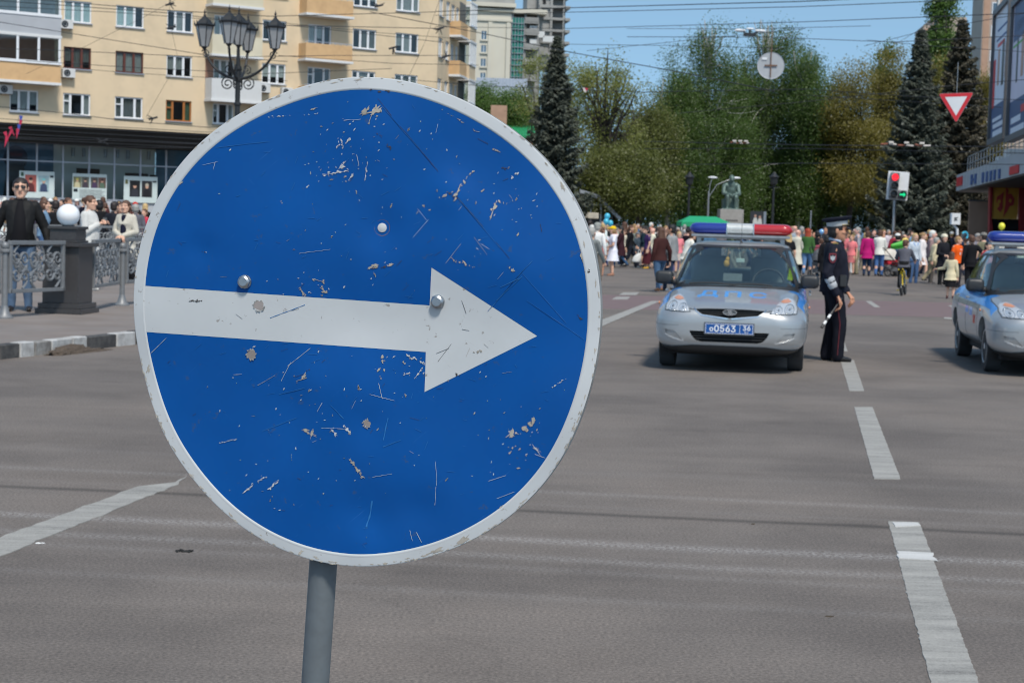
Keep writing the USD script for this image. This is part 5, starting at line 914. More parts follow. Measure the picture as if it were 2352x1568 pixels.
# ---------------------------------------------------------------- the press of people behind: each one an individual
r = np.random.default_rng(77)
TOPS = [((26, 27, 32), 'black'), ((48, 52, 66), 'navy'), ((120, 120, 124), 'grey'), ((206, 200, 188), 'cream'), ((222, 222, 224), 'white'), ((96, 60, 54), 'brown'), ((150, 44, 50), 'red'), ((80, 104, 140), 'denim blue'), ((206, 120, 130), 'pink'), ((90, 92, 78), 'olive'), ((120, 150, 190), 'light blue'), ((140, 124, 104), 'beige'), ((70, 56, 96), 'purple'), ((186, 170, 60), 'yellow')]
TW = np.array([30, 20, 13, 6, 6, 9, 5, 8, 4, 7, 4, 6, 4, 1], float); TW /= TW.sum()
HN = {'dark': 'dark', 'black': 'black', 'brown': 'brown', 'grey': 'grey', 'white': 'white', 'blonde': 'blonde', 'fair': 'fair', 'red': 'reddish'}
_seen = {}
def filler(x, y, dep, where, h=None, plaza=False):
    fem = r.random() < .5; (tc, tn) = TOPS[r.choice(len(TOPS), p=TW)]; hc = r.choice(['dark', 'black', 'brown', 'brown', 'grey', 'white', 'blonde', 'fair', 'dark'])
    hs = 'short' if not fem else r.choice(['bob', 'long', 'bob', 'bun']); hat = None; hn = f'{HN[hc]} hair'
    if r.random() < .12: hcol, hname = [((222, 220, 214), 'white'), ((120, 118, 112), 'grey'), ((40, 42, 50), 'dark'), ((190, 60, 50), 'red')][int(r.integers(4))]; hat = (r.choice(['cap', 'beanie']), hcol); hn = f'{hname} hat'
    if not fem and hat is None and r.random() < .12: hs, hn = 'bald', 'bald head'
    kind = r.choice(['jacket', 'jacket', 'coat', 'tee', 'hoodie', 'shirt']); yaw = r.choice([0, 30, -40, 80, -90, 100, 150, 180, 180, -150]) + r.normal(0, 15)
    d = {'coat': 'coat', 'tee': 'T-shirt', 'shirt': 'shirt'}.get(kind, 'jacket')
    lb = f'{"woman" if fem else "man"} with {hn} in {tn} {d}, {where}'
    lb = lb[0].lower() + lb[1:]
    c = tuple(int(np.clip(v + r.normal(0, 6) // 6 * 6, 8, 240)) for v in tc); grp = None
    kw = dict(top=(kind, c), bottom=(r.choice(['jeans', 'trousers', 'trousers', 'skirt' if fem else 'jeans']), [(72, 98, 134), (28, 28, 32), (60, 64, 78), (120, 112, 98), (150, 146, 138)][int(r.integers(5))]), hair=(hs, hc), hat=hat, female=fem, lod=2, skin=r.choice(['light', 'tan', 'pink', 'light']), arms=(r.choice(['down', 'down', 'front', 'hold', 'swingf']), r.choice(['down', 'down', 'front', 'hold', 'swingb'])), legs=r.choice(['stand', 'walk', 'step', 'contra']))
    if plaza: return on_plaza(lb, x, y, dep, yaw, group=where_group(where), **kw), lb
    return pk(lb, x, y, dep, yaw, h or (1.66 if fem else 1.75) + r.normal(0, .05), group=where_group(where), **kw), lb
def where_group(w): return 'people in the crowd ' + w
def span(x):
    for x1, w in ((1440, 'behind the yellow-capped girl'), (1520, 'behind the brown leather jacket'), (1600, 'left of the green tent'), (1700, 'seen over the light bar'), (1810, 'before the photo panel'), (1900, 'behind the red-haired woman'), (1990, 'just right of the officer'), (2060, 'behind the white jumper'), (2130, 'behind the cyclist'), (2210, 'behind the girl in cream'), (2290, 'left of the yellow balloon'), (2500, 'before the red portal')):
        if x < x1: return w
xs = np.concatenate([np.arange(1352, 2352, 15.5), np.arange(1360, 2352, 19), np.arange(1356, 2352, 14)]); rows = [0] * len(np.arange(1352, 2352, 15.5)) + [1] * len(np.arange(1360, 2352, 19)) + [2] * len(np.arange(1356, 2352, 14))
FILL = []
for x, k in zip(xs, rows):
    x = x + r.normal(0, 8); dep = (76, 70, 90)[k] + r.normal(0, 3.5); kk = FPX / dep
    hh = 1.66 + r.normal(0, .10) - (.35 if r.random() < .10 else 0)
    if r.random() < .10: continue
    H_ = .0 ; y = hzn(x) + (1.57 - hh - [0, 0, .08][k]) * kk * .55 + [3, 6, 0][k] + r.normal(0, 2.2)
    FILL.append(filler(x, y, dep, span(x), hh))
# ---------------------------------------------------------------- and on the plaza before the shop, left
def qx(c): return (c / 2.905) / 1.0884
def qy(c): return (380 + c / 2.905) / 1.0884
on_plaza('woman in light denim shirt right of the man in leather', qx(320), qy(345), 36, 100, top=('shirt', (112, 140, 164)), bottom=('jeans', denim), hair=('bob', 'brown'), female=True, arms=('front', 'down'), lod=1)
on_plaza('fair woman in white blouse left of the globe lamp', qx(352), qy(400), 40, 10, top=('shirt', (222, 222, 220)), bottom=('trousers', blk), hair=('bob', 'fair'), female=True, arms=('hold', 'hold'), lod=1)
on_plaza('man in black suit beside the globe lamp', qx(405), qy(352), 37, -160, top=('suit', blk), bottom=('trousers', blk), hair=('short', 'dark'), lod=1)
on_plaza('short-haired man right above the globe lamp', qx(492), qy(333), 42, 60, top=('jacket', (170, 160, 150)), bottom=('trousers', blk), hair=('short', 'brown'), skin='tan', lod=1)
on_plaza('dark-haired woman in black facing the woman in white', qx(722), qy(350), 40, -150, top=('coat', blk), bottom=('trousers', blk), hair=('bob', 'black'), female=True, arms=('front', 'front'), lod=1)
on_plaza('man in dark jacket left of the woman in cream', qx(830), qy(362), 38, 160, top=('jacket', (34, 36, 44)), bottom=('trousers', blk), hair=('short', 'dark'), lod=1)
on_plaza('brown-haired woman close behind the woman in cream', qx(872), qy(368), 40, 40, top=('jacket', (120, 84, 70)), bottom=('trousers', blk), hair=('long', 'brown'), female=True, lod=1)
on_plaza('grey-haired man at the right shoulder of the woman in cream', qx(985), qy(380), 41, 200, top=('jacket', (96, 96, 104)), bottom=('trousers', blk), hair=('short', 'grey'), lod=1)
on_plaza('woman in crimson pullover beside the sign edge at left', qx(1052), qy(415), 46, -20, top=('jacket', (186, 56, 74)), bottom=('trousers', blk), hair=('bob', 'brown'), female=True, lod=1)
def span2(x):
    for x1, w in ((30, 'left of the leather-jacketed man'), (125, 'behind the leather-jacketed man'), (180, 'behind the globe lamp'), (250, 'behind the white coat'), (400, 'behind the cream jacket')):
        if x < x1: return w
for x in np.arange(-6, 345, 15):
    x = x + r.normal(0, 5); dep = 58 + r.normal(0, 8); t = at(x, 460, dep); z = zp(t[1]); hh = 1.50 + r.normal(0, .09); y = hzn(x) - (z + hh - 1.57) * FPX / dep
    FILL.append(filler(x, y, dep, span2(x), plaza=True))
# labels that repeat are told apart by a neighbour's place
cnt = {}
for p, lb in FILL: cnt.setdefault(lb, []).append(p)
for lb, ps in cnt.items():
    if len(ps) > 1:
        ps = sorted(ps, key=lambda p: UsdGeom.Xformable(stage.GetPrimAtPath(p)).GetLocalTransformation().ExtractTranslation()[1])
        for i, p in enumerate(ps): stage.GetPrimAtPath(p).SetCustomDataByKey('label', lb + (', nearer one' if i == 0 else ', farther one' if i == 1 else ', farthest one'))

# ---------------------------------------------------------------- what the crowd brought: bags, prams, bicycle, balloons
mat('bag_white', (.66, .64, .60), .6, .1, 10, bump=.3, bscale=20); mat('bag_grey', (.10, .10, .105), .6, .15); mat('pram_cream', (.56, .52, .46), .8, .1); mat('pram_red', (.52, .015, .03), .7, .1); mat('toy_green', (.06, .38, .03), .5, .1); mat('toy_yellow', (.75, .55, .12), .5, .1)
_J, _h = PERS[WS]; q = wpos(WS, _J['wr', -1] * _h + np.array([0, 0, -.09]))
q = at(cx3(1085), cy3(680), (q - C0) @ CF - .1)
G_ = thing('shopping_bag', 'white plastic carrier bag held by the woman in the maroon skirt', 'bag', q)
r2 = np.random.default_rng(4)
m = loft([oval((x0, 0, z), rx, ry, 16) for x0, z, rx, ry in ((-.10, -.42, .13, .05), (-.11, -.38, .16, .08), (-.07, -.25, .15, .08), (-.02, -.14, .09, .05), (0, -.08, .05, .02))]); m = m.subdivide(); v = m.vertices; m.vertices = v + m.vertex_normals * ((meshkit.fbm(v * 14, 3, 2) - .5) * .05)[:, None]; obj('bag_body', m, 'bag_white', G_, smooth=40)
obj('handle', tube([(-.05, 0, -.12), (-.03, 0, 0), (.0, 0, .06), (.04, 0, 0), (.05, 0, -.12)], .012, 6), 'bag_white', G_)
_J, _h = PERS[MC]; q = wpos(MC, np.array([.16, -.02, .50]) * _h); q = at(1812.5, cy4(615), (q - C0) @ CF - .2)
G_ = thing('shoulder_bag', 'small grey shoulder bag hanging at the cream raincoat', 'bag', q, .3); obj('bag_body', rbox(.20, .09, .26, .02), 'bag_grey', G_); obj('strap', tube([(-.08, 0, .12), (-.03, 0, .45), (.03, 0, .48), (.08, 0, .12)], .008, 5), 'bag_grey', G_)
def wheel_mesh(R_, w, n=24, tyre=.12):
    a = np.linspace(0, 2 * PI, n, endpoint=False); rt = R_ * tyre
    return tube(np.column_stack([0 * a, (R_ - rt) * np.cos(a), (R_ - rt) * np.sin(a)]), rt, 8, closed=True)
def spokes(R_, k=8, r_=.004): return cat([cyl((0, 0, 0), (0, R_ * .86 * math.cos(a), R_ * .86 * math.sin(a)), r_, n=5) for a in np.linspace(0, 2 * PI, k, endpoint=False)], cyl((-.03, 0, 0), (.03, 0, 0), .02, n=8))
def pram(label, loc, yaw, hood, body):
    P = thing('pushchair', label, 'pushchair', loc, yaw)
    for i, (x, y, R_) in enumerate(((-.24, -.36, .13), (.24, -.36, .13), (-.26, .32, .15), (.26, .32, .15))):
        W = obj('wheel', T(wheel_mesh(R_, .04, tyre=.2), x, y, R_), 'black_rubber', P); obj('spokes', T(spokes(R_, 6, .008), x, y, R_), 'bag_grey', W)
    for s in (-1, 1): obj('frame_side', union([bone((s * .25, -.36, .15), (s * .25, .42, .95), .014, .014, 6), bone((s * .25, .32, .17), (s * .25, -.20, .60), .014, .014, 6)]), 'black_plastic', P)
    obj('handlebar', tube([(-.25, .42, .95), (-.22, .50, 1.02), (.22, .50, 1.02), (.25, .42, .95)], .016, 6), 'black_plastic', P)
    obj('basket', rbox(.42, .5, .16, .04, (0, 0, .26)), 'bag_grey', P); obj('seat', union([MF(rotm(rbox(.42, .62, .16, .06, (0, 0, .58)), -.35, (1, 0, 0), (0, 0, .58))), MF(rbox(.42, .3, .22, .06, (0, -.22, .50)))]), body, P)
    hd = MF(ell((0, .08, .66), .25, .38, .34, 20)) - MF(ell((0, .04, .62), .23, .36, .31, 20)) - MF(rotm(BB(-1, 1, -1, .0, -1, 1), .3, (1, 0, 0), (0, .08, .66))) - MF(BB(-1, 1, -1, 1, -1, .60)); obj('hood', hd, hood, P, smooth=50)
    if True: obj('blanket', rbox(.36, .34, .10, .04, (0, -.12, .70)), 'toy_orange' if hood == 'x' else body, P)
    return P
_q = gnd(2047, 635); pram('pram with cream hood and red blanket in front of the white jumper', (_q[0], _q[1], 0), math.radians(110), 'pram_cream', 'pram_red')
_q = gnd(2066, 634); pram('pushchair with large bright red hood beside the cyclist', (_q[0] + .1, _q[1] - .3, 0), math.radians(60), 'pram_red', 'bag_grey')
_q = gnd(1884, 640); pram('dark pushchair pushed by the woman in white trousers', (_q[0], _q[1], 0), math.radians(150), 'bag_grey', 'bag_grey')
def inflate(name, label, catg, px, py, dep, rx, rz, m_, group=None, string=.7):
    q = at(px, py, dep); P = thing(name, label, catg, q, group=group); m = ell((0, 0, 0), rx, rx, rz, 20); v = m.vertices; v[:, :2] *= (1 - .18 * np.clip(-v[:, 2:3] / rz, 0, 1) ** 2); obj('skin', m, m_, P, smooth=True); obj('knot', cyl((0, 0, -rz - .025), (0, 0, -rz + .01), .022, .008, n=8), m_, P)
    if string: obj('string', tube([(0, 0, -rz - .02), (.02, 0, -rz - string * .5), (0, .02, -rz - string)], .003, 4), 'bag_white', P)
mat('balloon_cyan', (.06, .42, .58), .25, .05, coat=.3); mat('balloon_yellow', (.72, .68, .05), .25, .05, coat=.3); mat('balloon_blue', (.22, .42, .70), .25, .05, coat=.3)
for lb, x, y in (('topmost turquoise balloon of the three by the tree trunk', 1395, 497), ('left turquoise balloon of the three by the tree trunk', 1392.5, 509), ('lower right turquoise balloon of the three by the tree trunk', 1402, 513)): inflate('balloon', lb, 'balloon', x, y, 62 + .15 * (x - 1395) / 5, .105, .12, 'balloon_cyan', 'turquoise balloons by the tree trunk')
inflate('balloon', 'yellow balloon before the red entrance', 'balloon', 2301, 520, 60, .115, .135, 'balloon_yellow')
inflate('balloon', 'small pale blue balloon left of the officer', 'balloon', 1887, 532, 60, .085, .09, 'balloon_blue')
q = at(2216, 541, 56); P = thing('inflatable_ring', 'turquoise inflatable ring held up behind the black-suited man', 'inflatable', q, .4); a = np.linspace(-.9, 2.6, 20); obj('tube', tube(np.column_stack([.11 * np.cos(a), 0 * a, .11 * np.sin(a)]), .030, 10), 'balloon_cyan', P)
q = at(2066, 563, 50); P = thing('inflatable_toy', 'green and yellow inflatable toy above the red pushchair', 'inflatable', q, .2); obj('leaves', union([bone((-.22, 0, -.02), (.10, 0, .05), .05, .09, 10), bone((-.2, .04, -.08), (.12, .03, -.06), .04, .06, 10)]), 'toy_green', P); obj('flower', ell((.17, 0, .13), .10, .07, .085, 14), 'toy_yellow', P)
# the boy on the bicycle
mat('bike_yellow', (.60, .42, .01), .35, .1, coat=.4)
_q = gnd(2075, 678); BY = math.radians(162); BK = thing('bicycle', 'small black and yellow bicycle ridden away by the boy', 'bicycle', (_q[0], _q[1], 0), BY, rot=trimesh.transformations.rotation_matrix(BY, (0, 0, 1))[:3, :3] @ trimesh.transformations.rotation_matrix(.10, (0, 1, 0))[:3, :3])
for y in (-.44, .44):
    W = obj('wheel', T(wheel_mesh(.27, .05, tyre=.10), 0, y, .27), 'black_rubber', BK); obj('spokes', T(spokes(.27, 14, .003), 0, y, .27), 'steel', W)
obj('frame', union([bone((0, -.34, .62), (0, .02, .28), .02, .02, 8), bone((0, -.34, .66), (0, .16, .62), .016, .016, 8), bone((0, .02, .28), (0, .17, .66), .018, .018, 8), bone((.035, .44, .27), (.02, .04, .28), .012, .012, 6), bone((-.035, .44, .27), (-.02, .04, .28), .012, .012, 6), bone((.035, .44, .27), (.02, .16, .60), .012, .012, 6), bone((-.035, .44, .27), (-.02, .16, .60), .012, .012, 6)]), 'bike_yellow', BK)
obj('fork', union([bone((.045, -.44, .27), (.03, -.36, .60), .014, .014, 6), bone((-.045, -.44, .27), (-.03, -.36, .60), .014, .014, 6), bone((0, -.36, .60), (0, -.33, .76), .018, .016, 8)]), 'bike_yellow', BK)
obj('handlebar', tube([(-.27, -.22, .84), (-.16, -.30, .82), (0, -.33, .78), (.16, -.30, .82), (.27, -.22, .84)], .013, 8), 'black_plastic', BK); obj('saddle', rbox(.13, .24, .06, .025, (0, .20, .70)), 'black_plastic', BK)
obj('crank', cat(cyl((-.06, .02, .28), (.06, .02, .28), .02, n=10), B(.02, .02, .15, (.07, .02, .21)), B(.02, .02, .15, (-.07, .02, .35))), 'steel', BK); obj('pedal', B(.09, .08, .02, (.115, .02, .14)), 'bike_yellow', BK); obj('pedal', B(.09, .08, .02, (-.115, .02, .42)), 'bike_yellow', BK)
for s in (-1, 1): obj('reflector', T(ell((0, 0, 0), .02, .012, .02, 8), s * .05, .32, .66), 'bike_yellow', BK)
ARMS['bars'] = ((.05, -.10, -.14), (.045, -.27, -.17)); _h = 1.34
def ride(J):
    for s, kz, ky, az in ((-1, .50, -.19, .325), (1, .40, -.16, .125)):
        J['knee', s] = np.array([s * .075, ky, kz]); J['ank', s] = np.array([s * .085, -.125, az])
_o = np.array([-math.sin(BY), math.cos(BY)]) * .20
BOY = person('boy in grey jacket riding the yellow bicycle, seen from behind', (_q[0] + _o[0], _q[1] + _o[1], .06), _h, BY, top=('jacket', (84, 84, 92)), bottom=('trousers', (26, 26, 28)), hair=('short', 'brown'), arms=('bars', 'bars'), lean=.38, jmod=ride, lod=1, headyaw=-.4)
# ================================================================ RAILING, PEDESTAL, LAMPS, LIGHTS, SIGNS
mat('rail_silver', (.20, .205, .21), .5, .15, 10, metal=.3, dirt=(.2, .19, .18), dscale=8, damt=.4); mat('granite', (.045, .042, .042), .32, .5, 90, detail=3, spec=.5); mat('globe_white', (.80, .80, .80), .25, .02, coat=.3)
def spiral(c, r0, turns, a0, dirn, L=None):
    t = np.linspace(0, 1, 26); a = a0 + dirn * t * turns * 2 * PI; rr = r0 * (1 - .80 * t); return np.column_stack([c[0] + rr * np.cos(a), 0 * t, c[1] + rr * np.sin(a)])
def fence_panel(label, p, q, z0=.34, z1=.96, group='ornate railing panels'):
    p, q = np.asarray(p, float), np.asarray(q, float); L = np.linalg.norm((q - p)[:2]); yaw = math.atan2(q[1] - p[1], q[0] - p[0]); zb = (p[2] + q[2]) / 2
    P = thing('iron_fence', label, 'fence', (p[0], p[1], zb), yaw, group=None)
    obj('top_rail', rbox(L, .06, .055, .010, (L / 2, 0, z1)), 'rail_silver', P); obj('bottom_rail', rbox(L, .05, .05, .010, (L / 2, 0, z0)), 'rail_silver', P)
    for x in (.03, L - .03): obj('stile', rbox(.05, .05, z1 - z0 + .05, .010, (x, 0, (z0 + z1) / 2)), 'rail_silver', P)
    n = max(1, int(round(L / .36))); w = (L - .12) / n; zc, hh = (z0 + z1) / 2, (z1 - z0) / 2 - .03
    for i in range(n):
        c = .06 + w * (i + .5); s = 1 if i % 2 else -1
        for (dx, dz, r0, tn, a0, d) in ((-.24, .36, .38, 1.5, 4.7, 1), (.24, -.36, .38, 1.5, 1.57, 1), (.26, .42, .30, 1.4, 3.6, -1), (-.26, -.42, .30, 1.4, .5, -1), (0, 0, .26, 1.2, 0, 1)):
            obj('scroll', tube(spiral((c + dx * w * s, zc + dz * hh), r0 * hh, tn, a0, d * s), np.linspace(.021, .011, 26), 6), 'rail_silver', P)
        S_ = np.linspace(-1, 1, 18); obj('scroll', tube(np.column_stack([c + s * .40 * w * np.sin(S_ * PI * .9), 0 * S_, zc + hh * S_]), .017, 6), 'rail_silver', P)
        for k in (-1, 1): obj('leaf', T(rotm(ell((0, 0, 0), .026, .014, .07, 8), k * .5, (0, 1, 0)), c + k * .33 * w, 0, zc - k * .1 * hh), 'rail_silver', P)
    return P
def rail_post(label, px, ptop, pbase_depth, h=.98):
    t = at(px, ptop, pbase_depth); z = zp(t[1]); k = thing('railing_post', label, 'railing post', (t[0], t[1], z)); h = t[2] - z
    obj('shaft', cyl((0, 0, .04), (0, 0, h - .12), .038, n=16), 'rail_silver', k); obj('base', lathe([(.11, 0), (.11, .015), (.07, .05), (.045, .14), (.040, .16)], 20), 'rail_silver', k); obj('collar', T(lathe([(.038, 0), (.062, .01), (.062, .035), (.04, .05)], 18), 0, 0, h - .14), 'rail_silver', k); obj('ball', ell((0, 0, h - .052), .050, .050, .052, 18), 'rail_silver', k)
    return np.array([t[0], t[1], z])
P1 = rail_post('silver railing post with ball top at the far left edge', 12, 555, 22.2); P2 = rail_post('silver railing post with ball top right of the granite pedestal', 282, 557, 25.6)
e1 = at(148, 574, 23.3); e1[2] = zp(e1[1]); fence_panel('ornate silver railing panel ending freely before the granite pedestal', P1 + (.05, 0, 0), e1)
e0 = at(-190, 580, 21.4); e0[2] = zp(e0[1]); fence_panel('ornate silver railing panel cut by the left edge', e0, P1 - (.05, 0, 0))
s2 = at(214, 580, 24.0); s2[2] = zp(s2[1]); fence_panel('ornate silver railing panel between the pedestal and the right post', s2, P2 - (.05, 0, 0))
e2 = at(470, 565, 28.2); e2[2] = zp(e2[1]); fence_panel('ornate silver railing panel running behind the blue sign', P2 + (.05, 0, 0), e2)
for i, (x0, x1, d0, d1, lb) in enumerate(((-60, 78, 36, 36.5, 'distant railing panel behind the man in leather'), (78, 190, 36.5, 37, 'distant railing panel behind the globe lamp'), (212, 262, 37.2, 37.6, 'distant railing panel between the two women in white and cream'), (262, 340, 37.6, 38, 'distant railing panel behind the woman in cream'))):
    a, b = at(x0, 580, d0), at(x1, 580, d1); a[2] = zp(a[1]); b[2] = zp(b[1]); fence_panel(lb, a, b)
t = at(157, 494, 23.6); z = zp(t[1]); GP = thing('globe_lamp', 'white globe lamp on a stepped black granite pedestal', 'lamp', (t[0], t[1], z), -.13)
hG = t[2] - z
for nm, sz, z0, z1 in (('plinth', .66, 0, .07), ('plinth', .60, .07, .14), ('shaft', .51, .14, .90), ('cap_slab', .64, .90, .955), ('neck', .37, .985, hG - .19), ('neck_base', .42, .955, .985), ('neck_cap', .42, hG - .19, hG - .15)): obj(nm, rbox(sz, sz, z1 - z0, .008, (0, 0, (z0 + z1) / 2)), 'granite', GP)
obj('globe', ell((0, 0, hG), .153, .153, .150, 36), 'globe_white', GP, smooth=True); obj('globe_collar', cyl((0, 0, hG - .16), (0, 0, hG - .135), .085, n=20), 'dark_metal', GP)
# ---------------------------------------------------------------- the cast iron street lamp
t = at(541, 480, 40.0); zb = zp(t[1]); LP = thing('street_lamp', 'ornate black cast iron street lamp with five lanterns behind the sign', 'street lamp', (t[0], t[1], zb), -.11)
def zl(py, x=541): return at(x, py, 40.0)[2] - zb
mat('cast_iron', (.016, .017, .018), .5, .25, 20, spec=.45); mat('lamp_lens', (.55, .56, .57), .4, .05); mat('frosted', (.30, .305, .31), .35, .15)
obj('pole', cyl((0, 0, .9), (0, 0, zl(150)), .075, .055, n=16), 'cast_iron', LP); obj('base', lathe([(.32, 0), (.32, .12), (.26, .2), (.2, .3), (.19, .7), (.14, .85), (.10, .95)], 20), 'cast_iron', LP)
for py in (185, 160, 240): obj('pole_ring', T(lathe([(.05, -.05), (.085, -.02), (.085, .02), (.05, .05)], 16), 0, 0, zl(py)), 'cast_iron', LP)
def lantern(p, par, sc=1.0):
    L = obj('lantern', T(lathe([(.035, 0), (.055, .03), (.075, .05), (.02, .07)], 12), *p), 'cast_iron', par)
    h, r0, r1 = .46 * sc, .10 * sc, .20 * sc; zb_ = p[2] + .06; q = np.array([p[0], p[1], zb_])
    for i in range(6):
        a, b = i * PI / 3, (i + 1) * PI / 3; ca, cb = np.array([math.cos(a), math.sin(a)]), np.array([math.cos(b), math.sin(b)])
        v = np.array([[*(ca * r0), 0], [*(cb * r0), 0], [*(cb * r1), h], [*(ca * r1), h]]) + q; m = trimesh.Trimesh(np.vstack([v, v - np.array([*(ca + cb) * .006, 0])]), [(0, 1, 2), (0, 2, 3), (4, 6, 5), (4, 7, 6)], process=False); obj('pane', m, 'frosted', L, smooth=False)
        obj('bar', cyl(q + [*(ca * r0), 0], q + [*(ca * r1), h], .012, n=6), 'cast_iron', L)
    t_ = np.linspace(0, 2 * PI, 7)[:-1]
    hexr = lambda r, z: np.column_stack([q[0] + r * np.cos(t_), q[1] + r * np.sin(t_), np.full(6, zb_ + z)])
    obj('roof', loft([hexr(r1 + .03, h - .005), hexr(r1 + .055, h + .03), hexr(r1 * .95, h + .06), hexr(r1 * .72, h + .13), hexr(.06, h + .20), hexr(.03, h + .24)]), 'cast_iron', L, smooth=20)
    for i in range(6): a = i * PI / 3; obj('crest', cyl(q + [(r1 + .03) * math.cos(a), (r1 + .03) * math.sin(a), h + .03], q + [(r1 + .045) * math.cos(a), (r1 + .045) * math.sin(a), h + .12], .022, .004, n=6), 'cast_iron', L)
    obj('finial', T(lathe([(.02, 0), (.035, .02), (.015, .05), (.03, .085), (.012, .12), (.003, .17)], 10), q[0], q[1], zb_ + h + .235), 'cast_iron', L)
R_ = .80; zarm, zlan = zl(178), zl(117)
for k in range(4):
    a = k * PI / 2; u = np.array([math.cos(a), math.sin(a), 0]); e = u * R_ + (0, 0, zlan)
    if k == 0: e = u * (R_ + .05) + (0, 0, zlan - .02)
    tt = np.linspace(0, 1, 14)[:, None]; p0, p1, p2 = np.array([0, 0, zarm - .05]) + u * .05, u * R_ * .72 + (0, 0, zarm + .02), e
    A_ = obj('arm', tube((1 - tt) ** 2 * p0 + 2 * tt * (1 - tt) * p1 + tt ** 2 * p2, np.linspace(.036, .026, 14), 8), 'cast_iron', LP)
    def sp3(c, r0, tn, a0, d): s = spiral((0, 0), r0, tn, a0, d); return c + np.outer(s[:, 0], u) + np.outer(s[:, 2], [0, 0, 1])
    obj('scroll', tube(sp3(u * .24 + (0, 0, zarm - .16), .15, 1.6, 1.3, -1), .016, 6), 'cast_iron', A_); obj('scroll', tube(sp3(e - u * .03 - (0, 0, .10), .10, 1.4, .5, 1), .014, 6), 'cast_iron', A_); obj('scroll', tube(sp3(u * .20 + (0, 0, zarm + .17), .11, 1.4, -1.4, 1), .013, 6), 'cast_iron', A_)
    lantern(e, LP)
obj('column', cyl((0, 0, zl(160)), (0, 0, zl(112)), .05, .035, n=12), 'cast_iron', LP); lantern(np.array([0, 0, zl(112)]), LP)
# ---------------------------------------------------------------- traffic light
t = at(2062, 427, 75); TL = thing('traffic_light', 'traffic light on a white backing board, red lit with green arrow', 'traffic light', (t[0], t[1], 0), -.10)
UsdGeom.Xformable(stage.GetPrimAtPath(TL)).AddScaleOp().Set(Gf.Vec3f(75 / 52)); zc = t[2] * 52 / 75; W_, H_ = 48 * 52 / FPX, 65 * 52 / FPX
mat('board_white', (.74, .75, .76), .5, .06); emis('red_lit', (1.0, .03, .05), 1.1); emis('green_lit', (.02, .75, .30), .9); mat('lens_dark', (.03, .032, .034), .3, .1); mat('housing', (.20, .205, .21), .5, .1)
tilt_ = .05
def tl(m): return rotm(m, tilt_, (0, 1, 0), (0, 0, zc))
obj('board', tl(rbox(W_, .02, H_, .008, (0, 0, zc))), 'board_white', TL); obj('pole', cyl((-.06, .1, 0), (-.06, .1, zc + .2), .045, n=14), 'galvanised', TL); obj('bracket', tl(cat(B(.12, .10, .05, (-.06, .06, zc + .2)), B(.12, .10, .05, (-.06, .06, zc - .2)))), 'galvanised', TL, kind='stuff')
Hs = obj('housing', tl(rbox(.27, .14, H_ * .92, .03, (-W_ * .19, -.09, zc))), 'housing', TL); H2 = obj('arrow_housing', tl(rbox(.26, .14, .27, .03, (W_ * .24, -.09, zc - H_ * .30))), 'housing', TL)
for nm, x, z, m_, par in (('red_lens', -W_ * .19, H_ * .29, 'red_lit', Hs), ('amber_lens', -W_ * .19, 0, 'lens_dark', Hs), ('lower_lens', -W_ * .19, -H_ * .30, 'lens_dark', Hs), ('arrow_lens', W_ * .24, -H_ * .30, 'lens_dark', H2)):
    obj(nm, tl(T(rotm(lathe([(.001, .012), (.06, .01), (.105, 0)], 24), PI / 2, (1, 0, 0)), x, -.165, zc + z)), m_, par)
    a = np.linspace(-.15 * PI, 1.15 * PI, 15); v = loft([np.column_stack([x + rr * np.cos(a), np.full(15, y), zc + z + rr * np.sin(a)]) for rr, y in ((.118, -.15), (.118, -.30), (.110, -.30), (.110, -.15))], cap=False); obj('visor', tl(v), 'housing', par)
obj('green_arrow', tl(T(prismY([(-.085, -.025), (.02, -.025), (.02, -.07), (.09, 0), (.02, .07), (.02, .025), (-.085, .025)], -.006, 0), W_ * .24, -.178, zc - H_ * .30)), 'green_lit', H2)
# ---------------------------------------------------------------- hanging signs and lamps over the crossing
mat('sign_red', (.56, .02, .03), .45, .08); mat('sign_face_white', (.66, .67, .68), .5, .06); mat('sign_back', (.36, .375, .39), .55, .12, 4); mat('sign_rust', (.16, .085, .05), .8, .3)
t = at(2196, 248, 42); YS = thing('give_way_sign', 'red and white give way sign hanging from a wire over the road', 'road sign', t, -.28)
s = 78 * 42 / FPX
tri = Polygon([(-s / 2, s * .43), (s / 2, s * .43), (0, -s * .44)]); tri = tri.buffer(-.03).buffer(.03)
tr = lambda m: rotm(m, -.045, (0, 1, 0))
obj('plate', tr(prismY(tri, 0, .012)), 'sign_back', YS); obj('red_border', tr(prismY(tri.buffer(-.004).difference(tri.buffer(-.085)), -.004, -.0005)), 'sign_red', YS); obj('white_field', tr(prismY(tri.buffer(-.087), -.004, -.0005)), 'sign_face_white', YS); obj('hanger', cyl((0, .006, s * .41), (0, .006, s * .41 + .75), .008, n=6), 'galvanised', YS)
t = at(1770.5, 151, 42); RS = thing('round_sign_back', 'grey back of a round road sign hanging above the birches', 'road sign', t, -.12)
rr = 31 * 42 / FPX; obj('plate', rotm(lathe([(.001, 0), (rr - .015, 0), (rr, .012), (rr, -.012), (rr - .004, -.012)], 40), PI / 2, (1, 0, 0)), 'sign_back', RS); obj('cross_bracket', cat(B(.022, .02, rr * 2.1, (.0, -.026, rr * .2)), B(.30, .02, .03, (0, -.024, .0))), 'sign_rust', RS); obj('sticker', B(.12, .004, .06, (-rr * .48, -.016, rr * .5)), 'sign_face_white', RS); obj('hanger', cyl((.01, -.02, rr), (.01, -.02, rr + .6), .008, n=6), 'sign_rust', RS)
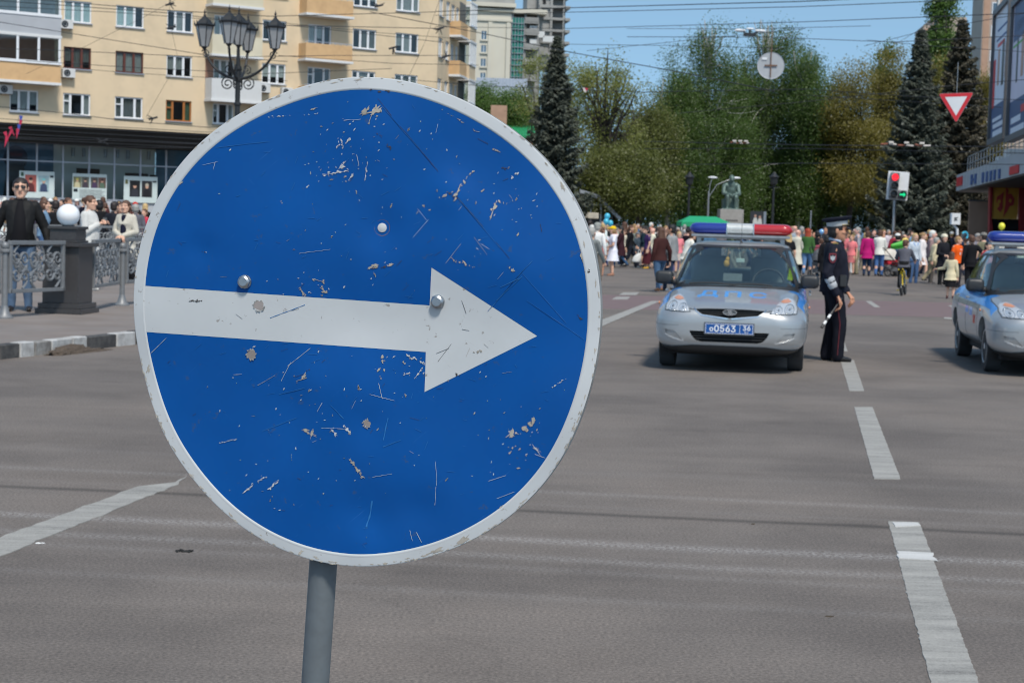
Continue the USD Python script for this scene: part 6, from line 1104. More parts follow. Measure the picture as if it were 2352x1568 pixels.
def lamp_head(c, u, par, big=1.0):
    d = np.array(u, float); d /= np.linalg.norm(d); ya = math.atan2(d[1], d[0]); m = rotm(TM(MF(ell((0, 0, 0), .42 * big, .15 * big, .11 * big, 16)) - MF(BB(-1, 1, -1, 1, -1, -.04 * big))), ya, (0, 0, 1)); obj('lamp_head', T(m, *c), 'sign_face_white', par); obj('lens', T(rotm(ell((0, 0, -.04 * big), .33 * big, .12 * big, .06 * big, 14), ya, (0, 0, 1)), *c), 'lamp_lens', par)
t = at(1722, 80, 48); BL = thing('hanging_lamp', 'cluster of three white lamp heads hanging on a wire before the birch tops', 'street lamp', t); k48 = 48 / FPX
obj('mount', rbox(.34, .16, .09, .03, (0, 0, 0)), 'dark_metal', BL); obj('hanger', cyl((0, 0, .05), (0, 0, .16), .03, n=8), 'dark_metal', BL)
for px, py in ((1700, 71), (1723, 67), (1746, 71)):
    q = np.array([(px - 1722) * k48, 0, (80 - py) * k48]); obj('arm', bone((0, 0, 0), q, .022, .02, 6), 'dark_metal', BL); lamp_head(q, (1, .2, 0), BL, .40 if px != 1723 else .30)
t = at(1664, 420, 112); SL = thing('street_light', 'street light with two white heads beside the statue', 'street light', (t[0], t[1] + 9, 0))
for px, py in ((1637, 408), (1690, 409)):
    q = at(px, py, 121) - np.array([t[0], t[1] + 9, 0]); obj('arm', tube([(0, 0, q[2] - 1.4), (q[0] * .3, q[1] * .3, q[2] - .5), (q[0] * .8, q[1] * .8, q[2] - .1), q], .03, 6), 'galvanised', SL); lamp_head(q, (1, 0, 0), SL, .8)
obj('pole', cyl((0, 0, 0), (0, 0, at(1664, 440, 121)[2]), .09, .06, n=10), 'galvanised', SL)
for x, lb in ((1584, 'dark park lantern left of the statue'), (1778, 'dark park lantern right of the statue')):
    t = at(x, 405, 112); PLn = thing('park_lantern', lb, 'lantern', (t[0], t[1], 0)); obj('pole', cyl((0, 0, 0), (0, 0, t[2] - .6), .11, .07, n=10), 'cast_iron', PLn); obj('lantern', T(lathe([(.08, -.6), (.22, -.5), (.26, -.1), (.34, -.05), (.16, .12), (.03, .3)], 8), 0, 0, t[2]), 'cast_iron', PLn); obj('crossarm', cat(B(.7, .06, .06, (0, 0, t[2] - .7))), 'cast_iron', PLn)
for x, y, d, lb in ((1863, 486, 95, 'thin grey post behind the crowd left of the officer'), (1665.5, 430, 100, None), (1667, 470, 96, None)):
    if lb: t = at(x, y, d); P = thing('post', lb, 'post', (t[0], t[1], 0)); obj('shaft', cyl((0, 0, 0), (0, 0, t[2]), .05, .04, n=8), 'galvanised', P); obj('tip', ell((0, 0, t[2]), .05, .05, .05, 8), 'galvanised', P)
t = at(2194, 503, 70); P = thing('pole_box', 'white box with a dark emblem on a bent white pipe near the right spruce', 'street cabinet', (t[0], t[1], 0)); obj('box', rbox(.36, .3, .46, .02, (0, 0, t[2])), 'board_white', P); obj('emblem', prismY([(-.08, -.08), (.06, -.05), (.02, .0), (.08, .09), (-.02, .06), (-.07, .08)], -.158, -.15), 'trim_grey', P, label='dark mark on the box') if False else obj('emblem', T(prismY([(-.08, -.08), (.06, -.05), (.02, .0), (.08, .09), (-.02, .06), (-.07, .08)], -.158, -.1505), 0, 0, t[2]), 'trim_grey', P); obj('pipe', tube([(.12, 0, 0), (.12, 0, t[2] - .7), (.10, 0, t[2] - .4), (-.05, 0, t[2] - .23)], .055, 8), 'board_white', P)
# ---------------------------------------------------------------- tent, photo stand, monument
mat('tent_green', (.012, .30, .13), .6, .08, 3); t = at(1616, 497, 104); TN = thing('canopy_tent', 'bright green canopy tent among the crowd before the statue', 'tent', (t[0], t[1], 0))
w, zt, ze = 112 * 104 / FPX / 2, t[2], at(1616, 511, 104)[2]
obj('roof', loft([np.array([[-w, -1.5, ze], [w, -1.5, ze], [w, 1.5, ze], [-w, 1.5, ze]]), np.array([[-w * .58, -.3, zt], [w * .5, -.3, zt], [w * .5, .3, zt], [-w * .58, .3, zt]])]), 'tent_green', TN, smooth=False)
for x0, y0, x1, y1 in ((-w, -1.5, w, -1.5), (w, -1.5, w, 1.5), (w, 1.5, -w, 1.5), (-w, 1.5, -w, -1.5)): obj('valance', BB(min(x0, x1) - .01, max(x0, x1) + .01, min(y0, y1) - .01, max(y0, y1) + .01, ze - .26, ze), 'tent_green', TN, smooth=False)
for x in (-w + .03, w - .03):
    for y in (-1.46, 1.46): obj('leg', B(.05, .05, ze, (x, y, ze / 2)), 'sign_face_white', TN)
mat('print_dark', (.03, .03, .032), .4, .1); mat('print_skin', (.45, .26, .19), .5, .1); mat('print_pale', (.55, .54, .5), .5, .1)
t = at(1740, 503, 103); PS = thing('photo_stand', 'stand with a dark photo panel of two figures left of the statue pedestal base', 'display stand', (t[0], t[1], 0), -.25); 
tag(stage.GetPrimAtPath(PS), label='upright photo panel showing two pale figures, right of the statue')
obj('panel', rbox(.88, .08, 1.0, .01, (0, 0, t[2] - .05)), 'print_dark', PS); obj('frame', cat(BB(.36, .50, -.07, .07, 0, t[2] + .45)), 'galvanised', PS); obj('leg', B(.06, .06, t[2] - .5, (-.38, 0, (t[2] - .5) / 2)), 'galvanised', PS)
for x, dz in ((-.13, .0), (.14, -.06)):
    Fg = obj('figure', T(prismY(Polygon([(x - .15, -.42), (x + .16, -.42), (x + .12, -.1), (x + .09, .06), (x, .10), (x - .08, .05), (x - .13, -.12)]), -.046 - .004 * (x > 0), -.041 - .004 * (x > 0)), 0, 0, t[2] + dz * .5), 'print_pale', PS, smooth=False); obj('figure_head', T(prismY(affinity.scale(Point(x, .17).buffer(.07), 1, 1.3), -.056, -.0505), 0, 0, t[2] + dz), 'print_skin', Fg, smooth=False)
mat('bronze', (.12, .17, .15), .55, .3, 6, metal=.35, dirt=(.13, .20, .175), dscale=4, damt=.7); mat('stone_grey', (.30, .285, .265), .8, .12, 4, bump=.2)
t = at(1678, 481, 118); MN = thing('monument', 'green bronze statue of a seated, bowed man on a grey stone pedestal', 'monument', (t[0], t[1], 0))
kk = 118 / FPX; zped = t[2]; obj('pedestal', rbox(54 * kk, 1.7, zped, .03, (0, 0, zped / 2)), 'stone_grey', MN); obj('pedestal_step', rbox(2.6, 2.6, .5, .03, (0, 0, .25)), 'stone_grey', MN); obj('inscription', T(cat(*[B(.09, .01, .11, (x, -.853, 0)) for x in np.arange(-.34, .35, .136)]), 0, 0, zped - .75), 'print_dark', MN, kind='stuff')
hs = (480 - 402) * kk
def J_(x, y, z): return np.array([x * hs, y * hs, zped + z * hs])
N_ = 12
bd = [bone(J_(0, .16, .36), J_(0, .10, .62), .15 * hs, .17 * hs, N_), bone(J_(-.15, .06, .70), J_(.15, .06, .70), .085 * hs, .085 * hs, N_), bone(J_(0, .12, .60), J_(0, .04, .74), .16 * hs, .12 * hs, N_), bone(J_(0, .02, .76), J_(0, -.06, .82), .055 * hs, .05 * hs, N_), MF(ell(J_(0, -.07, .89), .075 * hs, .09 * hs, .105 * hs, 14)), MF(ell(J_(0, -.02, .92), .08 * hs, .09 * hs, .09 * hs, 14)), bone(J_(0, -.15, .86), J_(0, -.15, .85), .02 * hs, .02 * hs, 6)]
for s in (-1, 1):
    bd += [bone(J_(s * .09, .14, .34), J_(s * .12, -.20, .36), .085 * hs, .07 * hs, N_), bone(J_(s * .12, -.20, .35), J_(s * .12, -.17, .05), .068 * hs, .045 * hs, N_), bone(J_(s * .12, -.16, .03), J_(s * .14, -.30, .02), .035 * hs, .03 * hs, 8), bone(J_(s * .20, .06, .69), J_(s * .23, -.06, .46), .068 * hs, .055 * hs, N_), bone(J_(s * .23, -.06, .46), J_(s * .04, -.25, .42), .055 * hs, .036 * hs, N_)]
    for k in range(4): bd.append(bone(J_(s * .03, -.25, .42), J_(-s * .02 + s * .01 * k, -.28 - .01 * k, .34 + .015 * k), .016 * hs, .011 * hs, 6))
    bd.append(bone(J_(s * .16, .02, .50), J_(s * .15, -.12, .30), .05 * hs, .03 * hs, 8))
bd += [MF(rbox(.46 * hs, .42 * hs, .30 * hs, .02, J_(0, .16, .15))), MF(rbox(.56 * hs, .66 * hs, .04 * hs, .01, J_(0, 0, -.0)))]
st_ = TM(union(bd).refine_to_length(.06)); trimesh.smoothing.filter_taubin(st_, .5, .53, 6); v = st_.vertices; st_.vertices = v + st_.vertex_normals * ((meshkit.fbm(v * 5, 3, 9) - .5) * .05)[:, None]; obj('statue', st_, 'bronze', MN, smooth=60)
# ================================================================ BUILDINGS
mat('plaster_beige', (.68, .53, .35), .9, .05, .35, dirt=(.44, .36, .25), dscale=.5, damt=.5, bump=.15, bscale=14)
mat('plaster_peach', (.60, .385, .195), .85, .06, 1, dirt=(.35, .2, .1), dscale=1.5, damt=.4); mat('slab_white', (.66, .66, .65), .7, .08, 2, dirt=(.35, .33, .3), dscale=2, damt=.4); mat('siding_grey', (.44, .45, .47), .55, .06, 1); mat('siding_cream', (.60, .54, .40), .7, .06, 1); mat('panel_white', (.60, .60, .59), .7, .1, 2, dirt=(.4, .39, .36), dscale=2, damt=.5)
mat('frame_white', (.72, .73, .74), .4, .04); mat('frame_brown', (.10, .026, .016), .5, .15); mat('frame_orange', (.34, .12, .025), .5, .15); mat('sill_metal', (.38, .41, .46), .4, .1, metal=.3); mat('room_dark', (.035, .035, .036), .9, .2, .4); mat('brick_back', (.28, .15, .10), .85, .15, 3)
mat('curtain_grey', (.36, .36, .345), .9, .2, 5); mat('curtain_white', (.60, .60, .58), .9, .15, 5); mat('curtain_cyan', (.55, .66, .66), .8, .08, 3); mat('curtain_green', (.09, .15, .08), .9, .2, 5); mat('curtain_dark', (.15, .15, .14), .9, .2, 5)
glass('pane_glass', (.80, .84, .84), .03, 1.5)
AF = math.radians(55.5); U1 = np.array([math.sin(AF), math.cos(AF), 0]); N1 = np.array([math.cos(AF), -math.sin(AF), 0])
P0 = at(179, 480, 109.6); P0[2] = 0; YAW1 = PI / 2 - AF
def fac(px, py):
    q = onplane(px, py, P0, N1) - P0; return float(q @ U1), float(q[2])
AB = thing('apartment_building', 'long beige apartment block with white windows over a dark shop canopy', 'apartment building', (P0[0], P0[1], 0), YAW1)
zr0 = fac(178, 265)[1]; FLH = fac(178, 159)[1] - zr0; WH = 1.34
COLS = [(22, 88), (145, 208), (264, 328), (381, 440), (489, 537), (600, 655), (705, 758), (807, 861), (905, 958)]
colS = [(fac(a, 240)[0], fac(b, 240)[0]) for a, b in COLS]
colS = [colS[0]] + colS[1:]
pitch = colS[2][0] - colS[1][0]
left = [(colS[0][0] - pitch * k, colS[0][1] - pitch * k) for k in (2, 1)]; colS = left + colS; NC0 = 2
S0, S1 = colS[0][0] - 1.5, fac(1002, 240)[0]; TOPZ = zr0 + FLH * 4.6; SHOPZ = fac(178, 330)[1]; z_can0, z_can1 = fac(240, 338)[1], fac(240, 297)[1]
r = np.random.default_rng(12)
def window(par, x0, x1, z0, z1, y=0.0, fr='frame_white', cur='curtain_grey', vent=True, lights=3, axis='y'):
    w = x1 - x0; f = .085; segs = [x0, x0 + w * .27, x0 + w * .72, x1] if (lights == 3 and vent) else list(np.linspace(x0, x1, lights + 1))
    bars = [BB(x0 - .0, x1, -.03, .06, z0, z0 + f), BB(x0, x1, -.03, .06, z1 - f, z1), BB(x0, x0 + f, -.028, .058, z0 + f, z1 - f), BB(x1 - f, x1, -.028, .058, z0 + f, z1 - f)] + [BB(s - .075, s + .075, -.028, .058, z0 + f, z1 - f) for s in segs[1:-1]]
    if vent: zv = z1 - .36 * (z1 - z0); bars.append(BB(segs[0] + f, segs[1] - .075, -.026, .05, zv - .04, zv + .04))
    W = obj('window', T(cat(bars), 0, y + .10, 0), fr, par, smooth=False)
    for a, b in zip(segs[:-1], segs[1:]): obj('pane', BB(a + .05, b - .05, y + .112, y + .118, z0 + .05, z1 - .05), 'pane_glass', W, smooth=False)
    obj('sill', BB(x0 - .05, x1 + .05, y - .10, y + .06, z0 - .06, z0 - .004), 'sill_metal', W, smooth=False)
    # curtain drawn in the panes, with folds
    if cur:
        for a, b in zip(segs[:-1], segs[1:]):
            if r.random() < .82:
                n = 13; xx = np.linspace(a + .02, b - .02, n); yy = y + .19 + .03 * np.sin(np.arange(n) * 1.9 + r.uniform(0, 6)); zt_, zb_ = z1 - .03, z0 + (.02 if r.random() < .75 else .35 * (z1 - z0))
                v = np.vstack([np.column_stack([xx, yy, np.full(n, zb_)]), np.column_stack([xx, yy, np.full(n, zt_)])]); f_ = [(i, i + 1, n + i + 1, n + i) for i in range(n - 1)]; obj('curtain', (v, f_), cur, W, smooth=True)
    return W
holes, todo = [], []
FR = {(1, 1): ('frame_brown', 'curtain_dark'), (1, 2): ('frame_brown', 'curtain_grey'), (0, 3): ('frame_orange', 'curtain_green'), (2, 1): ('frame_white', 'curtain_cyan'), (2, 2): ('frame_white', 'curtain_cyan'), (3, 1): ('frame_white', 'curtain_cyan'), (2, 0): ('frame_white', 'curtain_white')}
for c, (a, b) in enumerate(colS):
    cc = c - NC0
    for i in range(4):
        z0, z1 = zr0 + FLH * i, zr0 + FLH * i + WH
        if cc == 0 and i >= 1: continue
        if cc in (4, 6) and i >= (1 if cc == 4 else 1): z0 -= .05
        holes.append(BB(a, b, -1, .6, z0, z1)); fr, cu = FR.get((i, cc), ('frame_white', r.choice(['curtain_grey', 'curtain_dark', 'curtain_grey', 'curtain_white'])))
        todo.append((a, b, z0, z1, fr, cu, (cc != 0 and fr != 'frame_brown' and i != 2 and r.random() < .6), 3))
obj('wall', TM(MF(BB(S0, S1, 0, .4, z_can1 - .3, TOPZ)) - union(holes)), 'plaster_beige', AB, smooth=False)
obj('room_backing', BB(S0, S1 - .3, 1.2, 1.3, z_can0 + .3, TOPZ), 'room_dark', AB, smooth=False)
for a in todo: window(AB, *a[:4], 0, *a[4:])
# balconies
def balcony(x0, x1, z, h, m_, dep=1.05, glazed=None, slab=.14, slats=0, rail=False, backm=None):
    Bm = [BB(x0, x1, -dep, -dep + .05, z, z + h), BB(x0, x0 + .05, -dep + .05, 0, z, z + h), BB(x1 - .05, x1, -dep + .05, 0, z, z + h)]
    Q = obj('balcony', cat(Bm), m_, AB, smooth=False); obj('slab', BB(x0 - .06, x1 + .06, -dep - .07, -.002, z - slab - .02, z - .003), 'slab_white', Q, smooth=False)
    if slats:
        for k in range(slats): obj('siding_board', BB(x0 - .012, x1 + .012, -dep - .018, -dep - .002, z + h * k / slats + .006, z + h * (k + 1) / slats - .006), m_, Q, smooth=False)
    if rail: obj('rail', cat(BB(x0, x1, -dep - .0, -dep + .04, z + h + .10, z + h + .14), *[BB(x0 + (x1 - x0) * k / 8 - .015, x0 + (x1 - x0) * k / 8 + .015, -dep, -dep + .03, z + h, z + h + .12) for k in range(9)]), 'sill_metal', Q, smooth=False)
    if glazed:
        zt = z + glazed; W = obj('glazing_frame', cat(BB(x0 - .05, x1 + .05, -dep - .06, -dep + .06, z + h + .004, z + h + .18), BB(x0 - .05, x1 + .05, -dep - .06, -dep + .06, zt - .12, zt), *[BB(x - .07, x + .07, -dep - .05, -dep + .05, z + h + .18, zt - .12) for x in np.linspace(x0 + .07, x1 - .07, 5)], BB(x1 - .06, x1 + .05, -dep + .06, -.01, z + h + .01, z + h + .16), BB(x1 - .06, x1 + .05, -dep + .06, -.01, zt - .12, zt)), 'frame_white', Q, smooth=False)
        xs_ = np.linspace(x0 + .07, x1 - .07, 5)
        for a, b in zip(xs_[:-1], xs_[1:]): obj('glazing_pane', BB(a + .08, b - .08, -dep - .004, -dep + .004, z + h + .19, zt - .13), 'pane_glass', Q, smooth=False)
        obj('glazing_pane', BB(x1 - .01, x1 - .002, -dep + .06, -.05, z + h + .19, zt - .13), 'pane_glass', Q, smooth=False); obj('loggia_back', BB(x0, x1, -.012, -.002, z + h, zt), backm or 'brick_back', Q, smooth=False)
    return Q
bx0, bx1 = fac(-75, 240)[0], fac(125, 160)[0]
for i in (1, 2, 3): balcony(bx0, bx1, zr0 + FLH * i - 1.02, 1.02 + .06, ['', 'plaster_peach', 'siding_grey', 'plaster_peach'][i], glazed=2.9 - .1, slats=12 if i == 2 else 0, backm='brick_back' if i == 1 else 'curtain_white')
bx0, bx1 = fac(470, 240)[0], fac(585, 205)[0]
balcony(bx0, bx1, fac(530, 232)[1], 1.35, 'panel_white', slats=0, rail=False, backm='brick_back'); balcony(bx0, bx1, fac(530, 130)[1], 1.25, 'siding_cream'); balcony(bx0, bx1, fac(530, 16)[1], 1.25, 'siding_cream')
obj('brick_infill', cat(BB(bx0, colS[4 + NC0][0] - .02, -.03, -.002, fac(530, 232)[1], fac(530, 140)[1])), 'brick_back', AB, smooth=False)
bx0, bx1 = fac(686, 120)[0], fac(792, 120)[0]
for py in (140, 37, 238): balcony(bx0, bx1, fac(740, py)[1], 1.02, 'plaster_peach', rail=True)
# ground floor shop: canopy, glazing, hall inside
mat('canopy_black', (.008, .008, .008), .95, .2, 1, spec=.1); mat('hall_white', (.74, .74, .70), .8, .06, 1); mat('hall_blue', (.10, .18, .26), .7, .5, .5); mat('hall_brown', (.09, .05, .03), .7, .2, 1); mat('hall_green', (.06, .2, .04), .7, .2, 1)
obj('canopy', BB(S0, fac(990, 300)[0], -1.6, 0, z_can0, z_can1), 'canopy_black', AB, smooth=False); obj('canopy_edge', cat(*[BB(S0, fac(990, 300)[0], -1.63, -1.601, z_can0 + (z_can1 - z_can0) * k, z_can0 + (z_can1 - z_can0) * k + .04) for k in (.15, .4, .65, .9)]), 'dark_metal', AB, smooth=False, kind='stuff')
zg0 = fac(178, 457)[1]; zgt = fac(178, 374)[1]; mull = [fac(p, 400)[0] for p in (17.5, 84, 144, 204, 262, 322, 381)]; pm = (mull[-1] - mull[0]) / 6; mull = [mull[0] - pm * k for k in (4, 3, 2, 1)] + mull + [mull[-1] + pm * k for k in range(1, 10)]
for x in mull: obj('mullion', BB(x - .05, x + .05, -.05, .05, .5, z_can0 - .002), 'sill_metal', AB, smooth=False)
for z in (zg0, zgt): obj('transom', BB(mull[0], mull[-1], -.045, .045, z - .04, z + .04), 'sill_metal', AB, smooth=False)
for a, b in zip(mull[:-1], mull[1:]):
    obj('shop_pane', BB(a + .05, b - .05, -.006, .006, zg0 + .04, zgt - .04), 'pane_glass', AB, smooth=False); obj('shop_pane', BB(a + .05, b - .05, -.006, .006, zgt + .04, z_can0 - .01), 'pane_glass', AB, smooth=False); obj('shop_stall_riser', BB(a + .05, b - .05, -.02, .02, .4, zg0 - .04), 'siding_grey', AB, smooth=False)
obj('hall_ceiling', BB(S0, S1 - 1, .3, 7, z_can0 + .05, z_can0 + .2), 'hall_white', AB, smooth=False); obj('hall_floor', BB(S0, S1 - 1, .1, 7, .3, .5), 'hall_brown', AB, smooth=False)
xa, xb = fac(136, 400)[0], fac(372, 400)[0]
obj('hall_back', BB(xa, xb, 1.15, 1.18, .5, z_can0 + .05), 'hall_white', AB, smooth=False); obj('hall_side', BB(S0, xa - .02, 1.0, 1.1, .5, z_can0 + .05), 'hall_blue', AB, smooth=False); obj('hall_side', BB(xb + .02, S1 - 1, 1.0, 1.1, .5, z_can0 + .05), 'hall_blue', AB, smooth=False)
for p0, p1, pt in ((158, 205, 388), (272, 318, 394), (330, 352, 396)):
    a, b = fac(p0, 400)[0] + .9, fac(p1, 400)[0] + 1.1; obj('hall_opening', BB(a, b, 1.06, 1.14, .5, fac(240, pt)[1]), 'hall_brown', AB, smooth=False)
obj('hall_figure', T(prismY(unary_union([Point(0, 0).buffer(.75), Polygon([(-.9, -3.5), (.9, -3.5), (.5, -.3), (-.5, -.3)])]), 0.90, 0.98), fac(47, 400)[0], 0, fac(47, 362)[1]), 'print_dark', AB, smooth=False)
obj('hall_picture', BB(fac(100, 400)[0], fac(128, 400)[0], 0.92, 0.98, zg0 - .5, zg0 + .6), 'hall_green', AB, smooth=False)
for k, px in enumerate((165, 190, 240, 268, 292, 340)): obj('ceiling_lamp', T(cyl((0, 0, 0), (0, 0, -.55), .12, .10, n=10), fac(px, 350)[0] + .3, .6, z_can0 - .1), 'galvanised', AB)
# the side wing along the street
CO = P0 + U1 * S1; NS = np.array([SDIR[1], -SDIR[0], 0])
WG = thing('apartment_building', 'beige side wing with stacked balconies turning away along the street', 'apartment building', (CO[0], CO[1], 0), PI / 2 - ST)
def fac2(px, py): q = onplane(px, py, CO, NS) - CO; return float(q @ SDIR), float(q[2])
L2 = fac2(1066, 200)[0]; AB_ = AB; AB = WG
holes, todo = [], []
for i in range(-1, 4):
    z0 = zr0 + FLH * i
    for a, b in ((fac2(1005, 200)[0], fac2(1014, 200)[0]), (fac2(1021, 200)[0], fac2(1029, 200)[0]), (fac2(1033, 200)[0], fac2(1041, 200)[0]), (fac2(1044, 200)[0], fac2(1051, 200)[0])):
        b = max(b, a + 1.0); holes.append(BB(a, b, -1, .6, z0, z0 + WH)); todo.append((a, b, z0, z0 + WH))
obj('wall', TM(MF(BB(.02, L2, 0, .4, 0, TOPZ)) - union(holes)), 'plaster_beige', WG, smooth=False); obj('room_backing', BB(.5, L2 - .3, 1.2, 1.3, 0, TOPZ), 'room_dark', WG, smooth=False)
for t_ in todo: window(WG, *t_, 0, 'frame_white', 'curtain_grey', False, 2)
b0 = fac2(1030, 200)[0]
for i in range(-1, 4):
    balcony(b0, b0 + 2.6, zr0 + FLH * i - .95, 1.0, 'plaster_peach', dep=.8); balcony(b0 + 3.4, L2 - .1, zr0 + FLH * i - .95, 1.0, 'plaster_beige', dep=.85, glazed=2.85 if i != 0 else None, backm='curtain_dark')
AB = AB_
# air conditioners hang on the wall: things of their own
AC0 = None
def ac(px, py, lb, wing=False):
    global AC0
    s, z = fac(px, py); q = P0 + U1 * s + N1 * .22; q[2] = z
    if AC0 is None:
        AC0 = thing('air_conditioner', lb, 'air conditioner', q, YAW1, group='air conditioners on the beige wall'); obj('case', rbox(.82, .34, .56, .03), 'panel_white', AC0); obj('fan_grille', T(rotm(lathe([(.001, .004), (.20, .004), (.215, 0)], 24), PI / 2, (1, 0, 0)), -.13, -.172, 0), 'lens_dark', AC0)
        obj('grille_ring', T(rotm(tube([(rr_ * math.cos(a), rr_ * math.sin(a), 0) for rr_ in (.12,) for a in np.linspace(0, 2 * PI, 20)], .012, 5), PI / 2, (1, 0, 0)), -.13, -.185, 0), 'galvanised', AC0); obj('bracket', cat(B(.04, .4, .04, (-.3, .03, -.30)), B(.04, .4, .04, (.3, .03, -.30))), 'dark_metal', AC0, kind='stuff'); return
    copy_thing(AC0, 'air_conditioner', lb, 'air conditioner', q, YAW1, 'air conditioners on the beige wall')
for px, py, lb in ((149, 57, 'air conditioner under the topmost left window by the grey siding'), (154, 169, 'air conditioner under the brown-framed window'), (10, 206, 'air conditioner left of the lowest left window'), (603, 204, 'air conditioner just right of the white balcony'), (655, 212, 'air conditioner half hidden by the sign rim, right of the white balcony')): ac(px, py, lb)
# printed posters in the shop window
mat('poster_paper', (.56, .64, .62), .5, .05)
def poster(lb, px0, py0, px1, py1, figs):
    s0, z1 = fac(px0, py0); s1, z0 = fac(px1, py1); q = P0 + U1 * s0 + N1 * .12; q[2] = z0; w, h = s1 - s0, z1 - z0
    P = thing('poster', lb, 'poster', q, YAW1, group=None); obj('sheet', rbox(w, .04, h, .005, (w / 2, 0, h / 2)), 'poster_paper', P)
    for i, (x0, z0_, x1, z1_, bg, kind) in enumerate(figs):
        F = obj('picture', BB(x0 * w, x1 * w, -.028, -.021, z0_ * h, z1_ * h), cmat('print', bg, rough=.5, var=.25, scale=4), P, smooth=False); cx_, ww, hh = (x0 + x1) / 2 * w, (x1 - x0) * w, (z1_ - z0_) * h
        if kind:
            coat, hat_ = kind; obj('portrait_body', prismY(Polygon([(cx_ - ww * .36, z0_ * h), (cx_ + ww * .36, z0_ * h), (cx_ + ww * .30, z0_ * h + hh * .42), (cx_ + ww * .1, z0_ * h + hh * .52), (cx_ - ww * .1, z0_ * h + hh * .52), (cx_ - ww * .30, z0_ * h + hh * .42)]), -.031, -.0285), cmat('print', coat, rough=.5, var=.2, scale=5), F, smooth=False)
            obj('portrait_head', prismY(affinity.scale(Point(cx_, z0_ * h + hh * .66).buffer(ww * .16), 1, 1.25), -.033, -.0312), cmat('print', (205, 160, 135), rough=.5, var=.1), F, smooth=False); obj('portrait_hair', prismY(affinity.scale(Point(cx_, z0_ * h + hh * .76).buffer(ww * .17), 1, .8), -.0345, -.0332), cmat('print', hat_, rough=.5), F, smooth=False)
    return P
def textlines(P, w, h, x0, x1, zs):
    obj('text_lines', cat(*[BB(x0 * w, x1 * w * (.9 + .1 * ((i * 7) % 3) / 2), -.026, -.0215, z * h, z * h + .025) for i, z in enumerate(zs)]), 'print_dark', P, smooth=False, kind='stuff')
p = poster('left window poster with a red picture and a man in a blue suit', 43, 392, 123, 456, [(.04, .80, .12, .95, (60, 90, 70), None), (.16, .22, .48, .86, (170, 90, 80), ((90, 40, 40), (60, 40, 40))), (.54, .24, .84, .84, (150, 175, 180), ((60, 72, 100), (120, 190, 190))), (.87, .78, .97, .86, (40, 50, 55), None)])
p = poster('middle window poster with a row of group photographs over printed text', 165, 398, 243, 461, [(.02, .47, .25, .88, (120, 120, 90), ((200, 190, 150), (190, 180, 90))), (.26, .47, .48, .88, (100, 100, 90), ((70, 60, 70), (60, 50, 45))), (.53, .47, .74, .88, (90, 85, 80), ((80, 60, 90), (90, 60, 50))), (.75, .47, .97, .88, (110, 80, 70), ((90, 110, 90), (60, 45, 45))), (.03, .30, .15, .42, (30, 40, 45), None)]); s0, z1 = fac(165, 398); s1, z0 = fac(243, 461); textlines(p, s1 - s0, z1 - z0, .2, .95, [.08, .13, .18, .23, .28, .33, .38])
p = poster('right window poster with two dark portraits side by side', 283, 404, 359, 467, [(.04, .70, .12, .86, (110, 110, 70), None), (.17, .22, .48, .84, (28, 28, 30), ((50, 50, 56), (24, 22, 22))), (.53, .22, .84, .84, (46, 46, 48), ((26, 26, 30), (190, 180, 160))), (.86, .78, .97, .85, (50, 55, 60), None)])
# ---------------------------------------------------------------- towers behind: one finished in cream, one still a concrete frame
mat('stone_cream', (.56, .52, .43), .85, .06, .2); mat('concrete', (.30, .295, .28), .9, .18, .15, dirt=(.17, .165, .16), dscale=.25, damt=.6); mat('net_green', (.012, .16, .13), .8, .2, .4); mat('blue_window', (.10, .16, .22), .15, .2, .3)
def frontal(px, py, d):  # local x, z of a wall facing the camera at distance d
    q = at(px, py, d); return q
def tower_base(name, lb, px, d, yaw): t = at(px, 480, d); return thing(name, lb, 'building', (t[0], t[1], 0), yaw), t
d = 400.; k = d / FPX
CT, t = tower_base('tower_block', 'cream stone apartment tower with cornice and small blue windows', 1094, d, .16)
X = lambda px: (px - 1094) * k; Z = lambda py, px=1130: at(px, py, d)[2]
holes = []; wl = []
for ya, yb in ((75, 94), (107, 123), (138, 155), (170, 184)):
    for xa_, xb_ in ((1095, 1106.5), (1119, 1127), (1140, 1148)): (holes.append(BB(X(xa_), X(xb_), -1, .6, Z(yb), Z(ya))), wl.append((X(xa_), X(xb_), Z(yb), Z(ya)))) if xa_ == 1095 else None
obj('wall', TM(MF(BB(X(1060), X(1163), 0, 12, 0, Z(22))) - union(holes)), 'stone_cream', CT, smooth=False)
for a, b, z0, z1 in wl: W = obj('window', cat(BB(a, b, .1, .2, z0, z1)), 'blue_window', CT, smooth=False); obj('glazing_bar', BB((a + b) / 2 - .05, (a + b) / 2 + .05, .02, .1, z0, z1), 'frame_white', W, smooth=False); obj('sill', BB(a - .3, b + .3, -.35, -.0, z0 - .4, z0 - .02), 'stone_cream', W, smooth=False)
for py, o, h in ((20, 1.2, .9), (30, .6, .5), (52, .35, .5)): obj('cornice', BB(X(1055), X(1163) + o * .7, -o, 12 + o, Z(py), Z(py) + h), 'stone_cream', CT, smooth=False)
for px in (1110, 1152): obj('pilaster', BB(X(px), X(px + 9), -.4, -.002, 0, Z(54)), 'stone_cream', CT, smooth=False)
obj('upper_storey', BB(X(1085), X(1175), 3, 12, Z(19), Z(-60)), 'concrete', CT, smooth=False)
d = 430.; k = d / FPX
FT, t = tower_base('construction_tower', 'unfinished grey concrete tower with open floors and green netting', 1163, d, .16)
X = lambda px: (px - 1163) * k; Z = lambda py, px=1220: at(px, py, d)[2]
obj('core', BB(X(1163), X(1232), 2.5, 10, 0, Z(40)), 'concrete', FT, smooth=False)
obj('core', BB(X(1206), X(1240), 5.5, 12, 0, Z(-50)), 'concrete', FT, smooth=False)
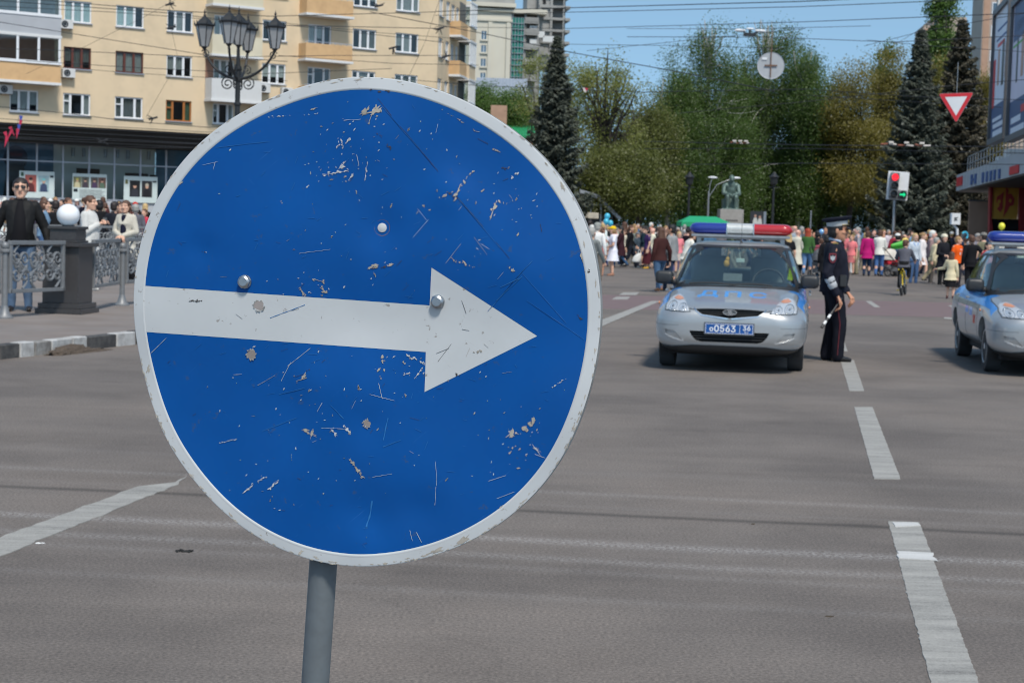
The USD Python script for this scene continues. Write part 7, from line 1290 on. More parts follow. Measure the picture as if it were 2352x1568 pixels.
for i, py in enumerate((188, 151, 117, 84, 58)):
    obj('floor_slab', BB(X(1160), X(1224), -.9, 10, Z(py), Z(py) + .45), 'concrete', FT, smooth=False); obj('parapet', BB(X(1193), X(1224), -.95, -.905, Z(py) + .45, Z(py) + 1.5), 'concrete', FT, smooth=False)
    for px in (1163, 1192, 1222): obj('column', BB(X(px), X(px) + .5, -.3, .2, Z(py) + .45, Z(py) + 3.4), 'concrete', FT, smooth=False)
obj('cornice', BB(X(1160), X(1243), -1.3, 10, Z(36), Z(26)), 'stone_cream', FT, smooth=False); obj('netting', BB(X(1163), X(1189), -1.1, -1.02, Z(186), Z(47)), 'net_green', FT, smooth=False, label='green safety netting hung over the scaffold')
for px in (1163, 1170, 1177, 1184, 1190): obj('scaffold_pole', BB(X(px) - .06, X(px) + .06, -1.3, -1.15, Z(200), Z(45)), 'galvanised', FT, smooth=False)
for py in np.arange(60, 186, 13.5): obj('scaffold_board', BB(X(1163), X(1190), -1.4, -1.12, Z(py), Z(py) + .12), 'galvanised', FT, smooth=False)
r = np.random.default_rng(3)
for i, py in enumerate((-34, -9, 15.5, 43, 70, 97, 124, 151)):
    obj('floor_slab', BB(X(1232), X(1299) + (.4 if i % 2 else 0), 3.2, 14, Z(py), Z(py) + .6), 'concrete', FT, smooth=False); obj('balcony_slab', BB(X(1291), X(1302.5), 2.2, 9, Z(py + 2), Z(py - 4.5)), 'concrete', FT, smooth=False)
    obj('infill_wall', BB(X(1232), X(1258), 3.8, 6, Z(py) + .6, Z(py) + 2.9), 'concrete', FT, smooth=False); obj('infill_wall', BB(X(1262), X(1292), 6.5, 12, Z(py) + .6, Z(py) + 2.9), 'concrete', FT, smooth=False)
    if i in (2, 3, 5): obj('opening', BB(X(1240), X(1247), 3.70, 3.79, Z(py) + .9, Z(py) + 2.5), 'black_void', FT, smooth=False)
    for px in (1233, 1260, 1290): obj('column', BB(X(px) - .3, X(px) + .3, 3.3, 3.78, Z(py) + .6, Z(py) + 2.9), 'concrete', FT, smooth=False)
for k_, (xa_, xb_, ya, yb) in enumerate(((1205, 1225, 62, 77), (1222, 1240, 74, 88), (1236, 1262, 84, 97), (1206, 1222, 92, 112))): obj('formwork_panel', BB(X(xa_), X(xb_), -.2, .1, Z(yb), Z(ya)), 'panel_white', FT, smooth=False)
# ---------------------------------------------------------------- low roofs among the trees
mat('roof_grey', (.36, .39, .43), .45, .1, .3, metal=.3); mat('roof_green', (.02, .26, .10), .5, .06, .4); mat('brick_pale', (.42, .26, .18), .9, .15, 1)
def gable(name, lb, px0, px1, pe, pr, d, m_, dep=12, hip=.25, yaw=0):
    t0, t1 = at(px0, pe, d), at(px1, pe, d); zr = at((px0 + px1) / 2, pr, d)[2]; w = np.linalg.norm((t1 - t0)[:2]); P = thing(name, lb, 'building', (t0[0], t0[1], 0), yaw); ze = (t0[2] + t1[2]) / 2
    obj('wall', BB(.3, w - .3, .3, dep - .3, 0, ze), 'brick_pale', P, smooth=False); q = w * hip
    v = np.array([[0, 0, ze], [w, 0, ze], [w, dep, ze], [0, dep, ze], [q, dep / 2, zr], [w - q, dep / 2, zr], [0, 0, ze - .15], [w, 0, ze - .15], [w, dep, ze - .15], [0, dep, ze - .15]]); f = [(0, 1, 5), (0, 5, 4), (1, 2, 5), (2, 3, 4), (2, 4, 5), (3, 0, 4), (0, 7, 1), (0, 6, 7), (1, 8, 2), (1, 7, 8), (2, 9, 3), (2, 8, 9), (3, 6, 0), (3, 9, 6), (6, 8, 7), (6, 9, 8)]
    Rf = obj('roof', trimesh.Trimesh(v, f, process=False), m_, P, smooth=False)
    for s in np.arange(.05, 1, .06):
        a = np.array([w * s, 0, ze]); b = np.array([np.clip(w * s, q, w - q), dep / 2, zr]); obj('roof_seam', tube([a + (0, 0, .03), b + (0, 0, .03)], .035, 4), m_, Rf)
    return P
gable('low_building', 'low building with a pale grey sheet metal roof below the towers', 1085, 1215, 222, 168, 210, 'roof_grey', 16, .04)
P = gable('low_building', 'low building with bright green roof behind the left spruce', 1120, 1232, 312, 265, 150, 'roof_green', 14, .08)
kk = 150 / FPX; obj('chimney', BB(0.2, 1.6, 1, 2.2, 0, at(1120, 240, 150)[2]), 'brick_pale', P, smooth=False)
# kiosk with a slanting glass roof under the trees
t = at(1330, 500, 112); KS = thing('kiosk', 'kiosk with a grey slanting roof and cream awning beneath the bare tree', 'kiosk', (t[0], t[1], 0)); kk = 112 / FPX; Zk = lambda py: at(1375, py, 112)[2]
obj('roof', trimesh.Trimesh(*meshkit.arrays((np.array([[0, 0, Zk(436)], [1.2, 0, Zk(447)], [2.75, 0, Zk(500)], [2.60, 0, Zk(504)], [1.1, 0, Zk(456)], [0, 0, Zk(444)]] + [[x, 4, z] for x, z in ((0, Zk(436)), (1.2, Zk(447)), (2.75, Zk(500)), (2.6, Zk(504)), (1.1, Zk(456)), (0, Zk(444)))]), [(0, 1, 7, 6), (1, 2, 8, 7), (2, 3, 9, 8), (3, 4, 10, 9), (4, 5, 11, 10), (0, 5, 4, 1), (1, 4, 3, 2)]))[:2], process=False), 'roof_grey', KS, smooth=False)
for x in (.1, .75, 1.4): obj('post', B(.09, .09, Zk(452 + x * 10), (x, .2, Zk(452 + x * 10) / 2)), 'sill_metal', KS, smooth=False)
obj('window_bar', BB(0, 1.5, .16, .24, Zk(472), Zk(468)), 'sill_metal', KS, smooth=False); obj('wall', BB(.05, 2.2, .6, 3.8, 0, Zk(494)), 'lens_dark', KS, smooth=False); obj('awning', rbox(1.35, .9, (Zk(489) - Zk(503)), .06, (.55, -.5, (Zk(489) + Zk(503)) / 2)), 'coat_cream', KS)
# ---------------------------------------------------------------- the cinema-like building at right
mat('fascia_grey', (.42, .435, .455), .5, .06, .5); mat('portal_red', (.30, .012, .016), .55, .12, 1); mat('portal_yellow', (.62, .31, .035), .6, .1, 1); mat('emblem_red', (.42, .03, .03), .6, .1); mat('banner_pale', (.66, .70, .78), .5, .08, .3); mat('banner_lilac', (.64, .60, .70), .5, .08, .3); mat('banner_navy', (.04, .08, .18), .5, .1, .3); mat('frame_dark', (.10, .10, .105), .5, .1); mat('letter_navy', (.04, .09, .24), .5, .1); mat('wall_pink', (.42, .33, .275), .9, .06, .3); mat('pipe_white', (.60, .58, .55), .6, .08)
pA = at(2196, 439, 100.); pA[2] = 0; CB = thing('commercial_building', 'building with grey lettered canopy, red portal and tall advertising panels at right', 'building', (pA[0], pA[1], 0), -PI / 2 - ST)   # local x comes towards the camera, y runs away from the street
NR = np.array([-math.cos(ST), math.sin(ST), 0])
def fr(px, py):
    q = onplane(px, py, pA, NR) - pA; return float(q @ -SDIR), float(q[2])
z0, z1 = fr(2196, 439)[1], fr(2196, 403)[1]; xe = 40
obj('canopy', BB(0, xe, 0, 4.0, z0, z1), 'fascia_grey', CB, smooth=False); obj('canopy_soffit', BB(.1, xe, .1, 3.9, z0 - .06, z0 - .002), 'frame_dark', CB, smooth=False)
for i in range(14): obj('fascia_joint', BB(i * 1.6 + .79, i * 1.6 + .81, -.006, -.002, z0, z1), 'frame_dark', CB, smooth=False)
def fsign(px0, px1, py0, py1, m_, nm='letter_stroke'):
    a, zt_ = fr(px0, py0); b, zb_ = fr(px1, py1); obj(nm, BB(a, b, -.05, -.008, zb_, zt_), m_, CB, smooth=False)
fsign(2199, 2211, 409, 425, 'sign_red', 'red_lettering'); fsign(2321, 2341, 384, 397, 'sign_red', 'red_lettering')
for a, b, c, d_ in ((2231, 2234, 402, 424), (2240, 2243, 400, 422), (2234, 2240, 411, 414), (2257, 2260, 397, 419), (2266, 2269, 395, 417), (2275, 2278, 393, 415), (2284, 2287, 391, 413), (2295, 2298, 389, 410)): fsign(a, b, c, d_, 'letter_navy')
obj('wall', BB(4, xe, 4.2, 5, 0, z0 + 14), 'wall_pink', CB, smooth=False); obj('wall', BB(3.4, 4, 4.0, 12, 0, z0 + 3.5), 'frame_dark', CB, smooth=False)
obj('dark_shopfront', BB(4.2, xe, 4.0, 4.19, 0, z0 - .1), 'black_void', CB, smooth=False)
for x in np.arange(6, 34, 2.4): obj('window', BB(x, x + 1.3, 4.12, 4.19, z1 + .8, z1 + 2.4), 'blue_window', CB, smooth=False)
for x, w, h in ((1.5, 1.2, .5), (4.6, 1.6, .9), (6.9, 1.0, .7), (9, 1.8, 1.1)): obj('roof_unit', rbox(w, 1, h, .03, (x, 2.2, z1 + h / 2)), 'panel_white', CB)
obj('roof_railing', cat(BB(3, xe, .3, .34, z1 + .9, z1 + .94), BB(3, xe, .3, .34, z1 + .5, z1 + .53), *[BB(x, x + .04, .3, .34, z1, z1 + .9) for x in np.arange(3, xe, 1.5)]), 'galvanised', CB, smooth=False, kind='stuff')
# portal under the canopy: red flanks, a yellow panel with a red emblem
t = at(2306, 520, 88.); kk = 88 / FPX; PT = thing('portal', 'dark red entrance portal with a yellow panel and red emblem', 'entrance portal', (t[0], t[1], 0), -.12)
Xp = lambda px: (px - 2306) * kk; Zp = lambda py: at(2306, py, 88.)[2]
obj('panel', BB(Xp(2277), Xp(2335), 0, .12, Zp(503), Zp(424)), 'portal_yellow', PT, smooth=False)
def ppl(pts, y0, y1): return prismY(Polygon([(Xp(a), Zp(b)) for a, b in pts]).buffer(0), y0, y1)
obj('flank', ppl([(2270, 424), (2277, 424), (2277, 503), (2284, 546), (2274, 546)], -.1, .5), 'portal_red', PT, smooth=False); obj('flank', ppl([(2335, 424), (2385, 424), (2385, 600), (2352, 600), (2342, 546)], -.1, .5), 'portal_red', PT, smooth=False); obj('doorway', BB(Xp(2279), Xp(2342), .3, .45, 0, Zp(503)), 'black_void', PT, smooth=False)
E_ = obj('emblem_panel', BB(Xp(2283), Xp(2330), -.02, -.002, Zp(500), Zp(428)), 'portal_yellow', PT, smooth=False)
obj('emblem_half', ppl([(2306, 430), (2312, 436), (2311, 446), (2319, 445), (2326, 456), (2325, 470), (2316, 474), (2312, 484), (2303, 498), (2306, 470)], -.05, -.022), 'emblem_red', E_, smooth=False); obj('emblem_half', ppl([(2302, 440), (2295, 447), (2287, 452), (2286, 464), (2294, 472), (2288, 480), (2296, 488), (2301, 478), (2300, 460)], -.05, -.022), 'emblem_red', E_, smooth=False); obj('emblem_spot', ppl([(2288, 462), (2293, 458), (2296, 464), (2291, 470)], -.06, -.052), 'portal_yellow', E_, smooth=False); obj('emblem_spot', ppl([(2316, 456), (2320, 459), (2318, 466), (2313, 462)], -.06, -.052), 'portal_yellow', E_, smooth=False)
# tall banner boards
def board(lb, px0, px1, pyt, pyb, face, lines):
    a, zt_ = fr(px0, pyt); b, _ = fr(px1, pyt); _, zb_ = fr(px0, pyb); q = pA - SDIR * a; P = thing('advertising_board', lb, 'billboard', (q[0], q[1], 0), -PI / 2 - ST); w = b - a; h = zt_ - zb_
    obj('frame', cat(BB(0, w, -.25, 0, zb_, zb_ + .25), BB(0, w, -.25, 0, zt_ - .25, zt_), BB(0, .3, -.25, 0, zb_ + .25, zt_ - .25), BB(w - .3, w, -.25, 0, zb_ + .25, zt_ - .25), BB(0, w, .0, .12, zb_, zt_)), 'frame_dark', P, smooth=False)
    obj('print', BB(.3, w - .3, -.12, -.002, zb_ + .25 + h * .24, zt_ - .25), face, P, smooth=False); obj('print_foot', BB(.3, w - .3, -.12, -.002, zb_ + .25, zb_ + .248 + h * .24), 'banner_navy', P, smooth=False)
    for z, x0, x1, hh, m_ in lines: obj('print_mark', BB(.3 + (w - .6) * x0, .3 + (w - .6) * x1, -.13, -.121, zb_ + h * z, zb_ + h * z + hh), m_, P, smooth=False)
    for x in (.5, w - .5): obj('stay', cyl((x, .1, zb_ + 1), (x, 2.5, zb_ + .4), .05, n=6), 'galvanised', P)
board('tall pale blue banner board with a red stripe, left one', 2293, 2330, 28, 328, 'banner_pale', [(.05, .15, .8, .25, 'banner_pale'), (.11, .15, .85, .2, 'banner_pale'), (.16, .1, .7, .16, 'banner_pale'), (.27, .02, .16, 2.2, 'sign_red'), (.42, .30, .42, 1.6, 'print_skin'), (.40, .58, .72, 2.0, 'print_dark'), (.44, .78, .9, 1.5, 'print_skin'), (.70, .25, .7, .16, 'sign_red'), (.75, .15, .8, .10, 'letter_navy'), (.82, .2, .8, .10, 'letter_navy')])
board('tall lilac banner board at the right edge', 2336, 2385, 6, 322, 'banner_lilac', [(.05, .1, .8, .25, 'banner_pale'), (.12, .1, .6, .25, 'banner_pale'), (.17, .6, .8, .3, 'sign_red'), (.40, .25, .33, 2.0, 'print_dark'), (.42, .5, .62, 1.8, 'print_skin'), (.66, .05, .95, .08, 'toy_green'), (.70, .05, .95, 3, 'banner_navy'), (.76, .2, .6, .4, 'print_pale')])
# buildings behind the right-hand trees
t = at(2236, 480, 175.); PB = thing('apartment_building', 'pinkish beige block with white drainpipes behind the right spruce', 'apartment building', (t[0], t[1], 0), -.15); kk = 175 / FPX; Xb = lambda px: (px - 2236) * kk; Zb = lambda py: at(2270, py, 175.)[2]
obj('wall', BB(0, Xb(2420), 0, 10, 0, Zb(-80)), 'wall_pink', PB, smooth=False); obj('recess', BB(Xb(2238), Xb(2252), -.05, -.002, 0, Zb(-80)), 'brick_pale', PB, smooth=False)
for px in (2270, 2292): obj('drainpipe', cyl((Xb(px), -.14, Zb(400)), (Xb(px), -.14, Zb(-78)), .13, n=8), 'pipe_white', PB)
for py in (10, 62, 118, 172, 226, 280):
    for px in (2256, 2304): W = obj('window', BB(Xb(px), Xb(px + 14), -.06, -.003, Zb(py + 26), Zb(py)), 'frame_white', PB, smooth=False); obj('pane', BB(Xb(px) + .1, Xb(px + 14) - .1, -.08, -.062, Zb(py + 26) + .1, Zb(py) - .1), 'blue_window', W, smooth=False)
t = at(2102, 480, 330.); FB = thing('apartment_building', 'distant stepped apartment block left of the poplar', 'apartment building', (t[0], t[1], 0), -.1); kk = 330 / FPX; Xb = lambda px: (px - 2102) * kk; Zb = lambda py: at(2125, py, 330.)[2]
obj('wall', BB(0, Xb(2124), 0, 12, 0, Zb(62)), 'wall_pink', FB, smooth=False); obj('wall', BB(Xb(2124) + .01, Xb(2200), 1, 14, 0, Zb(41)), 'wall_pink', FB, smooth=False)
for py in (70, 84, 98, 112): obj('loggia', BB(Xb(2105), Xb(2121), -.1, -.004, Zb(py + 7), Zb(py)), 'brick_pale' if py % 28 else 'blue_window', FB, smooth=False)
for py in (50, 65, 80, 95):
    for px in (2128, 2140): obj('window', BB(Xb(px), Xb(px + 7), .9, .995, Zb(py + 9), Zb(py)), 'blue_window', FB, smooth=False)
t = at(2225, 500, 95.); P = thing('wall_screen', 'dark brown-red screen wall between spruce and building', 'wall', (t[0], t[1], 0), -.1); obj('panel', BB(0, 1.2, 0, .15, 0, t[2] + .9), 'brick_pale', P, smooth=False); obj('coping', BB(-.03, 1.23, -.03, .18, t[2] + .9, t[2] + .97), 'frame_dark', P, smooth=False)
# ================================================================ TREES
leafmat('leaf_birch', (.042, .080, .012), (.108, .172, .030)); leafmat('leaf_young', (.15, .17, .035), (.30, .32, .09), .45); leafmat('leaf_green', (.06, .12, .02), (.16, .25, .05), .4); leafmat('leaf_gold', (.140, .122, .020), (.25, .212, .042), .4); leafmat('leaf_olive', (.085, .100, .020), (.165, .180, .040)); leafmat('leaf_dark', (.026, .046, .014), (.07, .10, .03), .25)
leafmat('needle_blue', (.062, .072, .055), (.16, .175, .135), .08); leafmat('needle_brown', (.060, .056, .038), (.155, .135, .095), .08)
mat('bark_dark', (.045, .036, .028), .95, .3, 6, bump=.5, bscale=20); mat('bark_birch', (.50, .48, .44), .85, .2, 3, dirt=(.04, .035, .03), dscale=5, damt=.9)
def leaves(c, rg, l, w=.5, hang=0.0, out=None):
    """diamond leaves at the points c"""
    n = len(c); nr = rg.normal(0, 1, (n, 3)) * .8 + (0, -.75, .75); a = np.cross(nr, rg.normal(0, 1, (n, 3)) + (0, 0, -hang * 2)); a /= np.linalg.norm(a, axis=1, keepdims=True); b = np.cross(nr, a); b /= np.linalg.norm(b, axis=1, keepdims=True)
    L = l * rg.uniform(.6, 1.35, (n, 1)); A, Bv = a * L / 2, b * L * w / 2; v = np.stack([c - A * 1.1 - Bv, c + Bv * 1.2, c + A * 1.1 - Bv], 1).reshape(-1, 3); f = np.arange(3 * n).reshape(-1, 3)
    return trimesh.Trimesh(v, f, process=False)
def limb(p, q, rg, bend=.12, n=7):
    t = np.linspace(0, 1, n)[:, None]; d = np.linalg.norm(q - p); w = np.zeros((n, 3)); w[1:-1] = np.cumsum(rg.normal(0, bend * d / n, (n - 2, 3)), 0) * np.sin(PI * t[1:-1]); c = p + (q - p) * t; c[:, 2] += np.sin(PI * t[:, 0]) * d * .06; return c + w
def tree(name, label, catg, x, ytop, depth, blobs, leafm, nleaf, lsize, bark='bark_dark', r0=.28, seed=1, hang=0, weep=0, clump=.42, branches=26, yaw=0, group=None, ktrunk=1.0, xw=1.0, shoots=0, tr_top=.62):
    """blobs: (dx px, y px, rx px, ry px) lobes of the crown as they lie in the photograph"""
    rg = np.random.default_rng(seed); t = at(x, ytop, depth); base = np.array([t[0], t[1], 0.0]); k = depth / FPX; P = thing(name, label, catg, base, group=group)
    lob = []
    for dx, y, rx, ry in blobs:
        q = at(x + dx, y, depth); lob.append((np.array([q[0] - base[0], rg.normal(0, rx * k * .35), q[2]]), rx * k, ry * k))
    vol = np.array([a * a * b for _, a, b in lob]); vol /= vol.sum(); ztop = t[2]
    tp = np.array([rg.normal(0, .2), 0, ztop * tr_top]); tk = limb(np.array([0, 0, -.1]), tp, rg, .06, 9); TR = obj('trunk', tube(tk, np.linspace(r0, r0 * .4, 9), 8), bark, P, smooth=60)
    pts = []; lims = []
    for i in range(branches):
        c, a, b = lob[rg.choice(len(lob), p=vol)]; u = rg.normal(0, 1, 3); u /= np.linalg.norm(u); e = c + u * (a, a, b) * rg.uniform(.55, .95); s = tk[min(8, int(rg.integers(3, 9)))]
        if s[2] > e[2] + 1: s = tk[3]
        cv = limb(s, e, rg); lims.append(tube(cv, np.linspace(r0 * .34, .015, 7), 5)); pts.append(cv[3:])
        for j in range(3): e2 = cv[int(rg.integers(3, 6))] + rg.normal(0, 1, 3) * (a, a, b) * .38; c2 = limb(cv[int(rg.integers(2, 5))], e2, rg, n=5); lims.append(tube(c2, np.linspace(r0 * .14, .012, 5), 4)); pts.append(c2[2:])
    for i in range(shoots): q = tk[-1] + (rg.normal(0, .5), rg.normal(0, .5), rg.uniform(.2, 1) * (ztop - tk[-1][2])); lims.append(tube(limb(tk[-2], q, rg, n=6), np.linspace(r0 * .42, .03, 6), 5))
    obj('branches', cat(lims), bark, P, smooth=60, kind='stuff')
    # leaf clumps: a few hundred centres inside the lobes and along the branches
    nc = max(60, nleaf // 70); cc = []
    while len(cc) < nc:
        c, a, b = lob[rg.choice(len(lob), p=vol)]; u = rg.normal(0, 1, 3); u /= np.linalg.norm(u); u *= rg.uniform(.25, 1) ** (1 / 2.6); p = c + u * (a, a, b) * (1 + .12 * rg.normal())
        if weep and p[2] > ztop * .70 and rg.random() < .22: continue
        if meshkit.noise(p * .55 + seed) > .47 or rg.random() < .12: cc.append(p)
    cc = np.array(cc); pp_ = np.vstack(pts); cc = np.vstack([cc, pp_[rg.integers(0, len(pp_), nc // 3)]]); w = rg.uniform(.3, 1.6, len(cc)); idx = rg.choice(len(cc), nleaf, p=w / w.sum()); sz = .36 + .05 * np.mean([a for _, a, _ in lob])
    q = cc[idx] + rg.normal(0, sz, (nleaf, 3)) * (1, 1, .75)
    if weep: q[:, 2] -= rg.exponential(weep, nleaf) * (idx % 3 != 0); q = q[q[:, 2] > .4]
    if weep:
        st = []
        for i in range(int(nleaf / 110)):
            p = cc[rg.integers(len(cc))] + rg.normal(0, .2, 3); L = rg.uniform(.8, 3.2); m_ = int(L * 17); s = np.linspace(0, 1, m_)[:, None]; st.append(p + s * np.array([rg.normal(0, .15), rg.normal(0, .15), -L]) + rg.normal(0, .06, (m_, 3)))
        q = np.vstack([q, *st]); q = q[q[:, 2] > .4]
    obj('crown', leaves(q, rg, lsize, .55, hang), leafm, P, smooth=False, kind='stuff'); return P
def spruce(label, x, ytop, depth, rpx, needle, seed, group=None, lean=0):
    rg = np.random.default_rng(seed); t = at(x, ytop, depth); H = t[2]; Rm = rpx * depth / FPX; P = thing('spruce_tree', label, 'spruce', (t[0], t[1], 0), group=group); obj('trunk', cyl((0, 0, -.1), (0, 0, H - .1), .22, .02, n=8), 'bark_dark', P)
    pts, ax, lims = [], [], []; z = .9
    while z < H - .15:
        f = 1 - z / H; R_ = Rm * 1.1 * min(1.0, 1.25 * f ** .80) + .10; nb = int(7 + 8 * f); off = rg.uniform(0, 6)
        for i in range(nb):
            a = off + i * 2 * PI / nb + rg.normal(0, .12); L = R_ * rg.uniform(.55, 1.18); u = np.array([math.cos(a), math.sin(a), 0]); s = np.linspace(0, 1, 7)[:, None]; droop = .16 + .22 * f; c = np.array([0, 0, z]) + u * L * s + np.array([0, 0, 1]) * (L * (-droop * s + droop * 1.1 * s ** 3.2)); lims.append(tube(c, np.linspace(.035, .008, 7), 4))
            m_ = int(26 + 75 * L); tt = rg.uniform(.12, 1, m_) ** .75; w = (.10 + .22 * np.sin(PI * np.clip(tt, 0, .96)) ** .8) * L ** .6; side = np.cross(u, [0, 0, 1]); o = rg.uniform(-1, 1, m_); cc = np.column_stack([np.interp(tt, s[:, 0], c[:, k]) for k in range(3)]) + side * (o * w)[:, None] - np.array([0, 0, 1]) * (np.abs(o) * w * .35 + rg.exponential(.07, m_))[:, None]
            pts.append(cc); ax.append(u * .55 + side * o[:, None] * .8 - np.array([0, 0, .35]) + rg.normal(0, .25, (m_, 3)))
        z += rg.uniform(.26, .40) * (.75 + .5 * f)
    c, a = np.vstack(pts), np.vstack(ax); n = len(c); a /= np.linalg.norm(a, axis=1, keepdims=True); b = np.cross(a, rg.normal(0, 1, (n, 3)) * .5 + (0, 0, 1)); b /= np.linalg.norm(b, axis=1, keepdims=True); L = rg.uniform(.16, .34, (n, 1)); A, Bv = a * L / 2, b * L * .17
    v = np.stack([c - A - Bv, c + Bv * 1.5, c + A * 1.15 - Bv], 1).reshape(-1, 3); f = np.arange(3 * n).reshape(-1, 3)
    obj('branches', cat(lims), 'bark_dark', P, kind='stuff'); obj('needles', trimesh.Trimesh(v, f, process=False), needle, P, smooth=False, kind='stuff'); return P
spruce('tall blue-grey spruce right behind the upper right rim of the sign', 1281, 78, 108, 74, 'needle_blue', 3)
spruce('blue-grey spruce behind the traffic light', 2118, 62, 122, 84, 'needle_blue', 4); spruce('brownish dark spruce behind the give way sign', 2212, 34, 128, 88, 'needle_brown', 5)
# birches
tree('birch_tree', 'tall weeping birch with white branches, left of centre of the grove', 'birch', 1640, 42, 136, [(10, 100, 62, 52), (-55, 150, 60, 60), (0, 210, 110, 80), (-30, 320, 130, 110), (20, 420, 110, 80)], 'leaf_birch', 92000, .125, 'bark_birch', .24, 11, .5, .9, .5, 34, shoots=16, tr_top=.8)
tree('birch_tree', 'tall weeping birch behind the hanging round sign', 'birch', 1772, 38, 142, [(8, 85, 55, 42), (40, 150, 70, 70), (0, 210, 95, 80), (30, 320, 110, 110), (10, 420, 110, 80)], 'leaf_birch', 92000, .125, 'bark_birch', .24, 12, .5, .9, .5, 34, shoots=16, tr_top=.8)
tree('birch_tree', 'leafy drooping birch closing the gap between the two tall birches', 'birch', 1706, 120, 146, [(0, 175, 50, 55), (0, 270, 60, 80), (0, 390, 70, 90)], 'leaf_birch', 50000, .125, 'bark_birch', .2, 15, .5, .9, .5, 24, shoots=5, tr_top=.8)
tree('birch_tree', 'drooping birch at the right edge of the grove above the officer', 'birch', 1848, 85, 139, [(0, 140, 36, 50), (0, 220, 44, 80), (0, 330, 52, 110), (0, 430, 50, 70)], 'leaf_birch', 66000, .125, 'bark_birch', .2, 13, .5, .9, .5, 24, shoots=3, tr_top=.8)
tree('birch_tree', 'lower leafy birch at the left edge of the grove', 'birch', 1548, 165, 133, [(15, 205, 34, 40), (0, 280, 58, 70), (-5, 380, 66, 90)], 'leaf_birch', 60000, .125, 'bark_birch', .2, 14, .5, .7, .5, 22, shoots=3, tr_top=.75)
# deciduous trees left of the birches
tree('maple_tree', 'half-bare tree with young yellow-green leaves right of the left spruce', 'tree', 1392, 112, 116, [(0, 165, 58, 50), (-40, 210, 44, 60), (45, 205, 55, 55), (0, 290, 85, 70)], 'leaf_young', 11000, .14, 'bark_dark', .30, 21, 0, 0, .55, 44, shoots=4)
tree('maple_tree', 'low spreading olive tree over the crowd right of the kiosk', 'tree', 1418, 330, 114, [(-30, 380, 60, 45), (30, 385, 70, 55), (0, 440, 85, 50)], 'leaf_olive', 42000, .13, 'bark_dark', .26, 22, 0, 0, .5, 30)
tree('maple_tree', 'olive young-leaved tree behind the turquoise balloons', 'tree', 1480, 190, 126, [(-10, 250, 60, 55), (15, 330, 70, 80), (0, 420, 75, 70)], 'leaf_olive', 42000, .135, 'bark_dark', .26, 23, 0, 0, .5, 30)
tree('maple_tree', 'pale young-leaved tree behind the left spruce tip', 'tree', 1243, 118, 140, [(0, 165, 45, 50), (0, 230, 55, 60), (85, 180, 40, 70), (90, 280, 60, 80)], 'leaf_young', 15000, .14, 'bark_dark', .25, 24, 0, 0, .5, 30)
tree('poplar_tree', 'bright green bushy tree beside the low green roof', 'tree', 1182, 198, 155, [(0, 240, 34, 34), (-10, 280, 50, 40)], 'leaf_green', 20000, .15, 'bark_dark', .2, 25, 0, 0, .5, 18)
tree('poplar_tree', 'bright green bushy tree at the upper right edge of the sign', 'tree', 1118, 188, 158, [(-10, 230, 30, 38), (5, 275, 48, 40)], 'leaf_green', 20000, .15, 'bark_dark', .2, 26, 0, 0, .5, 18)
# golden trees at right
tree('maple_tree', 'golden-leaved maple left of the blue-grey spruce', 'maple', 1962, 138, 138, [(0, 190, 50, 48), (-20, 260, 70, 60), (20, 330, 75, 70), (0, 410, 70, 50)], 'leaf_gold', 56000, .135, 'bark_dark', .28, 31, 0, 0, .5, 34)
tree('maple_tree', 'taller golden-leaved maple close behind the blue-grey spruce', 'maple', 2048, 108, 142, [(0, 160, 48, 50), (10, 230, 66, 60), (-10, 310, 72, 70), (0, 400, 70, 60)], 'leaf_gold', 56000, .135, 'bark_dark', .28, 32, 0, 0, .5, 34)
tree('maple_tree', 'golden-leaved maple between the two right spruces', 'maple', 2165, 125, 140, [(0, 170, 30, 40), (5, 250, 40, 60), (0, 340, 50, 60)], 'leaf_gold', 30000, .135, 'bark_dark', .26, 33, 0, 0, .5, 22)
tree('maple_tree', 'golden-leaved maple between the right spruce and the banner boards', 'maple', 2278, 150, 138, [(0, 200, 26, 45), (-4, 290, 30, 60), (0, 380, 36, 60)], 'leaf_gold', 28000, .135, 'bark_dark', .24, 34, 0, 0, .5, 22)
tree('lime_tree', 'dark green tree filling the gap right of the birches', 'tree', 1898, 142, 144, [(0, 190, 34, 45), (0, 270, 44, 60), (5, 360, 50, 70), (0, 440, 60, 50)], 'leaf_birch', 46000, .13, 'bark_dark', .25, 35, .2, .3, .5, 24)
tree('poplar_tree', 'tall green poplar rising out of the picture behind the spruces', 'poplar', 2166, -40, 150, [(-12, 10, 18, 40), (10, 30, 18, 50), (0, 90, 28, 40), (-8, 140, 22, 40)], 'leaf_green', 11000, .22, 'bark_dark', .3, 36, 0, 0, .55, 24, tr_top=.85)
for i, (x, y, rx, m_, lb) in enumerate([(2022, 122, 9, 'leaf_green', 'narrow green poplar tip above the golden maples, left one'), (2042, 108, 9, 'leaf_green', 'narrow green poplar tip above the golden maples, right one')]): tree('poplar_tree', lb, 'poplar', x, y, 175, [(0, y + 25, rx, 28), (0, y + 80, rx * 1.4, 40)], m_, 2500, .25, 'bark_dark', .2, 40 + i, 0, 0, .5, 10)
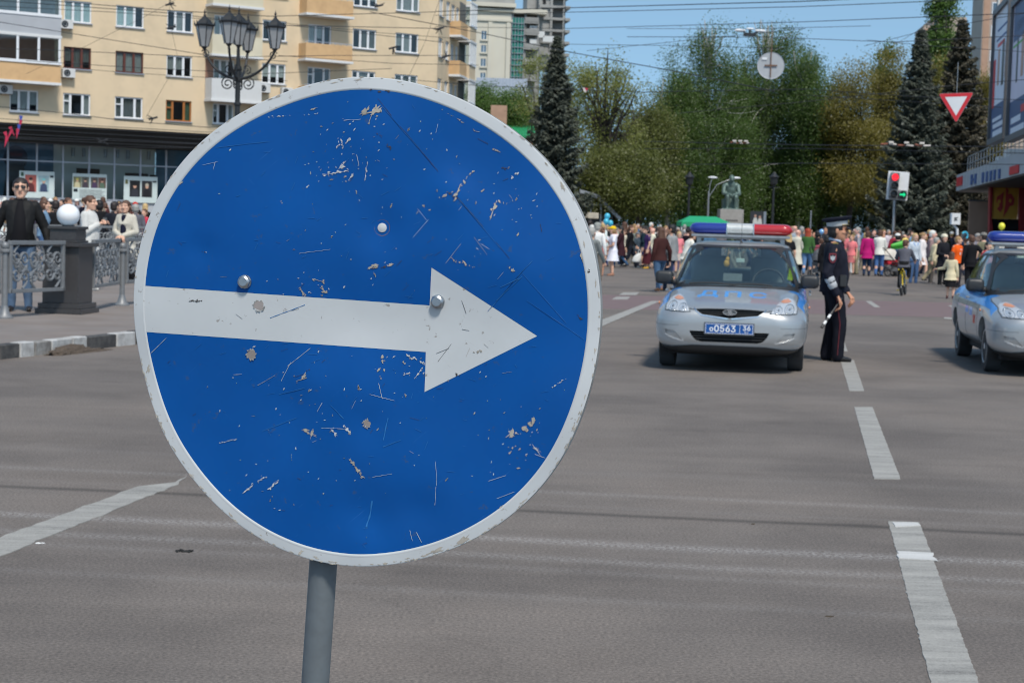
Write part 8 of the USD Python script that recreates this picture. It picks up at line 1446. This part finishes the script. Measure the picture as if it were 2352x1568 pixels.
# darker trees deeper in the park close the view under the crowns
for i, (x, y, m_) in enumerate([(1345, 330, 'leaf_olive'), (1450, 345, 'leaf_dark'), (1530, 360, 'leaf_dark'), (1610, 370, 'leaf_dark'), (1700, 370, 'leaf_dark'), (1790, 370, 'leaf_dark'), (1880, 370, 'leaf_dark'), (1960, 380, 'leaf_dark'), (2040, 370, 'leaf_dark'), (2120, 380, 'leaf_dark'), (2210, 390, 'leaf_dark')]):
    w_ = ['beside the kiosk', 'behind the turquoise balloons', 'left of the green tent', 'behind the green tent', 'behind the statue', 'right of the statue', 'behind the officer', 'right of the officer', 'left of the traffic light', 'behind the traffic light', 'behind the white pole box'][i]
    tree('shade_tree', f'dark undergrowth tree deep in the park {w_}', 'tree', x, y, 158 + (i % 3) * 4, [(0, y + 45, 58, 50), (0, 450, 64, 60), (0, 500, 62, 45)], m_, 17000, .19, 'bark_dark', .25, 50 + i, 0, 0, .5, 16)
obj('park_lawn', trimesh.creation.box((150, 80, .02), transform=trimesh.transformations.translation_matrix((12, 196, -.005))), mat('lawn', (.05, .075, .025), .95, .3, .4, world=True), smooth=False, kind='structure')
# ================================================================ WIRES AND WHAT HANGS ON THEM
mat('wire_black', (.02, .02, .022), .6, .1)
def wire(label, pts, r=.011, group=None, sag=0.0):
    q = [at(x, y, d) for x, y, d in pts]; out = []
    for a, b in zip(q[:-1], q[1:]):
        t = np.linspace(0, 1, 10)[:, None]; c = a + (b - a) * t; c[:, 2] -= 4 * sag * (t * (1 - t))[:, 0]; out.append(c if not out else c[1:])
    c = np.vstack(out); o = c[0]; P = thing('overhead_wire', label, 'overhead wire', o); obj('cable', tube(c - o, r * .78, 4), 'wire_black', P, smooth=60)
# (label, points x y distance, radius)
W = [('upper thick wire crossing the sky from the concrete tower to the top edge', [(1000, 27, 60), (1838, 4, 46), (2100, -8, 42)], .016), ('second wire below the topmost one in the sky', [(1000, 36, 60), (1838, 16, 46), (2300, -3, 40)], .012), ('wire crossing the sky to the banner boards above the round sign', [(1000, 62, 62), (1303, 66, 58), (1630, 57, 50), (1838, 51, 46), (2420, 28, 38)], .011), ('thin wire meeting the birch tops from the left', [(1300, 102, 90), (1600, 106, 80), (1800, 112, 75)], .014), ('thin wire rising from the left spruce to the birch', [(1348, 117, 80), (1560, 95, 72), (1850, 66, 60)], .012), ('thick wire falling from the facade across the left spruce', [(850, 28, 70), (1102, 76, 68), (1313, 121, 62), (1577, 169, 56), (1780, 210, 52)], .018), ('dark wire passing the grey sheet metal roof', [(900, 180, 80), (1102, 197, 76), (1480, 212, 66), (1850, 205, 60)], .015),
     ('upper contact wire before the dark trees', [(1480, 325, 70), (1838, 333, 60), (2352, 338, 50)], .016), ('lower contact wire before the dark trees', [(1480, 342, 70), (1838, 341, 60), (2352, 352, 50)], .014), ('third contact wire low over the birches', [(1540, 378, 75), (1838, 375, 62), (2352, 378, 50)], .013), ('faint wire over the golden maples', [(1850, 205, 70), (2100, 222, 60), (2420, 232, 52)], .013), ('faint wire just below it over the golden maples', [(1850, 219, 70), (2100, 234, 60), (2300, 247, 54)], .012), ('wire from the round sign to the pale distant block', [(1985, 106, 60), (2120, 72, 52), (2360, 30, 42)], .010), ('thin wire from the golden maples towards the poplar', [(1990, 92, 64), (2140, 106, 58), (2420, 124, 48)], .010), ('thin wire climbing behind the round sign', [(1930, 170, 70), (2060, 100, 60), (2160, 40, 52)], .008),
     ('span wire carrying the give way sign', [(1560, 260, 44), (1838, 235, 43), (2196, 196, 42), (2420, 178, 41)], .009), ('span wire carrying the round sign', [(1440, 85, 44), (1770, 86, 42), (2050, 97, 41), (2400, 80, 40)], .009),
     ('topmost wire along the beige facade', [(-60, -12, 60), (380, 24, 58), (620, 38, 56), (1000, 28, 60)], .014), ('second wire along the beige facade', [(-60, -2, 60), (380, 30, 58), (620, 58, 56), (1010, 66, 58)], .014), ('wire passing behind the lantern tops', [(-60, 12, 62), (250, 28, 60), (480, 45, 56), (700, 62, 54), (1020, 98, 56)], .011), ('wire falling past the grey siding balcony', [(-60, 42, 62), (130, 72, 60), (480, 128, 57), (660, 142, 56)], .013), ('wire across the brown framed windows', [(-60, 110, 62), (130, 116, 60), (480, 132, 57), (760, 128, 56), (1080, 128, 58)], .012), ('wire under the brown framed windows', [(60, 140, 60), (300, 155, 58), (600, 170, 56), (900, 158, 56)], .011), ('wire over the lowest window row', [(60, 148, 60), (300, 168, 58), (470, 178, 57), (660, 186, 56)], .009), ('dark wire along the lowest window sills', [(-60, 240, 60), (130, 258, 58), (300, 279, 57), (480, 293, 56), (660, 286, 56)], .014), ('wire over the black canopy edge', [(-60, 268, 60), (230, 290, 58), (480, 304, 57), (640, 300, 56)], .011), ('thin wire before the black canopy', [(-60, 312, 60), (230, 322, 58), (480, 332, 57), (640, 330, 56)], .012), ('wire before the lower edge of the canopy', [(-60, 322, 60), (260, 338, 58), (480, 340, 57), (640, 345, 56)], .010), ('slanting stay wire across the facade between the first windows', [(60, 170, 60), (200, 105, 58), (330, 40, 56), (420, -10, 55)], .007), ('slanting stay wire from the lowest orange window upwards', [(335, 270, 58), (410, 140, 57), (392, 60, 57), (388, -8, 56)], .006), ('long wire crossing the peach balconies', [(640, 128, 57), (900, 146, 57), (1100, 150, 60)], .010), ('wire crossing above the peach balconies', [(640, 52, 57), (860, 75, 57), (1090, 92, 60)], .009), ('stay wire at the building corner', [(925, 205, 58), (975, 100, 58), (1012, -8, 60)], .008)]
for lb, p, r_ in W: wire(lb, p, r_)
mat('insulator_pale', (.55, .50, .45), .5, .1); mat('insulator_rust', (.22, .07, .04), .7, .2)
def fitting(lb, x, y, d, span_, catg='wire fitting'):
    q = at(x, y, d); P = thing('wire_fitting', lb, catg, q); k = d / FPX; n = 6
    for i in range(n):
        x0, x1 = (-.5 + i / n) * span_ * k, (-.5 + (i + 1) / n) * span_ * k - .03; obj('insulator', cyl((x0, 0, .02 * math.sin(i * 2)), (x1, .1, .02 * math.cos(i)), .024, n=8), 'insulator_pale' if i % 2 else 'insulator_rust', P)
    for i in (-.3, 0, .3): obj('clamp', B(.13, .06, .055, (i * span_ * k, 0, .065)), 'insulator_pale', P)
fitting('trolley wire fitting with pale and rusty insulators over the traffic light', 2082, 333, 50, 118); fitting('rusty wire fitting on the contact wires before the birches', 1700, 328, 62, 44)
def knot(lb, x, y, d, s=.14):
    q = at(x, y, d); P = thing('wire_clamp', lb, 'wire clamp', q, group=None); rg = np.random.default_rng(int(x)); obj('clamp_body', cyl((-s, 0, -s * .3), (s, 0, s * .3), .035, n=6), 'wire_black', P)
    for i in range(3): e = rg.normal(0, 1, 3) * (1, .2, 1); e /= np.linalg.norm(e); obj('clamp_arm', bone((0, 0, 0), e * s * 1.5, .022, .012, 6), 'wire_black', P)
for lb, x, y, d in (('wire clamp high between the second and third window column', 390, 10, 57), ('wire clamp below it between the windows of the second row', 394, 64, 57), ('wire clamp with several stays at the orange framed window', 352, 272, 57), ('wire clamp beside the upper peach balcony', 870, 14, 57), ('wire clamp beside the lower peach balcony', 903, 110, 57), ('wire clamp at the building corner', 1010, 66, 58), ('small wire clamp at the corner balconies', 1024, 130, 58), ('wire clamp before the black canopy', 236, 324, 58)): knot(lb, x, y, d)
mat('ribbon_red', (.45, .02, .06), .6, .1); mat('ribbon_blue', (.05, .08, .36), .6, .1)
q = at(28, 300, 50); RB = thing('flag_garland', 'small red and blue pennants hanging over the black canopy at left', 'garland', q); k = 50 / FPX
for i, (x, y, a, m_) in enumerate(((9, 27, .3, 'ribbon_red'), (10, 14, -.3, 'ribbon_red'), (17, 8, .5, 'ribbon_red'), (22, 2, -.4, 'ribbon_red'), (33, 6, .2, 'ribbon_red'), (36, -4, .1, 'ribbon_blue'), (38, -14, .3, 'ribbon_red'), (39, -24, .2, 'ribbon_blue'))): obj('pennant', T(rotm(prismY([(-.05, .14), (.05, .14), (.02, -.16)], -.004, .004), a, (0, 1, 0)), (x - 24) * k, .02 * i, -y * k), m_, RB, smooth=False)
obj('cord', tube([((x - 24) * k, .02, -y * k + .1) for x, y in ((4, 30), (12, 18), (22, 2), (34, -2), (39, -26))], .006, 4), 'wire_black', RB)
q = at(1344, 207, 60); P = thing('pennant', 'tiny red and white pennant on a wire right of the left spruce', 'pennant', q); obj('cloth', prismY([(-.09, .08), (.1, .06), (.03, -.09), (-.05, -.05)], -.004, .004), 'insulator_pale', P, smooth=False); obj('red_half', prismY([(-.02, .07), (.1, .06), (.05, -.04)], -.010, -.005), 'ribbon_red', P, smooth=False)
wire('thin span wire carrying the three lamp heads', [(1440, 66, 50), (1722, 67, 48.1), (2000, 60, 46)], .008)
